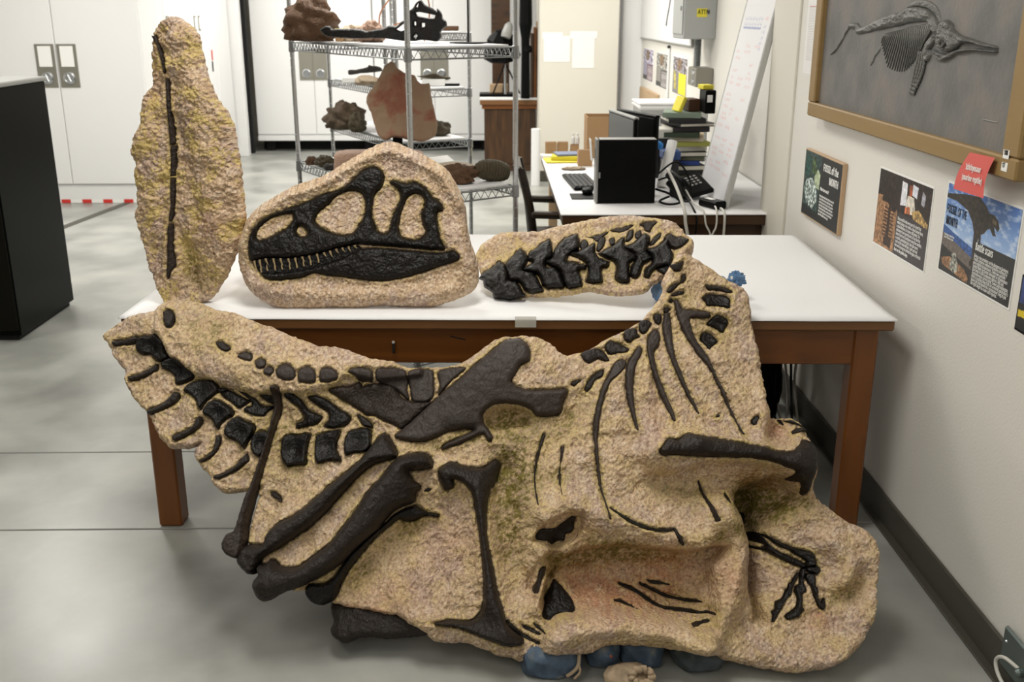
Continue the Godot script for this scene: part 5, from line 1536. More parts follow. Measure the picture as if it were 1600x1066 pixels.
func shelves() -> void:
	var N := Vector2(-0.362, -4.57)
	var U := Vector2(0.47, -0.33)
	var L := Vector2(-0.72, -1.20)
	wire_shelf(N, U, L, [0.12, 0.873, 1.515], 1.88, "nearer chrome wire shelf unit, its corner post before the red stone slab")
	liner(N, U, L, 1.515, "white foam liner under the long black skull on the nearer wire shelf")
	liner(N, U, L, 0.873, "white foam liner under the pink stone block on the nearer wire shelf")
	var N2 := Vector2(-0.595, -6.60)
	var U2 := Vector2(0.447, -0.225)
	var L2 := Vector2(-0.602, -1.19)
	wire_shelf(N2, U2, L2, [0.12, 0.87, 1.195, 1.54], 1.88, "farther chrome wire shelf unit standing behind the first one")
	liner(N2, U2, L2, 1.195, "white foam liner on the middle tier of the farther wire shelf")
	liner(N2, U2, L2, 0.87, "white foam liner under the dark lumpy rock on the farther wire shelf")
	liner(N2, U2, L2, 1.54, "white foam liner on the highest tier of the farther wire shelf")
	# upper tier, front unit
	var y := 1.528
	var S := new_sheet(Vector3(-0.55, y, -5.18), Vector3(0, 0, 1))
	var sk := [natural(K("T", [0, 310, 60, 270, 110, 275, 130, 300, 190, 298, 330, 298, 430, 305, 490, 322, 560, 310, 660, 295, 730, 262, 800, 270, 840, 230, 910, 180, 930, 110, 960, 90, 1000, 30, 1050, -4, 1100, 50, 1180, 90, 1215, 112, 1215, 85, 1250, 110, 1275, 150, 1280, 190, 1315, 220, 1320, 270, 1290, 300, 1260, 340, 1270, 380, 1230, 430, 1170, 428, 1060, 415, 1000, 428, 880, 428, 780, 415, 690, 405, 550, 398, 400, 402, 250, 398, 80, 382, 30, 352]), 0.4, 2.0, 3)]
	for h in [[1003, 68, 1028, 28, 1018, 80], [1000, 132, 1030, 125, 1110, 140, 1200, 160, 1190, 190, 1110, 185, 1020, 165], [985, 225, 1000, 228, 1002, 262, 985, 258], [1062, 240, 1092, 240, 1092, 275, 1064, 280], [978, 382, 1000, 355, 1016, 370, 1000, 400], [800, 305, 870, 250, 905, 250, 905, 300, 850, 320]]:
		sk.append(K("T", h))
	cutout("skull", S, sk, 0.030, M.bone_black, "long black crocodile-like skull with open jaw on the upper shelf tier", "skull", 3.5, 0.6)
	stone("fossil_rock", Vector3(-0.92, y, -5.50), Vector3(0.27, 0.235, 0.2), "stone_rust", 71, "large rusty brown fossil rock behind the long black skull on the shelf", "fossil", 0.26, 1.6)
	stone("bone_piece", Vector3(-0.70, y, -5.42), Vector3(0.14, 0.09, 0.1), "bone_cream", 73, "cream coloured bone lump behind the black skull's jaw", "fossil", 0.22, 1.5)
	stone("bone_piece", Vector3(-0.60, y, -5.30), Vector3(0.13, 0.11, 0.1), "stone_pink", 74, "pinkish bone lump between cream bone and the shelf post", "fossil", 0.3, 1.8)
	tag(put("label_card", box(Vector3(0.085, 0.03, 0.004), 0.001), M.paper, self, Vector3(-0.715, y + 0.048, -5.24), Vector3(-6, 0, 0)), "small white label card standing on the black skull's lower jaw", "label")
	tag(put("sample_box", box(Vector3(0.04, 0.05, 0.04), 0.003), M.cardboard, self, Vector3(-0.765, y + 0.026, -5.37)), "small cardboard sample box with a yellow top behind the black jaw", "box")
	tag(put("yellow_tag", box(Vector3(0.04, 0.012, 0.03), 0.002), M.yellow, self, Vector3(-0.765, y + 0.057, -5.37)), "small yellow tag on top of the sample box on the shelf", "tag")
	var wire := thing("wire_armature", Vector3(-0.50, y, -5.36), "thin orange-brown wire armature arching behind the black skull", "armature")
	var ow := mat("orange_wire", Color(0.78, 0.55, 0.42), 0.5)
	put("wire", tube([Vector3(-0.05, 0, 0), Vector3(-0.06, 0.12, 0), Vector3(0.0, 0.21, 0), Vector3(0.07, 0.28, 0)], 0.004, 6, 6), ow, wire)
	put("wire", tube([Vector3(0.16, 0, 0), Vector3(0.19, 0.14, 0), Vector3(0.17, 0.24, 0), Vector3(0.12, 0.30, 0)], 0.004, 6, 6), ow, wire)
	put("wire", tube([Vector3(-0.04, 0.05, 0), Vector3(0.05, 0.09, 0), Vector3(0.16, 0.06, 0)], 0.004, 6, 6), ow, wire)
	var st := thing("rod_stand", Vector3(-0.112, y, -5.02), "black rod stand with a flat base at the shelf's right end", "stand")
	put("base", box(Vector3(0.15, 0.006, 0.1), 0.002), M.black_plastic, st, Vector3(0, 0.004, 0), Vector3(0, -34, 0))
	put("rod", tube([Vector3(0, 0.006, 0), Vector3(0, 0.36, 0)], 0.0035, 8), M.black_plastic, st)
	tag(put("wooden_bar", box(Vector3(0.16, 0.03, 0.12), 0.004), M.stone_rust, self, Vector3(-0.30, 1.5525 + 0.0155, -7.05)), "reddish brown wooden bar on the farther shelf's highest tier", "wood bar")
	# middle tier, back unit
	y = 1.2085
	var S1 := new_sheet(Vector3(-0.95, y, -7.45), Vector3(0, 0, 1))
	cutout("small_skull", S1, [natural(K("W", [235, 105, 300, 100, 350, 90, 400, 75, 405, 62, 430, 68, 480, 72, 515, 90, 520, 112, 480, 118, 400, 128, 330, 132, 290, 140, 240, 142]), 0.4, 2.0, 7)], 0.03, M.stone_dark, "small dark crocodile-like skull on the farther shelf left of the red slab", "skull", 2.5, 0.5)
	stone("pale_rock", Vector3(-0.83, y, -7.02), Vector3(0.16, 0.07, 0.12), "stone_tan", 81, "pale rounded rock just left of the red slab's peak", "rock", 0.2, 1.3)
	tag(put("display_block", box(Vector3(0.11, 0.035, 0.08), 0.003), M.paper, self, Vector3(-0.97, y + 0.018, -7.25)), "white display block under the small dark skull on the farther shelf", "block")
	var S2 := new_sheet(Vector3(-0.3, y, -6.98), Vector3(0, 0, 1))
	cutout("jaw_bone", S2, [natural(K("W", [800, 155, 860, 150, 920, 135, 960, 130, 1010, 150, 1085, 162, 1088, 178, 1040, 186, 960, 182, 900, 172, 850, 165]), 0.4, 2.0, 8)], 0.022, M.stone_olive, "olive brown long bone lying on the farther shelf right of the red slab", "fossil", 2.0, 0.5)
	tag(put("display_block", box(Vector3(0.15, 0.04, 0.08), 0.003), M.paper, self, Vector3(-0.385, y + 0.021, -6.93)), "white display block under the olive long bone on the farther shelf", "block")
	tag(put("bone_stand", box(Vector3(0.1, 0.012, 0.07), 0.002), M.black_plastic, self, Vector3(-0.265, y + 0.007, -6.93)), "flat black plate beside the white block on the farther shelf", "stand")
	# low tier, back unit
	y = 0.8835
	stone("fossil_rock", Vector3(-1.03, y, -7.36), Vector3(0.27, 0.21, 0.2), "stone_brown", 91, "dark brown lumpy rock on the farther shelf left of the red slab", "fossil", 0.3, 1.6)
	stone("fossil_rock", Vector3(-0.93, y, -7.18), Vector3(0.11, 0.14, 0.12), "stone_olive", 92, "small brown rock leaning against the lumpy rock beside the red slab", "fossil", 0.25, 1.5)
	stone("fossil_rock", Vector3(-0.36, y, -6.95), Vector3(0.16, 0.11, 0.12), "stone_olive", 93, "pointed olive brown rock on the farther shelf right of the red slab", "fossil", 0.22, 1.2)
	# lower tier, front unit
	y = 0.886
	var S3 := new_sheet(Vector3(-0.55, y, -5.30), Vector3(0, 0.12, 1))
	cutout("stone_slab", S3, [natural(K("W", [588, 32, 620, 45, 650, 90, 690, 120, 740, 135, 790, 150, 810, 190, 850, 222, 880, 215, 910, 212, 930, 330, 950, 430, 968, 510, 980, 560, 960, 650, 900, 690, 830, 698, 760, 690, 660, 665, 600, 668, 560, 690, 490, 655, 455, 570, 430, 470, 395, 400, 388, 335, 430, 260, 500, 150, 540, 70]), 1.2, 3.0, 17)], 0.026, red_sandstone(), "upright pointed sandstone slab with red stains between the shelf posts", "stone slab", 4.0, 1.4)
	var rs := thing("slab_stand", Vector3(-0.49, y, -5.30), "small black stand between the pink block and the red-stained slab", "stand")
	put("foot", box(Vector3(0.12, 0.02, 0.13), 0.003), M.black_plastic, rs, Vector3(0, 0.105, 0))
	put("prop", box(Vector3(0.05, 0.20, 0.02), 0.004), M.black_plastic, rs, Vector3(0.0, 0.2, -0.06))
	var pb := put("stone_block", lump(Vector3(0.46, 0.12, 0.18), 51, 0.05, 1.5, -0.85, 0.42, 40), M.stone_pink, self, Vector3(-0.585, y + 0.05, -5.30), Vector3(0, 3, 0))
	tag(pb, "long flat pinkish stone block on the lower tier beneath the red slab", "stone block")
	stone("fossil_rock", Vector3(-0.975, y, -5.56), Vector3(0.06, 0.05, 0.05), "stone_rust", 61, "small ochre pebble at the left end of the lower shelf tier", "fossil", 0.25, 1.6)
	stone("fossil_rock", Vector3(-0.89, y, -5.50), Vector3(0.10, 0.065, 0.07), "stone_olive", 62, "small olive rock on the lower tier left of the pink block", "fossil", 0.3, 1.8)
	stone("fossil_rock", Vector3(-0.83, y, -5.36), Vector3(0.10, 0.04, 0.06), "stone_dark", 63, "small black rock in front of the olive rock on the lower tier", "fossil", 0.3, 1.9)
	tag(put("card", box(Vector3(0.09, 0.004, 0.08), 0.001), mat("card_cream", Color(0.93, 0.9, 0.74), 0.8), self, Vector3(-0.79, y + 0.003, -5.58), Vector3(0, 20, 0)), "cream paper card on the lower tier beside the olive rock", "card")
	stone("bone_piece", Vector3(-0.36, y, -5.08), Vector3(0.24, 0.07, 0.09), "stone_brown", 64, "long grey-brown bone shaft rising behind the skull cast on the lower tier", "fossil", 0.16, 1.1, -38)
	stone("bone_piece", Vector3(-0.17, y, -5.17), Vector3(0.26, 0.075, 0.13), "stone_tan", 65, "tan flat fossil behind the dark lumps on the lower tier", "fossil", 0.16, 1.2, -20)
	stone("fossil_rock", Vector3(-0.175, y, -4.92), Vector3(0.19, 0.10, 0.12), "stone_rust", 66, "glossy dark brown fossil lump on the lower tier at the right", "fossil", 0.28, 1.7)
	# ridged fossil: a lathed shell-like body with rings
	var t := thing("ridged_fossil", Vector3(-0.008, y, -4.985), "ridged brown shell-like fossil at the right end of the lower tier", "fossil")
	var prof := []
	for k in 41:
		var u := k / 40.0
		prof.append(Vector2(maxf(0.0, 0.052 * sqrt(maxf(0, 1 - pow(absf(2 * u - 0.9) / 1.1, 2.4))) + 0.0028 * sin(u * 75.0)) if k > 0 and k < 40 else 0.0, -0.09 + 0.18 * u))
	put("body", lathe(prof, 28), M.stone_olive, t, Vector3(0, 0.052, 0), Vector3(0, 25, 80))
	tag(put("paper_sheet", box(Vector3(0.17, 0.004, 0.12), 0.001), M.paper, self, Vector3(-0.30, y + 0.045, -5.40), Vector3(7, 20, 4)), "white folded paper rising behind the tan fossil on the lower tier", "paper")

func red_sandstone() -> StandardMaterial3D:
	var m := mat("red_sandstone", Color.WHITE, 0.75)
	var n := FastNoiseLite.new()
	n.seed = 4
	n.frequency = 0.012
	n.fractal_octaves = 5
	var img := n.get_seamless_image(256, 256)
	m.albedo_texture = ramp(img, [[0.0, Color(0.65, 0.54, 0.44)], [0.52, Color(0.66, 0.56, 0.46)], [0.66, Color(0.65, 0.47, 0.38)], [0.8, Color(0.60, 0.37, 0.29)], [1.0, Color(0.58, 0.34, 0.27)]])
	m.heightmap_enabled = true
	m.heightmap_texture = ImageTexture.create_from_image(img)
	m.heightmap_scale = 0.8
	triplanar(m, Vector3(1.6, 1.6, 1.6))
	return m

# ---------------------------------------------------------------- computer desk and the things on it
const DY := 0.742
func desk() -> void:
	var x0 := 0.335
	var W := 1.165
	var z0 := -4.90
	var D := 2.22
	var t := thing("computer_desk", Vector3(x0, 0, z0), "wooden desk in the alcove carrying two monitors, a black computer and papers", "desk")
	put("desktop", box(Vector3(W, 0.05, D), 0.005), M.walnut, t, Vector3(W / 2, 0.705, -D / 2))
	put("side_rail", box(Vector3(0.02, 0.034, D - 0.3), 0.003), M.walnut, t, Vector3(0.06, 0.6625, -D / 2))
	put("front_rail", box(Vector3(W - 0.12, 0.09, 0.02), 0.003), M.walnut, t, Vector3(W / 2, 0.635, -0.07))
	put("drawer_unit", box(Vector3(0.42, 0.6, 0.5), 0.006), M.walnut, t, Vector3(0.62, 0.37, -0.36))
	for i in 3:
		put("drawer_front", box(Vector3(0.39, 0.17, 0.016), 0.004), M.walnut, t, Vector3(0.62, 0.17 + i * 0.19, -0.106))
	for s in [0, 1]:
		for r in [0, 1]:
			put("leg", box(Vector3(0.06, 0.68, 0.06), 0.005), M.light_wood if r == 1 else M.walnut, t, Vector3(0.08 + s * (W - 0.14), 0.34, -0.09 - r * (D - 0.18)))
	tag(put("desk_cover", box(Vector3(W + 0.008, 0.008, D + 0.01), 0.003), M.foam_sheet, self, Vector3(x0 + W / 2 - 0.004, 0.735, z0 - D / 2 + 0.005)), "white paper covering the top of the computer desk", "desk cover")
	# computer standing on its edge
	var pc := thing("computer_tower", Vector3(0.672, DY - 0.003, -5.17), "black desktop computer case standing upright on the desk", "computer")
	put("case", box(Vector3(0.293, 0.318, 0.10), 0.004), M.black_plastic, pc, Vector3(0.005, 0.162, -0.05))
	put("front_bezel", box(Vector3(0.012, 0.322, 0.104), 0.003), M.silver_plastic, pc, Vector3(-0.146, 0.163, -0.05))
	put("top_strip", box(Vector3(0.285, 0.003, 0.092), 0.001), M.silver_plastic, pc, Vector3(0.008, 0.322, -0.05))
	put("latch", box(Vector3(0.009, 0.03, 0.003), 0.001), M.silver_plastic, pc, Vector3(-0.134, 0.145, 0.001))
	tag(put("paper_sheet", box(Vector3(0.004, 0.11, 0.09), 0.001), M.paper, self, Vector3(0.50, DY + 0.26, -5.25), Vector3(0, 0, 5)), "white paper sheet stuck to the left edge of the black computer", "paper")
	# monitors
	monitor(Vector3(0.705, DY, -5.62), -80.8, 0.50, 0.31, "nearer computer monitor with its grey screen turned to the left", M.screen, M.silver_plastic)
	monitor(Vector3(0.80, DY, -5.74), -70.0, 0.46, 0.305, "black computer monitor behind the grey-screened one", M.black_plastic, M.black_plastic)
	# keyboard, mouse, mat
	var kb := thing("keyboard", Vector3(0.50, DY - 0.003, -5.82), "black computer keyboard on the white desk paper", "keyboard", "", 4)
	put("base", box(Vector3(0.15, 0.016, 0.50), 0.005), M.black_plastic, kb, Vector3(0, 0.011, 0))
	for i in 5:
		for j in 15:
			put("key", box(Vector3(0.022, 0.007, 0.026), 0.003), M.grey_plastic, kb, Vector3(-0.054 + i * 0.027, 0.0215, -0.217 + j * 0.031))
	tag(put("mouse_mat", box(Vector3(0.20, 0.004, 0.17), 0.002), M.black_plastic, self, Vector3(0.51, DY - 0.0005, -5.38)), "thin black mouse mat left of the black computer", "mouse mat")
	var ms := thing("mouse", Vector3(0.505, DY + 0.002, -5.46), "black computer mouse on its mat beside the computer", "mouse")
	put("shell", lump(Vector3(0.06, 0.042, 0.11), 2, 0.03, 1.0, -0.6, 0.9), M.black_plastic, ms, Vector3(0, 0.013, 0))
	put("wheel", lathe([Vector2(0, 0), Vector2(0.008, 0), Vector2(0.008, 0.006), Vector2(0, 0.006)], 10), M.grey_plastic, ms, Vector3(0.003, 0.032, -0.03), Vector3(0, 0, 90))
	# boxes at the back
	var cb1 := thing("cardboard_box", Vector3(0.78, DY - 0.003, -7.0), "large open brown cardboard box behind the grey monitor", "box")
	for s in [-1, 1]:
		put("side", box(Vector3(0.006, 0.27, 0.24), 0.001), M.cardboard, cb1, Vector3(s * 0.15, 0.136, 0))
		put("side", box(Vector3(0.30, 0.27, 0.006), 0.001), M.cardboard, cb1, Vector3(0, 0.136, s * 0.12))
	put("bottom", box(Vector3(0.29, 0.006, 0.23), 0.001), M.cardboard_dark, cb1, Vector3(0, 0.005, 0))
	put("label", box(Vector3(0.07, 0.055, 0.001), 0.0004), M.paper, cb1, Vector3(0.03, 0.135, 0.1236))
	for e in [[Vector3(0.395, 0, -7.02), Vector3(0.075, 0.09, 0.08), "small brown paper box at the far left of the desk"], [Vector3(0.475, 0, -7.02), Vector3(0.07, 0.09, 0.08), "second small brown box beside the one at the far left"], [Vector3(0.555, 0, -7.0), Vector3(0.055, 0.075, 0.07), "small brown carton under the clear spray bottles"], [Vector3(0.585, 0, -6.55), Vector3(0.09, 0.095, 0.09), "small plain brown carton in front of the large cardboard box"], [Vector3(0.66, 0, -6.2), Vector3(0.08, 0.1, 0.08), "small tan carton half hidden behind the black computer"]]:
		var b := thing("carton", e[0] + Vector3(0, DY - 0.003, 0), e[2], "box")
		var s: Vector3 = e[1]
		put("body", box(s, 0.002), M.cardboard, b, Vector3(0, s.y / 2 + 0.001, 0))
		put("flap", box(Vector3(s.x * 0.98, 0.003, s.z * 0.48), 0.001), M.cardboard_dark, b, Vector3(0, s.y + 0.003, s.z * 0.24), Vector3(4, 0, 0))
	for i in 2:
		var bt := thing("spray_bottle", Vector3(0.545 + i * 0.03, DY + 0.079, -7.0), ["left of two small clear bottles on the desk's back carton", "right of two small clear bottles on the desk's back carton"][i], "bottle", "clear bottles on the carton")
		put("bottle", lathe([Vector2(0, 0), Vector2(0.012, 0), Vector2(0.012, 0.04), Vector2(0.005, 0.05), Vector2(0.005, 0.058), Vector2(0, 0.058)], 12), M.white_plastic, bt)
		put("cap", lathe([Vector2(0, 0.058), Vector2(0.007, 0.058), Vector2(0.007, 0.07), Vector2(0, 0.072)], 10), M.paper, bt)
	tag(put("paper_pad", box(Vector3(0.24, 0.008, 0.20), 0.002), M.yellow, self, Vector3(0.46, DY + 0.0035, -6.74), Vector3(0, 4, 0)), "broad yellow folder lying flat at the desk's left back", "folder")
	tag(put("paper_pad", box(Vector3(0.20, 0.025, 0.14), 0.003), M.yellow, self, Vector3(0.485, DY + 0.0215, -6.76), Vector3(0, -6, 0)), "thick yellow notepad under the blue-grey booklet", "notepad")
	tag(put("booklet", box(Vector3(0.18, 0.012, 0.15), 0.002), mat("booklet_blue", Color(0.46, 0.50, 0.62), 0.6), self, Vector3(0.50, DY + 0.0415, -6.78), Vector3(0, 8, 0)), "blue-grey booklet on top of the yellow notepad", "booklet")
	tag(put("paper_pad", box(Vector3(0.10, 0.02, 0.09), 0.002), M.paper, self, Vector3(0.375, DY + 0.0085, -6.9), Vector3(0, 8, 0)), "white paper wad at the desk's far left corner", "paper")
	tag(put("crumpled_paper", lump(Vector3(0.14, 0.022, 0.09), 19, 0.3, 2.2, -0.5), M.stone_tan, self, Vector3(0.50, DY + 0.004, -6.36)), "crumpled greyish wrapper lying on the desk before the notepad", "wrapper")
	# white bin and a board behind the monitors
	var bin := thing("storage_bin", Vector3(1.17, DY - 0.003, -6.88), "white plastic storage bin behind the dark monitor", "bin")
	put("tub", box(Vector3(0.44, 0.34, 0.36), 0.012), M.grey_box, bin, Vector3(0, 0.171, 0))
	put("rim", box(Vector3(0.46, 0.03, 0.38), 0.01), M.white_plastic, bin, Vector3(0, 0.345, 0))
	put("lid", box(Vector3(0.46, 0.014, 0.38), 0.006), M.white_plastic, bin, Vector3(0, 0.368, 0))
	# books and binders stacked before the whiteboard
	var cols := [Color(0.45, 0.47, 0.33), Color(0.14, 0.14, 0.15), Color(0.24, 0.28, 0.2), Color(0.12, 0.22, 0.5), Color(0.32, 0.33, 0.26), Color(0.2, 0.2, 0.2), Color(0.88, 0.87, 0.84), Color(0.62, 0.63, 0.3), Color(0.86, 0.77, 0.62), Color(0.2, 0.25, 0.18), Color(0.14, 0.12, 0.13), Color(0.2, 0.19, 0.2), Color(0.13, 0.13, 0.13), Color(0.5, 0.56, 0.5)]
	var kinds := ["olive cardboard folder at the bottom of the book stack", "black notebook second from the bottom of the book stack", "dark green ledger low in the book stack", "blue binder in the lower part of the book stack", "grey-green folder above the blue binder", "black book below the white papers in the stack", "white sheaf of papers in the middle of the book stack", "yellow-green journal above the white papers", "cream paged book under the dark green one", "dark green bound book in the upper stack", "black diary with pale page edges in the upper stack", "dark grey notebook near the top of the stack", "black ledger second from the top of the stack", "pale green folder topping the book stack"]
	var y := DY - 0.003
	for i in 14:
		var h := 0.020 + 0.010 * absf(sin(i * 2.3))
		var b := thing("book", Vector3(1.13 + 0.02 * sin(i * 1.9), y, -6.12 + 0.015 * cos(i * 2.7)), kinds[i], "book", "", 14.0 * sin(i * 1.3))
		var bm := mat("book_%d" % i, cols[i], 0.6)
		put("cover", box(Vector3(0.22, 0.003, 0.29), 0.001), bm, b, Vector3(0, 0.0018, 0))
		put("cover", box(Vector3(0.22, 0.003, 0.29), 0.001), bm, b, Vector3(0, h - 0.0018, 0))
		put("pages", box(Vector3(0.208, h - 0.007, 0.278), 0.001), M.paper_cream, b, Vector3(0.003, h / 2, 0))
		if i % 3 == 2:
			put("spine", box(Vector3(0.004, h - 0.001, 0.288), 0.001), bm, b, Vector3(-0.108, h / 2, 0))
		else:
			put("spine", box(Vector3(0.218, h - 0.001, 0.004), 0.001), bm, b, Vector3(0, h / 2, 0.143))
		y += h + 0.0008
	var top := y
	tag(put("book", box(Vector3(0.022, 0.09, 0.12), 0.004), M.yellow, self, Vector3(1.085, top + 0.044, -6.06), Vector3(0, 10, -22)), "yellow book leaning upright on top of the stack", "book")
	tag(put("book", box(Vector3(0.07, 0.07, 0.13), 0.004), mat("book_brown", Color(0.3, 0.19, 0.1), 0.6), self, Vector3(1.165, top + 0.036, -6.12), Vector3(0, 8, 0)), "brown leather box beside the leaning yellow book", "box")
	var bb := thing("binder", Vector3(1.235, top, -6.0), "black binder with a white spine label on top of the stack", "binder")
	put("cover", box(Vector3(0.06, 0.13, 0.18), 0.005), M.black_plastic, bb, Vector3(0, 0.066, 0))
	put("spine_label", box(Vector3(0.03, 0.04, 0.002), 0.0005), M.paper, bb, Vector3(-0.005, 0.085, 0.091))
	tag(put("yellow_tag", box(Vector3(0.065, 0.025, 0.08), 0.003), M.yellow, self, Vector3(1.225, top + 0.1435, -6.02), Vector3(0, 12, 0)), "yellow packet lying on the black binder", "packet")
	for e in [[Vector3(0.985, 0.26, -6.06), Color(0.85, 0.84, 0.8), Vector3(0.12, 0.055, 0.15), "grey covered box of cards jutting from the left of the stack"], [Vector3(1.01, 0.16, -5.86), Color(0.2, 0.3, 0.5), Vector3(0.10, 0.05, 0.14), "navy blue pouch at the left of the stack"]]:
		var o := thing("card_box", Vector3(e[0].x, DY - 0.003, e[0].z), e[3], "box")
		put("pedestal", box(Vector3(0.09, e[0].y - 0.03, 0.1), 0.003), M.grey_plastic, o, Vector3(0, (e[0].y - 0.03) / 2, 0))
		put("body", box(e[2], 0.006), mat("pouch_%d" % int(e[0].y * 100), e[1], 0.7), o, Vector3(0, e[0].y, 0))
	# white paper roll with a blue and red end
	var pr := thing("paper_roll", Vector3(0.955, DY, -5.72), "white paper roll with a blue top leaning behind the computer", "paper roll")
	put("roll", tube([Vector3(-0.02, 0.0, 0.05), Vector3(0.05, 0.24, -0.05)], 0.028, 14), M.paper, pr)
	put("cap", lump(Vector3(0.06, 0.05, 0.06), 4, 0.1), mat("cap_blue", Color(0.1, 0.5, 0.8), 0.4), pr, Vector3(-0.03, 0.215, -0.06))
	put("red_dot", lump(Vector3(0.03, 0.03, 0.03), 4, 0.05), M.red_tape, pr, Vector3(-0.055, 0.19, -0.03))
	# telephone
	var ph := thing("telephone", Vector3(1.03, DY - 0.003, -5.33), "black office telephone at the foot of the whiteboard", "telephone", "", 24)
	put("base", box(Vector3(0.20, 0.03, 0.17), 0.01), M.black_plastic, ph, Vector3(0, 0.06, 0), Vector3(24, 0, 12))
	put("foot", box(Vector3(0.15, 0.06, 0.08), 0.006), M.black_plastic, ph, Vector3(0, 0.032, -0.04))
	put("key_panel", box(Vector3(0.12, 0.004, 0.11), 0.002), M.grey_plastic, ph, Vector3(0.02, 0.079, 0.0), Vector3(24, 0, 12))
	for i in 12:
		put("key", box(Vector3(0.015, 0.005, 0.012), 0.002), M.silver_plastic, ph, Vector3(-0.01 + (i % 3) * 0.025, 0.074 + (i % 3) * 0.0052 + int(i / 3) * 0.009, 0.035 - int(i / 3) * 0.02), Vector3(24, 0, 12))
	put("handset", tube([Vector3(-0.08, 0.075, 0.08), Vector3(-0.085, 0.10, 0.06), Vector3(-0.085, 0.118, 0.0), Vector3(-0.08, 0.128, -0.06), Vector3(-0.075, 0.108, -0.085)], [0.021, 0.017, 0.013, 0.017, 0.022], 10, 5), M.black_plastic, ph)
	var ad := thing("power_adapter", Vector3(1.095, DY - 0.003, -5.06), "black power brick with a white label before the whiteboard", "power adapter", "", 25)
	put("brick", box(Vector3(0.07, 0.04, 0.15), 0.008), M.black_plastic, ad, Vector3(0, 0.021, 0))
	put("label", box(Vector3(0.03, 0.001, 0.06), 0.0003), M.paper, ad, Vector3(0, 0.0415, -0.02))
	# cables spilling over the front edge
	var cd := [
		["cable_white", [Vector3(0.90, 0.90, -5.3), Vector3(0.91, 0.84, -5.05), Vector3(0.925, 0.76, -4.90), Vector3(0.93, 0.70, -4.875), Vector3(0.945, 0.60, -4.87), Vector3(0.95, 0.30, -4.87)], 0.008, "thick white cable hanging over the desk's front edge nearest the computer"],
		["cable_white", [Vector3(1.00, 0.79, -5.28), Vector3(1.0, 0.765, -5.05), Vector3(1.02, 0.752, -4.905), Vector3(1.03, 0.69, -4.875), Vector3(1.06, 0.60, -4.87), Vector3(1.06, 0.3, -4.87)], 0.0045, "thin white cable drooping from under the telephone"],
		["black_plastic", [Vector3(0.86, 0.84, -5.3), Vector3(0.93, 0.87, -5.2), Vector3(0.97, 0.79, -5.12), Vector3(0.98, 0.752, -4.95), Vector3(0.985, 0.70, -4.88), Vector3(0.97, 0.5, -4.87)], 0.005, "black cable looping from the computer over the desk edge"],
		["black_plastic", [Vector3(0.85, 0.88, -5.25), Vector3(0.94, 0.94, -5.25), Vector3(1.0, 0.86, -5.2), Vector3(1.0, 0.76, -5.15), Vector3(0.96, 0.752, -5.2)], 0.005, "black cable arching from the computer to the desk top"],
		["cable_white", [Vector3(1.10, 0.755, -5.05), Vector3(1.085, 0.752, -4.91), Vector3(1.08, 0.68, -4.875), Vector3(1.055, 0.60, -4.868), Vector3(1.04, 0.3, -4.868)], 0.0045, "thin white cable twisted near the power brick"],
		["cable_white", [Vector3(1.12, 0.75, -4.98), Vector3(1.12, 0.745, -4.905), Vector3(1.12, 0.69, -4.875), Vector3(1.11, 0.4, -4.87)], 0.006, "white cable below the power brick's corner"],
		["black_plastic", [Vector3(0.84, 0.80, -5.25), Vector3(0.90, 0.79, -5.15), Vector3(0.94, 0.76, -5.1), Vector3(0.88, 0.755, -5.06), Vector3(0.84, 0.76, -5.12), Vector3(0.9, 0.77, -5.2)], 0.006, "coiled black cable lying right of the computer"],
	]
	for e in cd:
		tag(put("cable", tube(e[1], e[2], 7, 6), M[e[0]], self), e[3], "cable")
	# leaning whiteboard
	whiteboard()
	# armchair pulled up on the left
	var ch := thing("wooden_chair", Vector3(0.425, 0, -5.72), "dark wooden armchair pulled up to the left side of the computer desk", "chair")
	var dk: Material = M.dark_chair
	for s in [-1, 1]:
		put("back_post", tube([Vector3(-0.20, 0.44, s * 0.24), Vector3(-0.225, 0.65, s * 0.24), Vector3(-0.275, 0.87, s * 0.22)], [0.024, 0.024, 0.02], 8, 4), dk, ch)
		put("rear_leg", tube([Vector3(-0.22, 0.0, s * 0.25), Vector3(-0.20, 0.44, s * 0.24)], [0.018, 0.024], 8), dk, ch)
		put("front_leg", tube([Vector3(0.22, 0.0, s * 0.25), Vector3(0.22, 0.60, s * 0.25)], [0.018, 0.021], 8), dk, ch)
		put("arm", join([[box(Vector3(0.46, 0.035, 0.06), 0.01), at_(Vector3(0.01, 0.62, s * 0.25), Vector3(0, 0, -2))]]), dk, ch)
	put("seat", box(Vector3(0.46, 0.035, 0.48), 0.012), dk, ch, Vector3(0.02, 0.45, 0))
	put("top_rail", box(Vector3(0.03, 0.13, 0.46), 0.01), dk, ch, Vector3(-0.272, 0.82, 0), Vector3(0, 0, 14))
	for k in 5:
		put("back_slat", box(Vector3(0.014, 0.36, 0.035), 0.004), dk, ch, Vector3(-0.228, 0.61, -0.16 + k * 0.08), Vector3(0, 0, 12))
	# things under and behind: cables and a dark bag on the floor by the wall
	var bg := thing("dark_bag", Vector3(1.10, 0, -4.03), "dark bag on the floor in the shade under the worktable", "bag")
	put("body", lump(Vector3(0.2, 0.42, 0.2), 15, 0.14, 1.2, -0.85, 0.75), M.black_plastic, bg, Vector3(0, 0.2, 0))
	put("strap", tube([Vector3(-0.08, 0.36, 0.05), Vector3(-0.05, 0.46, 0.08), Vector3(0.04, 0.47, 0.08), Vector3(0.08, 0.37, 0.05)], 0.008, 6, 5), M.grey_plastic, bg)
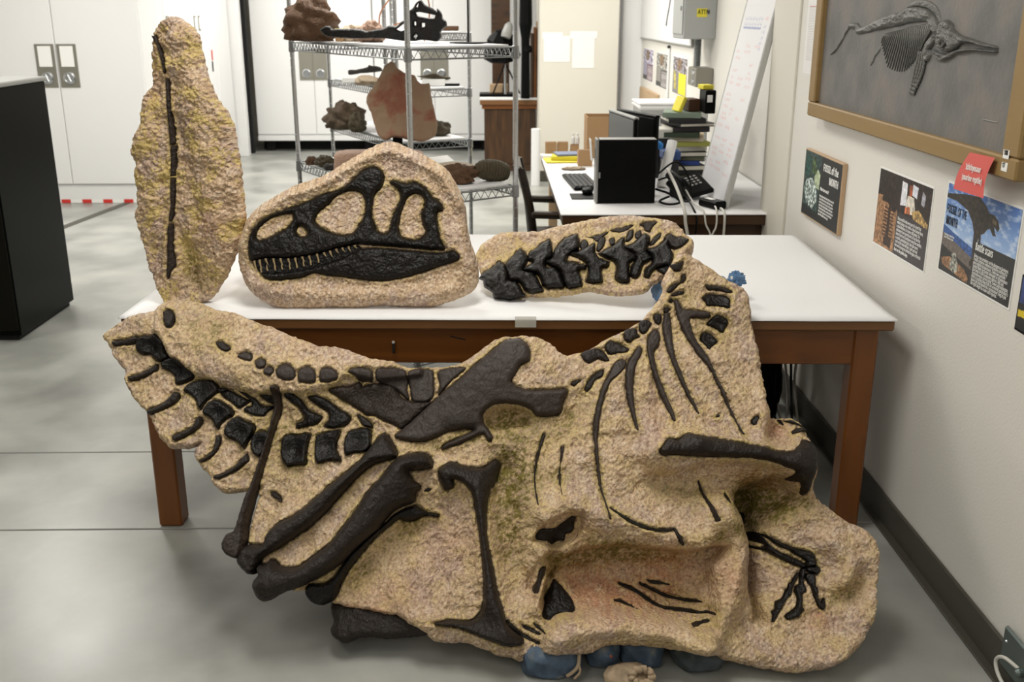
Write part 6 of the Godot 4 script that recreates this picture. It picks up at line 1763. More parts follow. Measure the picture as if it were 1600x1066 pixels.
	for k in 3:
		tag(put("floor_cable", tube([Vector3(1.20 + k * 0.035, 0.60, -4.15), Vector3(1.22 + k * 0.025, 0.36, -4.10 + k * 0.03), Vector3(1.25 + k * 0.012, 0.12 + k * 0.03, -4.06), Vector3(1.22 + k * 0.02, 0.012, -3.98 + k * 0.03), Vector3(1.17 + k * 0.02, 0.01, -4.02 + k * 0.04), Vector3(1.19 + k * 0.01, 0.10, -4.10)], 0.006, 6, 6), M.cable_white if k != 1 else M.grey_plastic, self), ["pale cable drooping to the floor under the worktable beside the dark bag", "grey cable hanging between two pale ones under the worktable", "pale cable nearest the wall looping on the floor under the worktable"][k], "cable")

func monitor(at: Vector3, turn: float, w: float, h: float, label: String, face: Material, bezel: Material) -> void:
	var t := thing("monitor", at + Vector3(0, -0.003, 0), label, "monitor", "", turn)
	put("panel", box(Vector3(w, h, 0.022), 0.005), M.black_plastic, t, Vector3(0, 0.10 + h / 2, 0))
	put("screen", box(Vector3(w - 0.034, h - 0.04, 0.003), 0.001), face, t, Vector3(0, 0.103 + h / 2, 0.0115))
	put("top_bezel", box(Vector3(w, 0.014, 0.028), 0.004), bezel, t, Vector3(0, 0.095 + h, 0))
	put("back_shell", box(Vector3(w * 0.6, h * 0.6, 0.02), 0.008), M.black_plastic, t, Vector3(0, 0.10 + h / 2, -0.02))
	put("neck", box(Vector3(0.06, 0.14, 0.016), 0.005), M.black_plastic, t, Vector3(0, 0.08, -0.018))
	put("base", box(Vector3(0.2, 0.014, 0.07), 0.006), M.black_plastic, t, Vector3(0, 0.0085, 0.0))

func scribble(img: Image, x: int, y: int, w: int, h: int, c: Color) -> void:
	var px_ := x
	var ph := rng.randf() * 6.0
	while px_ < x + w:
		var hh := int(h * (0.5 + 0.5 * sin(px_ * 0.9 + ph) * cos(px_ * 0.37 + ph * 2.0)))
		if sin(px_ * 0.21 + ph) > -0.75:
			for k in 2:
				var yy := clampi(y + hh + k, 0, img.get_height() - 1)
				img.set_pixel(clampi(px_, 0, img.get_width() - 1), yy, c)
		px_ += 1

func printed(img: Image, key: String, rough := 0.5) -> StandardMaterial3D:
	var m := mat(key, Color.WHITE, rough)
	m.albedo_texture = ImageTexture.create_from_image(img)
	return m

# flat sheet with a print, facing local +z, uv over the whole
func print_quad(w: float, h: float) -> ArrayMesh:
	var v := PackedVector3Array([Vector3(-w / 2, -h / 2, 0), Vector3(w / 2, -h / 2, 0), Vector3(w / 2, h / 2, 0), Vector3(-w / 2, h / 2, 0)])
	var n := PackedVector3Array([Vector3.BACK, Vector3.BACK, Vector3.BACK, Vector3.BACK])
	return commit(v, n, PackedInt32Array([0, 2, 1, 0, 3, 2]), PackedColorArray(), PackedVector2Array([Vector2(0, 1), Vector2(1, 1), Vector2(1, 0), Vector2(0, 0)]))

func whiteboard() -> void:
	var t := thing("whiteboard", Vector3(1.14, 0.7435, -5.33), "tall white dry-erase board with red and blue handwriting leaning on the alcove wall", "whiteboard")
	t.rotation_degrees = Vector3(0, 0, -11.3)
	var W := 0.60
	var H := 1.71
	put("board", box(Vector3(0.02, H, W), 0.004), M.white_enamel, t, Vector3(0.012, H / 2, 0))
	put("added_backing", box(Vector3(0.004, H - 0.03, W - 0.03), 0.001), M.dark_chair, t, Vector3(0.0245, H / 2, 0))  # unseen dark sheet, added to cut light bounced onto the wall behind
	var edge := mat("board_edge", Color(0.74, 0.74, 0.73), 0.45)
	for s in [-1, 1]:
		put("edge_strip", box(Vector3(0.03, H, 0.012), 0.003), edge, t, Vector3(0.014, H / 2, s * W / 2))
	var img := Image.create(300, 908, false, Image.FORMAT_RGB8)
	img.fill(Color(0.9, 0.9, 0.91))
	rng.seed = 77
	var red := Color(0.86, 0.46, 0.45)
	var blue := Color(0.42, 0.48, 0.72)
	for k in 2:
		scribble(img, 30, 418 + k * 14, 190, 11, blue)
	for k in 4:
		scribble(img, 30, 444 + k, 190, 4, blue)
	for k in 5:
		scribble(img, 238, 438 + k * 14, 30, 10, blue)
	scribble(img, 240, 416, 40, 12, Color(0.85, 0.3, 0.3))
	for r in 22:
		var y := 473 + r * 17
		for cidx in 3:
			if rng.randf() < 0.68:
				scribble(img, 24 + cidx * 88 + rng.randi_range(-6, 6), y + rng.randi_range(-3, 3), rng.randi_range(34, 74), 10, red.lerp(Color(0.9, 0.9, 0.91), rng.randf() * 0.35))
	put("marker_writing", print_quad(W - 0.03, H - 0.02), printed(img, "marker_print", 0.3), t, Vector3(0.0008, H / 2, 0), Vector3(0, -90, 0))

# ---------------------------------------------------------------- things on the walls
# fills a polygon (in 0..1 of the picture) with one colour
func fill(img: Image, p: Array, c: Color, grain := 0.0) -> void:
	var w := img.get_width()
	var h := img.get_height()
	var q := PackedVector2Array()
	for i in range(0, p.size(), 2):
		q.append(Vector2(p[i] * w, p[i + 1] * h))
	for y in h:
		var xs := []
		for k in q.size():
			var a := q[k]
			var b := q[(k + 1) % q.size()]
			if (a.y > y + 0.5) != (b.y > y + 0.5):
				xs.append(a.x + (y + 0.5 - a.y) * (b.x - a.x) / (b.y - a.y))
		xs.sort()
		for k in range(0, xs.size() - 1, 2):
			for x in range(maxi(0, int(xs[k])), mini(w, int(xs[k + 1]))):
				var g := 1.0 + grain * (no_b.get_noise_2d(x * 2.0, y * 2.0) + 0.6 * no_a.get_noise_2d(x * 3.0, y * 3.0)) * 1.3
				img.set_pixel(x, y, Color(clampf(c.r * g, 0, 1), clampf(c.g * g, 0, 1), clampf(c.b * g, 0, 1)))

const WB := Basis(Vector3(0, 0, 1), Vector3(0, 1, 0), Vector3(-1, 0, 0))

# a sheet or board hung flat on the right wall: far end z, width towards the camera, top height
func wall_poster(what: String, z: float, w: float, top: float, h: float, thick: float, x: float, img: Image, key: String, label: String, edge: Material) -> Node3D:
	var t := thing(what, Vector3(x, top - h, z), label, "poster")
	put("sheet", box(Vector3(thick, h, w), minf(0.002, thick * 0.3)), edge, t, Vector3(-thick / 2, h / 2, w / 2))
	put("print", print_quad(w - 0.012, h - 0.012), printed(img, key), t, Vector3(-thick - 0.0006, h / 2, w / 2), Vector3(0, -90, 0))
	return t

func lines(t: Node3D, x: float, z: float, y: float, h: float, gap: float, list: Array, sq := 0.8, bold := false) -> void:
	for i in list.size():
		text(t, list[i], h, Vector3(x, y - i * gap, z), WB, M.print_white, bold, false, true, sq)

func posters() -> void:
	# 1: dark board with a fossil leaf picture
	var im := Image.create(240, 140, false, Image.FORMAT_RGB8)
	im.fill(Color(0.17, 0.17, 0.165))
	fill(im, [0, 0, 0.47, 0, 0.45, 1, 0, 1], Color(0.20, 0.27, 0.26), 0.7)
	fill(im, [0.04, 0.05, 0.2, 0.1, 0.12, 0.4, 0.02, 0.36], Color(0.14, 0.3, 0.27), 0.6)
	fill(im, [0.38, 0.22, 0.46, 0.28, 0.45, 0.52, 0.34, 0.5, 0.3, 0.36], Color(0.70, 0.75, 0.62), 0.25)
	fill(im, [0.08, 0.45, 0.24, 0.38, 0.38, 0.5, 0.42, 0.7, 0.3, 0.86, 0.12, 0.8, 0.03, 0.62], Color(0.60, 0.65, 0.63), 0.9)
	fill(im, [0.2, 0.06, 0.3, 0.08, 0.36, 0.3, 0.24, 0.32], Color(0.28, 0.36, 0.22), 0.6)
	fill(im, [0, 0.84, 0.45, 0.88, 0.45, 1, 0, 1], Color(0.14, 0.15, 0.15), 0.3)
	var t := wall_poster("fossil_poster", -4.319, 0.48, 1.126, 0.275, 0.018, WALL_X, im, "poster_a", "dark mounted poster with pale leaf picture, farthest along the right wall", M.light_wood)
	text(t, "FOSSIL of the", 0.030, Vector3(-0.0192, 0.206, 0.252), WB, M.print_white, true, false, true, 0.72)
	text(t, "MONTH", 0.030, Vector3(-0.0192, 0.163, 0.335), WB, M.print_white, true, false, true, 0.74)
	text(t, "What tree was it?", 0.013, Vector3(-0.0192, 0.132, 0.235), WB, M.print_white, true, false, true, 0.75)
	lines(t, -0.0192, 0.235, 0.108, 0.0088, 0.0122, ["Many plants that lived in the Eocene left", "traces of their leaves in fine lake mud,", "and the shape of a leaf, its edge and its", "veins tell us which family it came from.", "This slab holds leaves, seeds and insects", "that settled together on the lake floor", "about fifty million years ago."], 0.85)
	# 2: brown skeleton picture and a seated worker
	im = Image.create(240, 144, false, Image.FORMAT_RGB8)
	im.fill(Color(0.25, 0.225, 0.235))
	fill(im, [0, 0, 0.42, 0, 0.42, 1, 0, 1], Color(0.60, 0.45, 0.32), 0.35)
	fill(im, [0, 0, 1, 0, 1, 0.46, 0.42, 0.46, 0.36, 0.30, 0, 0.34], Color(0.17, 0.125, 0.10), 0.6)
	fill(im, [0.12, 0.16, 0.3, 0.2, 0.42, 0.42, 0.36, 0.5, 0.22, 0.4, 0.1, 0.4], Color(0.15, 0.10, 0.07), 0.6)
	for k in 9:
		fill(im, [0.17, 0.46 + k * 0.045, 0.37, 0.47 + k * 0.045, 0.37, 0.485 + k * 0.045, 0.17, 0.48 + k * 0.045], Color(0.2, 0.13, 0.08))
	fill(im, [0.25, 0.4, 0.29, 0.4, 0.30, 0.9, 0.24, 0.9], Color(0.2, 0.13, 0.08), 0.4)
	fill(im, [0.2, 0.86, 0.36, 0.82, 0.36, 0.97, 0.2, 0.95], Color(0.22, 0.15, 0.1), 0.5)
	fill(im, [0.46, 0.05, 0.56, 0.06, 0.57, 0.34, 0.46, 0.36], Color(0.9, 0.9, 0.92), 0.1)
	fill(im, [0.66, 0.04, 0.76, 0.06, 0.75, 0.2, 0.66, 0.18], Color(0.85, 0.86, 0.9), 0.1)
	fill(im, [0.60, 0.06, 0.66, 0.06, 0.66, 0.2, 0.6, 0.2], Color(0.62, 0.32, 0.19), 0.3)
	fill(im, [0.58, 0.2, 0.7, 0.2, 0.76, 0.42, 0.56, 0.42], Color(0.86, 0.83, 0.78), 0.2)
	fill(im, [0.55, 0.36, 0.64, 0.33, 0.66, 0.42, 0.56, 0.44], Color(0.72, 0.42, 0.27), 0.3)
	fill(im, [0.68, 0.38, 0.8, 0.32, 0.98, 0.44, 0.98, 0.5, 0.72, 0.46], Color(0.66, 0.54, 0.33), 0.5)
	fill(im, [0.84, 0.08, 0.9, 0.12, 0.89, 0.26, 0.83, 0.24], Color(0.66, 0.66, 0.7), 0.2)
	t = wall_poster("fossil_poster", -3.511, 0.45, 1.165, 0.268, 0.0016, WALL_X, im, "poster_b", "poster of a brown skeleton dig and a seated worker, second along the wall", M.paper)
	lines(t, -0.003, 0.20, 0.118, 0.0105, 0.0125, ["These small fossils were part of a herd that", "walked along a river when a flood buried them,", "a small dinosaur, its bones still joined. Our", "volunteers have spent hours to free the tiny", "bones from hard sandstone using fine needles,", "a careful, painstaking job, then glue every", "crack so the fossil will last. Come and see", "the work in progress behind the glass of the lab"], 0.72)
	text(t, "Best on the public days.", 0.0105, Vector3(-0.003, 0.0155, 0.20), WB, M.print_white, true, false, true, 0.72)
	# 3: theropod against a blue sky
	im = Image.create(320, 190, false, Image.FORMAT_RGB8)
	for y in 190:
		for x in 320:
			var v := float(y) / 190.0
			var c := Color(0.26, 0.42, 0.70).lerp(Color(0.62, 0.73, 0.88), clampf(v * 1.9, 0, 1))
			c = c.lerp(Color(0.88, 0.91, 0.95), clampf(no_a.get_noise_2d(x * 1.3, y * 3.0) * 1.2 + 0.05, 0, 0.6))
			im.set_pixel(x, y, c)
	fill(im, [0, 0.47, 0.16, 0.52, 0.32, 0.56, 0.48, 0.6, 0.48, 0.7, 0, 0.6], Color(0.20, 0.34, 0.58), 0.3)
	fill(im, [0, 0.555, 0.47, 0.70, 0.47, 0.84, 0, 0.70], Color(0.42, 0.38, 0.35), 0.15)
	fill(im, [0, 0.70, 0.47, 0.83, 0.47, 1, 0, 1], Color(0.13, 0.125, 0.115), 0.3)
	fill(im, [0.47, 0.50, 1.0, 0.50, 1, 1, 0.47, 1], Color(0.165, 0.165, 0.16))
	fill(im, [0.02, 0.86, 0.14, 0.80, 0.26, 0.82, 0.38, 0.86, 0.45, 0.93, 0.44, 1.0, 0.34, 0.98, 0.2, 0.95, 0.06, 0.93], Color(0.55, 0.40, 0.27), 0.5)
	fill(im, [0.18, 0.76, 0.23, 0.73, 0.26, 0.8, 0.3, 0.9, 0.24, 0.97, 0.16, 0.92], Color(0.56, 0.56, 0.52), 0.7)
	# the animal: tail, trunk, legs, neck and open jaws
	fill(im, [0, 0.12, 0.12, 0.09, 0.25, 0.06, 0.465, 0.03, 0.565, 0.1, 0.615, 0.16, 0.685, 0.16, 0.735, 0.2, 0.765, 0.27, 0.745, 0.31, 0.695, 0.27, 0.715, 0.33, 0.735, 0.36, 0.695, 0.37, 0.645, 0.31, 0.615, 0.33, 0.585, 0.38, 0.545, 0.41, 0.515, 0.46, 0.5, 0.6, 0.515, 0.74, 0.505, 0.78, 0.445, 0.79, 0.435, 0.75, 0.465, 0.7, 0.45, 0.56, 0.445, 0.42, 0.405, 0.32, 0.325, 0.22, 0.16, 0.165, 0, 0.165], Color(0.19, 0.16, 0.12), 0.5)
	fill(im, [0.515, 0.44, 0.545, 0.42, 0.555, 0.55, 0.53, 0.58], Color(0.16, 0.13, 0.1), 0.4)
	fill(im, [0.665, 0.19, 0.715, 0.21, 0.725, 0.26, 0.665, 0.24], Color(0.42, 0.36, 0.26), 0.3)
	t = wall_poster("fossil_poster", -2.971, 0.448, 1.200, 0.268, 0.0016, WALL_X, im, "poster_c", "poster of a roaring dinosaur under blue sky headed FOSSIL OF THE MONTH", M.paper)
	var dark := mat("print_black", Color(0.08, 0.1, 0.16), 0.7)
	text(t, "FOSSIL", 0.026, Vector3(-0.003, 0.170, 0.014), WB, dark, true, false, true, 0.60)
	text(t, "OF THE", 0.025, Vector3(-0.003, 0.170, 0.088), WB, dark, false, false, true, 0.54)
	text(t, "MONTH", 0.026, Vector3(-0.003, 0.136, 0.018), WB, dark, true, false, true, 0.60)
	text(t, "Battle scars", 0.022, Vector3(-0.003, 0.104, 0.222), WB, M.print_white, true, false, true, 0.62)
	lines(t, -0.003, 0.222, 0.088, 0.0094, 0.0096, ["Being a top predator can be dangerous business.", "Fossils preserve evidence of injuries suffered by", "even mighty tyrannosaurs. These two partially", "healed lower leg bones belonged to tyrannosaurs", "that lived in Utah (unknown species, left) and", "Teratophoneus curriei (right). Some paleontologists", "think a crushing blow from an armored ankylosaur's", "heavy tail club would hit a tyrannosaur's leg at just", "the right height to cause such injuries."], 0.72)
	lines(t, -0.003, 0.020, 0.110, 0.006, 0.008, ["Pathology: healed bone", "Late Cretaceous, Utah"], 0.8)
	# 4: only its far edge is in view
	im = Image.create(64, 64, false, Image.FORMAT_RGB8)
	im.fill(Color(0.15, 0.15, 0.16))
	fill(im, [0, 0, 0.3, 0, 0.3, 0.4, 0, 0.5], Color(0.2, 0.27, 0.5), 0.3)
	fill(im, [0, 0.62, 0.4, 0.6, 0.4, 0.74, 0, 0.76], Color(0.85, 0.75, 0.15))
	wall_poster("fossil_poster", -2.484, 0.45, 1.04, 0.145, 0.0016, WALL_X, im, "poster_d", "dark poster with a yellow bar cut off by the photo's right edge", M.black_plastic)
	# notice sheet by the frame
	im = Image.create(120, 180, false, Image.FORMAT_RGB8)
	im.fill(Color(0.91, 0.905, 0.90))
	for r in 34:
		for x in range(12, 100 - (r * 37 % 22)):
			if (x * 7 + r * 13) % 9 > 1:
				im.set_pixel(x, 16 + r * 4, Color(0.66, 0.64, 0.64))
	fill(im, [0.1, 0.075, 0.75, 0.075, 0.75, 0.085, 0.1, 0.085], Color(0.75, 0.45, 0.42))
	t = wall_poster("notice_sheet", -4.52, 0.235, 1.72, 0.30, 0.001, WALL_X, im, "notice", "white typed notice sheet taped beside the framed plaque", M.paper)
	t.set_meta("category", "notice")
	# far wall: three small posters, fixed whiteboard, cork board, electrical boxes
	var far := [[-10.55, 1.335, Color(0.62, 0.6, 0.68), Color(0.45, 0.33, 0.4), "small pale purple poster, leftmost of three on the alcove wall"], [-9.7, 1.325, Color(0.55, 0.54, 0.52), Color(0.3, 0.3, 0.3), "small grey poster with text, middle of three on the alcove wall"], [-8.8, 1.328, Color(0.5, 0.48, 0.5), Color(0.95, 0.88, 0.1), "small poster with a yellow panel, rightmost of three on the alcove wall"]]
	for k in 3:
		var e: Array = far[k]
		im = Image.create(64, 96, false, Image.FORMAT_RGB8)
		im.fill(e[2])
		fill(im, [0, 0, 1, 0, 1, 0.45, 0, 0.4], e[2], 0.9)
		fill(im, [0.3, 0.06, 0.62, 0.04, 0.6, 0.34, 0.36, 0.36], Color(0.5, 0.4, 0.3), 0.5)
		if k == 2:
			fill(im, [0.44, 0.42, 0.96, 0.42, 0.96, 0.98, 0.44, 0.98], e[3])
			fill(im, [0.05, 0.4, 0.2, 0.4, 0.3, 0.9, 0.15, 0.9], Color(0.75, 0.7, 0.3), 0.3)
		else:
			fill(im, [0.42, 0.48, 1, 0.46, 1, 1, 0.42, 1], e[3])
			fill(im, [0, 0.85, 0.42, 0.85, 0.42, 1, 0, 1], Color(0.22, 0.22, 0.22))
			for r in 9:
				fill(im, [0.48, 0.53 + r * 0.05, 0.94, 0.53 + r * 0.05, 0.94, 0.555 + r * 0.05, 0.48, 0.555 + r * 0.05], Color(0.8, 0.78, 0.78))
		t = wall_poster("wall_poster", e[0], 0.64, e[1], 0.30, 0.0016, ALC_X, im, "far_poster_%d" % k, e[4], M.paper)
	var wb := thing("wall_whiteboard", Vector3(ALC_X, 1.42, -10.68), "white dry-erase board fixed to the alcove wall with black curved lines", "whiteboard")
	put("board", box(Vector3(0.018, 1.1, 2.75), 0.004), M.white_enamel, wb, Vector3(-0.009, 0.55, 1.36))
	put("edge_strip", box(Vector3(0.022, 0.014, 2.75), 0.003), M.silver_plastic, wb, Vector3(-0.011, 0.005, 1.36))
	put("edge_strip", box(Vector3(0.022, 1.1, 0.014), 0.003), M.silver_plastic, wb, Vector3(-0.011, 0.55, 2.735))
	put("marker_line", tube([Vector3(-0.0185, 0.14, 1.55), Vector3(-0.0185, 0.22, 1.6), Vector3(-0.0185, 0.34, 1.7), Vector3(-0.0185, 0.5, 1.72)], 0.009, 5, 5), M.seam, wb)
	put("marker_line", tube([Vector3(-0.0185, 0.06, 2.0), Vector3(-0.0185, 0.12, 2.06), Vector3(-0.0185, 0.24, 2.08), Vector3(-0.0185, 0.40, 2.0), Vector3(-0.0185, 0.6, 1.95)], 0.009, 5, 5), M.ink, wb)
	tag(put("cork_board", box(Vector3(0.03, 0.16, 1.1), 0.004), M.light_wood, self, Vector3(ALC_X - 0.016, 0.88, -10.0)), "pale wooden board leaning low on the alcove wall beneath the small posters", "board")
	var rod := thing("wall_conduit", Vector3(ALC_X - 0.012, 0.0, -8.97), "thin white conduit with a black top running down between the small posters", "conduit")
	put("pipe", tube([Vector3(0, 0.11, 0), Vector3(0, 1.38, 0)], 0.011, 8), M.white_plastic, rod)
	put("cap", lump(Vector3(0.03, 0.03, 0.03), 1, 0.02), M.ink, rod, Vector3(-0.005, 1.39, 0))
	var eb := thing("electrical_box", Vector3(ALC_X, 1.495, -7.4), "grey electrical panel with a yellow tag on the alcove wall", "electrical box")
	put("housing", box(Vector3(0.22, 0.62, 0.42), 0.006), M.grey_box, eb, Vector3(-0.11, 0.31, 0))
	put("door", box(Vector3(0.008, 0.56, 0.38), 0.003), M.grey_box, eb, Vector3(-0.224, 0.31, 0))
	put("latch", box(Vector3(0.012, 0.03, 0.02), 0.003), M.chrome, eb, Vector3(-0.232, 0.20, 0.15))
	put("yellow_sticker", box(Vector3(0.07, 0.055, 0.002), 0.0006), M.yellow, eb, Vector3(-0.1, 0.17, 0.2112))
	text(eb, "ATTN", 0.03, Vector3(-0.13, 0.152, 0.2126), Basis(), M.ink, true, false, true, 0.8)
	var eb2 := thing("electrical_box", Vector3(ALC_X, 1.515, -7.88), "narrow pale grey switch box left of the electrical panel", "electrical box")
	put("housing", box(Vector3(0.12, 0.6, 0.34), 0.006), M.grey_box, eb2, Vector3(-0.06, 0.3, 0))
	put("name_plate", box(Vector3(0.003, 0.16, 0.03), 0.001), M.ink, eb2, Vector3(-0.1215, 0.28, -0.08))
	var cd := thing("flexible_conduit", Vector3(ALC_X - 0.09, 1.3, -7.33), "ribbed metal conduit from the electrical panel down to the junction box", "conduit")
	var pr := []
	for k in 31:
		pr.append(Vector2(0.022 + 0.004 * sin(k * PI * 0.999), 0.012 + k * 0.0062) if k % 2 == 0 else Vector2(0.027, 0.012 + k * 0.0062))
	put("pipe", lathe(pr, 12), M.zinc, cd)
	var jb := thing("junction_box", Vector3(ALC_X, 1.18, -7.33), "square steel junction box with two sockets below the conduit", "junction box")
	put("housing", box(Vector3(0.12, 0.125, 0.30), 0.005), M.satin_plate, jb, Vector3(-0.06, 0.062, 0))
	for s in [-1, 1]:
		put("socket", lathe([Vector2(0, 0), Vector2(0.022, 0), Vector2(0.020, 0.008), Vector2(0, 0.008)], 12), M.chrome, jb, Vector3(-0.12, 0.062 + s * 0.03, 0.05), Vector3(0, 0, 90))
	# sheets of paper on the pillar
	for e in [[Vector3(0.645, 1.32, -10.597), Vector3(0.26, 0.25, 0.002), "white paper sheet on the beige pillar, left of the two large ones"], [Vector3(0.60, 1.45, -10.5985), Vector3(0.2, 0.06, 0.002), "narrow paper strip above the left sheet on the pillar"], [Vector3(0.91, 1.285, -10.597), Vector3(0.22, 0.30, 0.002), "white paper sheet hanging on the beige pillar, right of the two large ones"], [Vector3(0.91, 1.455, -10.5955), Vector3(0.27, 0.07, 0.002), "paper strip taped over the top of the pillar's right sheet"]]:
		tag(put("paper_sheet", box(e[1], 0.0005), M.paper, self, e[0]), e[2], "paper")

func plaque() -> void:
	var X := 1.27
	var t := thing("fossil_plaque", Vector3(WALL_X, 1.27, -3.33), "large oak framed slate plaque with a long-snouted marine reptile skeleton", "framed fossil")
	var zf := -4.205
	var zn := -2.475
	var b := 1.272
	var hh := 1.02
	var o := t.position
	var mz := (zf + zn) / 2.0
	var w := zn - zf
	put("frame_bar", box(Vector3(0.06, 0.055, w), 0.005), M.frame_oak, t, Vector3(X + 0.032, b + 0.0275, mz) - o)
	put("frame_bar", box(Vector3(0.06, 0.055, w), 0.005), M.frame_oak, t, Vector3(X + 0.032, b + hh - 0.0275, mz) - o)
	put("frame_bar", box(Vector3(0.06, hh - 0.112, 0.075), 0.005), M.frame_oak, t, Vector3(X + 0.032, b + hh / 2, zf + 0.0375) - o)
	put("frame_bar", box(Vector3(0.06, hh - 0.112, 0.085), 0.005), M.frame_oak, t, Vector3(X + 0.032, b + hh / 2, zn - 0.0425) - o)
	put("slate_panel", box(Vector3(0.02, hh - 0.09, w - 0.12), 0.003), M.slate, t, Vector3(X + 0.033, b + hh / 2, mz) - o)
	for k in 2:
		put("sticker", box(Vector3(0.001, 0.022, 0.03), 0.0004), M.paper, t, Vector3(X + 0.0015, b + 0.030 + k * 0.031, zn - 0.058) - o)
		text(t, ["17", "188"][k], 0.013, Vector3(X + 0.0003, b + 0.024 + k * 0.031, zn - 0.068) - o, WB, M.ink, true, false, true, 0.7)
	var S := new_sheet(Vector3(X + 0.0225, 1.5, -3.3), Vector3(-1, 0, 0))
	var m: Material = M.slate_bone
	var list := [
		["tail", 0.007, [30, 440, 50, 430, 90, 390, 130, 330, 160, 270, 185, 230, 180, 205, 200, 195, 220, 210, 190, 240, 165, 280, 135, 340, 95, 400, 50, 442]],
		["backbone", 0.014, [200, 195, 260, 183, 290, 218, 350, 200, 400, 170, 470, 140, 560, 105, 640, 85, 660, 60, 760, 55, 830, 75, 880, 120, 920, 190, 932, 240, 920, 290, 890, 280, 860, 230, 820, 180, 760, 177, 700, 182, 640, 197, 560, 217, 480, 232, 400, 247, 340, 267, 260, 275, 240, 245, 205, 230]],
		["back_fin", 0.005, [660, 60, 700, 20, 760, 0, 830, 5, 890, 40, 920, 90, 937, 190, 920, 190, 880, 120, 830, 75, 760, 55]],
		["skull", 0.018, [930, 220, 950, 180, 985, 155, 1030, 190, 1040, 230, 1090, 275, 1180, 308, 1300, 348, 1395, 375, 1400, 393, 1300, 378, 1180, 348, 1110, 352, 1060, 400, 1000, 420, 950, 410, 920, 380, 905, 310, 935, 270]],
		["lower_jaw", 0.014, [885, 398, 920, 420, 1000, 437, 1080, 397, 1200, 385, 1300, 400, 1395, 405, 1390, 425, 1280, 415, 1180, 415, 1080, 430, 1010, 470, 940, 492, 895, 462]],
		["shoulder_bone", 0.012, [800, 400, 830, 330, 870, 290, 890, 320, 870, 370, 850, 400, 855, 450, 830, 497, 800, 482]],
		["hind_flipper", 0.005, [440, 380, 447, 400, 412, 450, 390, 500, 358, 537, 370, 490, 400, 430]],
	]
	for e in list:
		bone(S, t, e[0], [natural(K("R", e[2]), 0.7, 2.5, 4)], e[1], m, {"sink": 0.001, "deep": 0.004, "step": 0.8, "rough": e[1] * 0.35})
	put("eye_socket", tube([S.at(1484, 56, 0.016) - o, S.at(1478, 66, 0.018) - o, S.at(1479, 74, 0.018) - o, S.at(1487, 66, 0.018) - o, S.at(1487, 56, 0.016) - o], 0.004, 6, 4), m, t)
	for k in 26:
		var u := k / 25.0
		var a := K("R", [500 + u * 340, 262 - u * 80 + 30 * absf(u - 0.5)])[0]
		var e0 := [[450, 345], [470, 430], [500, 545], [570, 575], [640, 578], [700, 520], [760, 430], [800, 330]]
		var f := u * 6.999
		var i := int(f)
		var q := Vector2(e0[i][0], e0[i][1]).lerp(Vector2(e0[i + 1][0], e0[i + 1][1]), f - i)
		var c := K("R", [q.x, q.y])[0]
		var mid := a.lerp(c, 0.45) + Vector2(7.0 * u + 1.0, -3.0)
		put("rib", tube([S.at(a.x, a.y, 0.003) - o, S.at(mid.x, mid.y, 0.006) - o, S.at(c.x, c.y, 0.001) - o], [0.0042, 0.0036, 0.0016], 6, 4), m, t)
	# front flipper: rows of small bones
	for r in 11:
		var y := 440.0 + r * 30.0
		var cx := 785.0 - pow(r / 10.0, 1.4) * 80.0
		var wd := 16.0 + 16.0 * sin(PI * minf(1.0, (r + 2) / 11.0))
		for k in 4:
			var q := K("R", [cx + (k - 1.5) * wd * 0.62, y + k * 4.0])[0]
			var p := S.at(q.x, q.y, 0.003) - o
			put("flipper_bone", lump(Vector3(0.011, 0.026 - r * 0.0012, 0.016), r * 4 + k, 0.1, 1.0, -2.0, 1.0, 8), m, t, p)
	put("crack_line", box(Vector3(0.002, 0.003, 0.08), 0.0008), M.silver_plastic, t, S.at(1547, 189, 0.001) - o, Vector3(0, 0, 0))
	# red name card clipped under the frame, its lower end resting against the wall
	var lab := thing("name_card", Vector3(1.27, 1.2, -2.7), "red name card reading Ichthyosaur hanging from the plaque's frame corner", "name card")
	var tl := Vector3(1.2675, 0, 0)
	var sh := new_sheet(Vector3(1.2672, 1.3, -2.7), Vector3(-1, 0, 0))
	var sl := new_sheet(Vector3(1.2640, 1.2, -2.7), Vector3(-1, 0, 0))
	var p0 := sh.at(1518, 238, 0)
	var p1 := sh.at(1557, 246.5, 0)
	var p2 := sl.at(1539, 310, 0)
	var p3 := sl.at(1492, 295, 0)
	var v := PackedVector3Array()
	var n := PackedVector3Array()
	var uv := PackedVector2Array()
	var idx := PackedInt32Array()
	for j in 9:
		for i in 5:
			var s := j / 8.0
			var u := i / 4.0
			var p := p0.lerp(p1, u).lerp(p3.lerp(p2, u), s) + Vector3(-0.004 - 0.008 * sin(PI * s) , 0, 0)
			v.append(p - lab.position)
			n.append(Vector3(-1, 0.4, 0).normalized())
			uv.append(Vector2(u, s))
	for j in 8:
		for i in 4:
			var a := j * 5 + i
			idx.append_array([a, a + 1, a + 5, a + 1, a + 6, a + 5])
	put("card", commit(v, n, idx, PackedColorArray(), uv), mat("red_card", Color(0.75, 0.24, 0.2), 0.6), lab)
	var right := (p1 - p0).lerp(p2 - p3, 0.5).normalized()
	var up := ((p0 + p1) - (p3 + p2)).normalized()
	var nn := right.cross(up).normalized()
	up = nn.cross(right).normalized()
	var bs := Basis(right, up, nn)
	var mid := (p0 + p1 + p2 + p3) / 4.0 - lab.position + Vector3(-0.0135, 0, 0)
	text(lab, "Ichthyosaur", 0.016, mid + up * 0.004 + right * 0.006, bs, M.print_white, true, false, false, 0.7)
	text(lab, "(marine reptile)", 0.016, mid - up * 0.024 + right * 0.006, bs, M.print_white, true, false, false, 0.7)

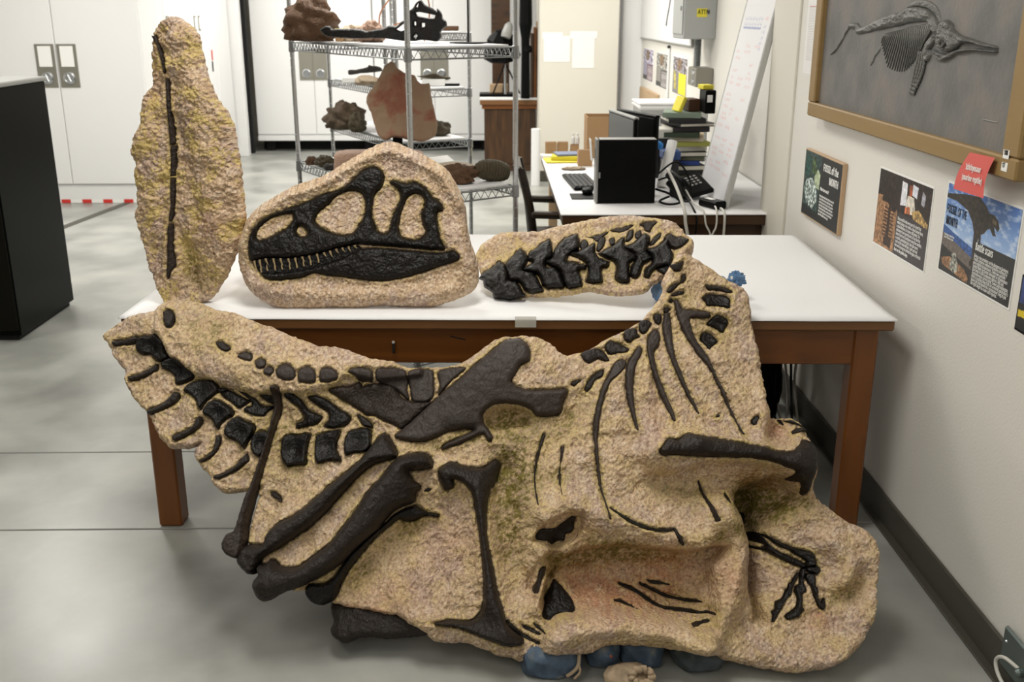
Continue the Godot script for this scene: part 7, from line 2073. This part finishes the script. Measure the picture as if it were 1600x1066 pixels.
# ---------------------------------------------------------------- far corner: bench, photo lamps, planks, tube
func far_corner() -> void:
	var t := thing("wooden_bench", Vector3(0.20, 0, -11.3), "dark brown wooden workbench with white top at the back by the pillar", "bench")
	put("top_board", box(Vector3(0.66, 0.05, 0.8), 0.005), M.oak_edge, t, Vector3(-0.005, 0.745, -0.35))
	put("front_panel", box(Vector3(0.54, 0.64, 0.03), 0.004), M.walnut_upright, t, Vector3(-0.01, 0.4, -0.03))
	put("base_panel", box(Vector3(0.5, 0.08, 0.03), 0.004), M.walnut, t, Vector3(-0.01, 0.041, -0.04))
	for s in [-1, 1]:
		put("side_panel", box(Vector3(0.03, 0.71, 0.68), 0.004), M.walnut, t, Vector3(-0.01 + s * 0.265, 0.36, -0.38))
	put("upper_rail", box(Vector3(0.62, 0.05, 0.03), 0.004), M.oak_red, t, Vector3(-0.005, 0.70, -0.0))
	tag(put("bench_cover", box(Vector3(0.66, 0.025, 0.8), 0.005), M.foam_sheet, self, Vector3(0.195, 0.783, -11.65)), "white sheet covering the top of the far wooden bench", "bench cover")
	tag(put("paper_pad", lump(Vector3(0.16, 0.05, 0.14), 22, 0.1, 1.0, -0.6), M.paper, self, Vector3(0.38, 0.812, -11.45)), "white paper bundle on the bench right of the lamp stand", "paper")
	tag(put("equipment_tray", box(Vector3(0.4, 0.03, 0.3), 0.005), M.black_plastic, self, Vector3(0.06, 0.811, -11.52)), "flat black equipment tray on the far bench", "tray")
	tag(put("sample_box", box(Vector3(0.2, 0.09, 0.14), 0.005), M.light_wood, self, Vector3(0.07, 0.872, -11.6)), "tan wooden box behind the photo lamp's tripod legs", "box")
	# soft box on a tripod
	var L := thing("photo_lamp", Vector3(0.14, 0.797, -11.35), "black photo softbox lamp on a tripod standing on the far bench", "photo lamp")
	put("pole", tube([Vector3(0, 0.03, 0), Vector3(0, 0.52, 0)], 0.014, 10), M.chrome, L)
	for k in 3:
		var a := TAU * k / 3.0 + 0.4
		put("leg", tube([Vector3(0, 0.36, 0), Vector3(cos(a) * 0.17, 0.035, sin(a) * 0.15)], 0.009, 7), M.black_plastic, L)
	var head := Node3D.new()
	called(head, "lamp_head")
	L.add_child(head, true)
	head.position = Vector3(-0.04, 0.56, 0.02)
	put("hood", lathe([Vector2(0.205, -0.15), Vector2(0.197, -0.135), Vector2(0.15, 0.06), Vector2(0.06, 0.13), Vector2(0.0, 0.14), Vector2(0.0, 0.13), Vector2(0.05, 0.12), Vector2(0.14, 0.05), Vector2(0.19, -0.14)], 8), M.black_plastic, head, Vector3.ZERO, Vector3(18, 10, 6))
	put("bulb_housing", lathe([Vector2(0, 0), Vector2(0.05, 0), Vector2(0.055, 0.05), Vector2(0.045, 0.13), Vector2(0.02, 0.16), Vector2(0, 0.16)], 16), M.silver_plastic, head, Vector3(0.04, 0.06, 0.17), Vector3(-10, 0, -18))
	var L2 := thing("light_stand", Vector3(0.35, 0.797, -11.15), "tall folded black light stand upright beside the softbox lamp", "light stand")
	put("post", tube([Vector3(0, 0.0, 0), Vector3(0.0, 0.5, 0), Vector3(-0.01, 1.2, 0)], [0.05, 0.045, 0.05], 10), M.black_plastic, L2)
	put("folded_umbrella", lathe([Vector2(0, 0.55), Vector2(0.035, 0.56), Vector2(0.07, 0.75), Vector2(0.065, 1.05), Vector2(0.03, 1.3), Vector2(0, 1.32)], 10), M.black_plastic, L2)
	put("clamp_knob", lump(Vector3(0.09, 0.08, 0.08), 9, 0.15), M.black_plastic, L2, Vector3(0.03, 0.5, 0.03))
	for k in 3:
		tag(put("plank", box(Vector3(0.028, 0.66 + 0.06 * k, 0.3), 0.003), [M.walnut_upright, M.oak_red_upright, M.frame_oak_upright][k], self, Vector3(0.425 + k * 0.032, 0.797 + 0.33 + 0.03 * k, -11.4 - k * 0.02)), ["dark brown plank upright on the bench nearest the light stand", "reddish plank upright between two others on the bench", "pale plank upright on the bench against the pillar"][k], "plank")
	tag(put("backdrop_board", box(Vector3(0.22, 1.3, 0.03), 0.004), M.walnut, self, Vector3(0.10, 1.85, -12.5)), "tall brown board standing high behind the softbox lamp", "board")
	put("support", box(Vector3(0.2, 1.2, 0.05), 0.004), M.walnut, get_node("backdrop_board"), Vector3(0, -1.25, 0))
	tag(put("mailing_tube", lathe([Vector2(0, 0.0), Vector2(0.045, 0), Vector2(0.045, 0.56), Vector2(0.04, 0.565), Vector2(0, 0.56)], 18), M.white_plastic, self, Vector3(0.43, 0.001, -10.35)), "white cardboard tube standing on the floor left of the pillar", "tube")

func _ready() -> void:
	rng.seed = 5
	no_a.seed = 3
	no_a.frequency = 0.02
	no_b.seed = 8
	no_b.frequency = 0.045
	no_b.fractal_octaves = 4
	no_c.seed = 15
	no_c.frequency = 0.06
	no_c.fractal_octaves = 3
	make_materials()
	make_camera()
	make_light()
	room()
	cabinets()
	main_table()
	skeleton_cast()
	skull_cast()
	tail_cast()
	neck_cast()
	floor_sacks()
	shelves()
	desk()
	posters()
	plaque()
	far_corner()
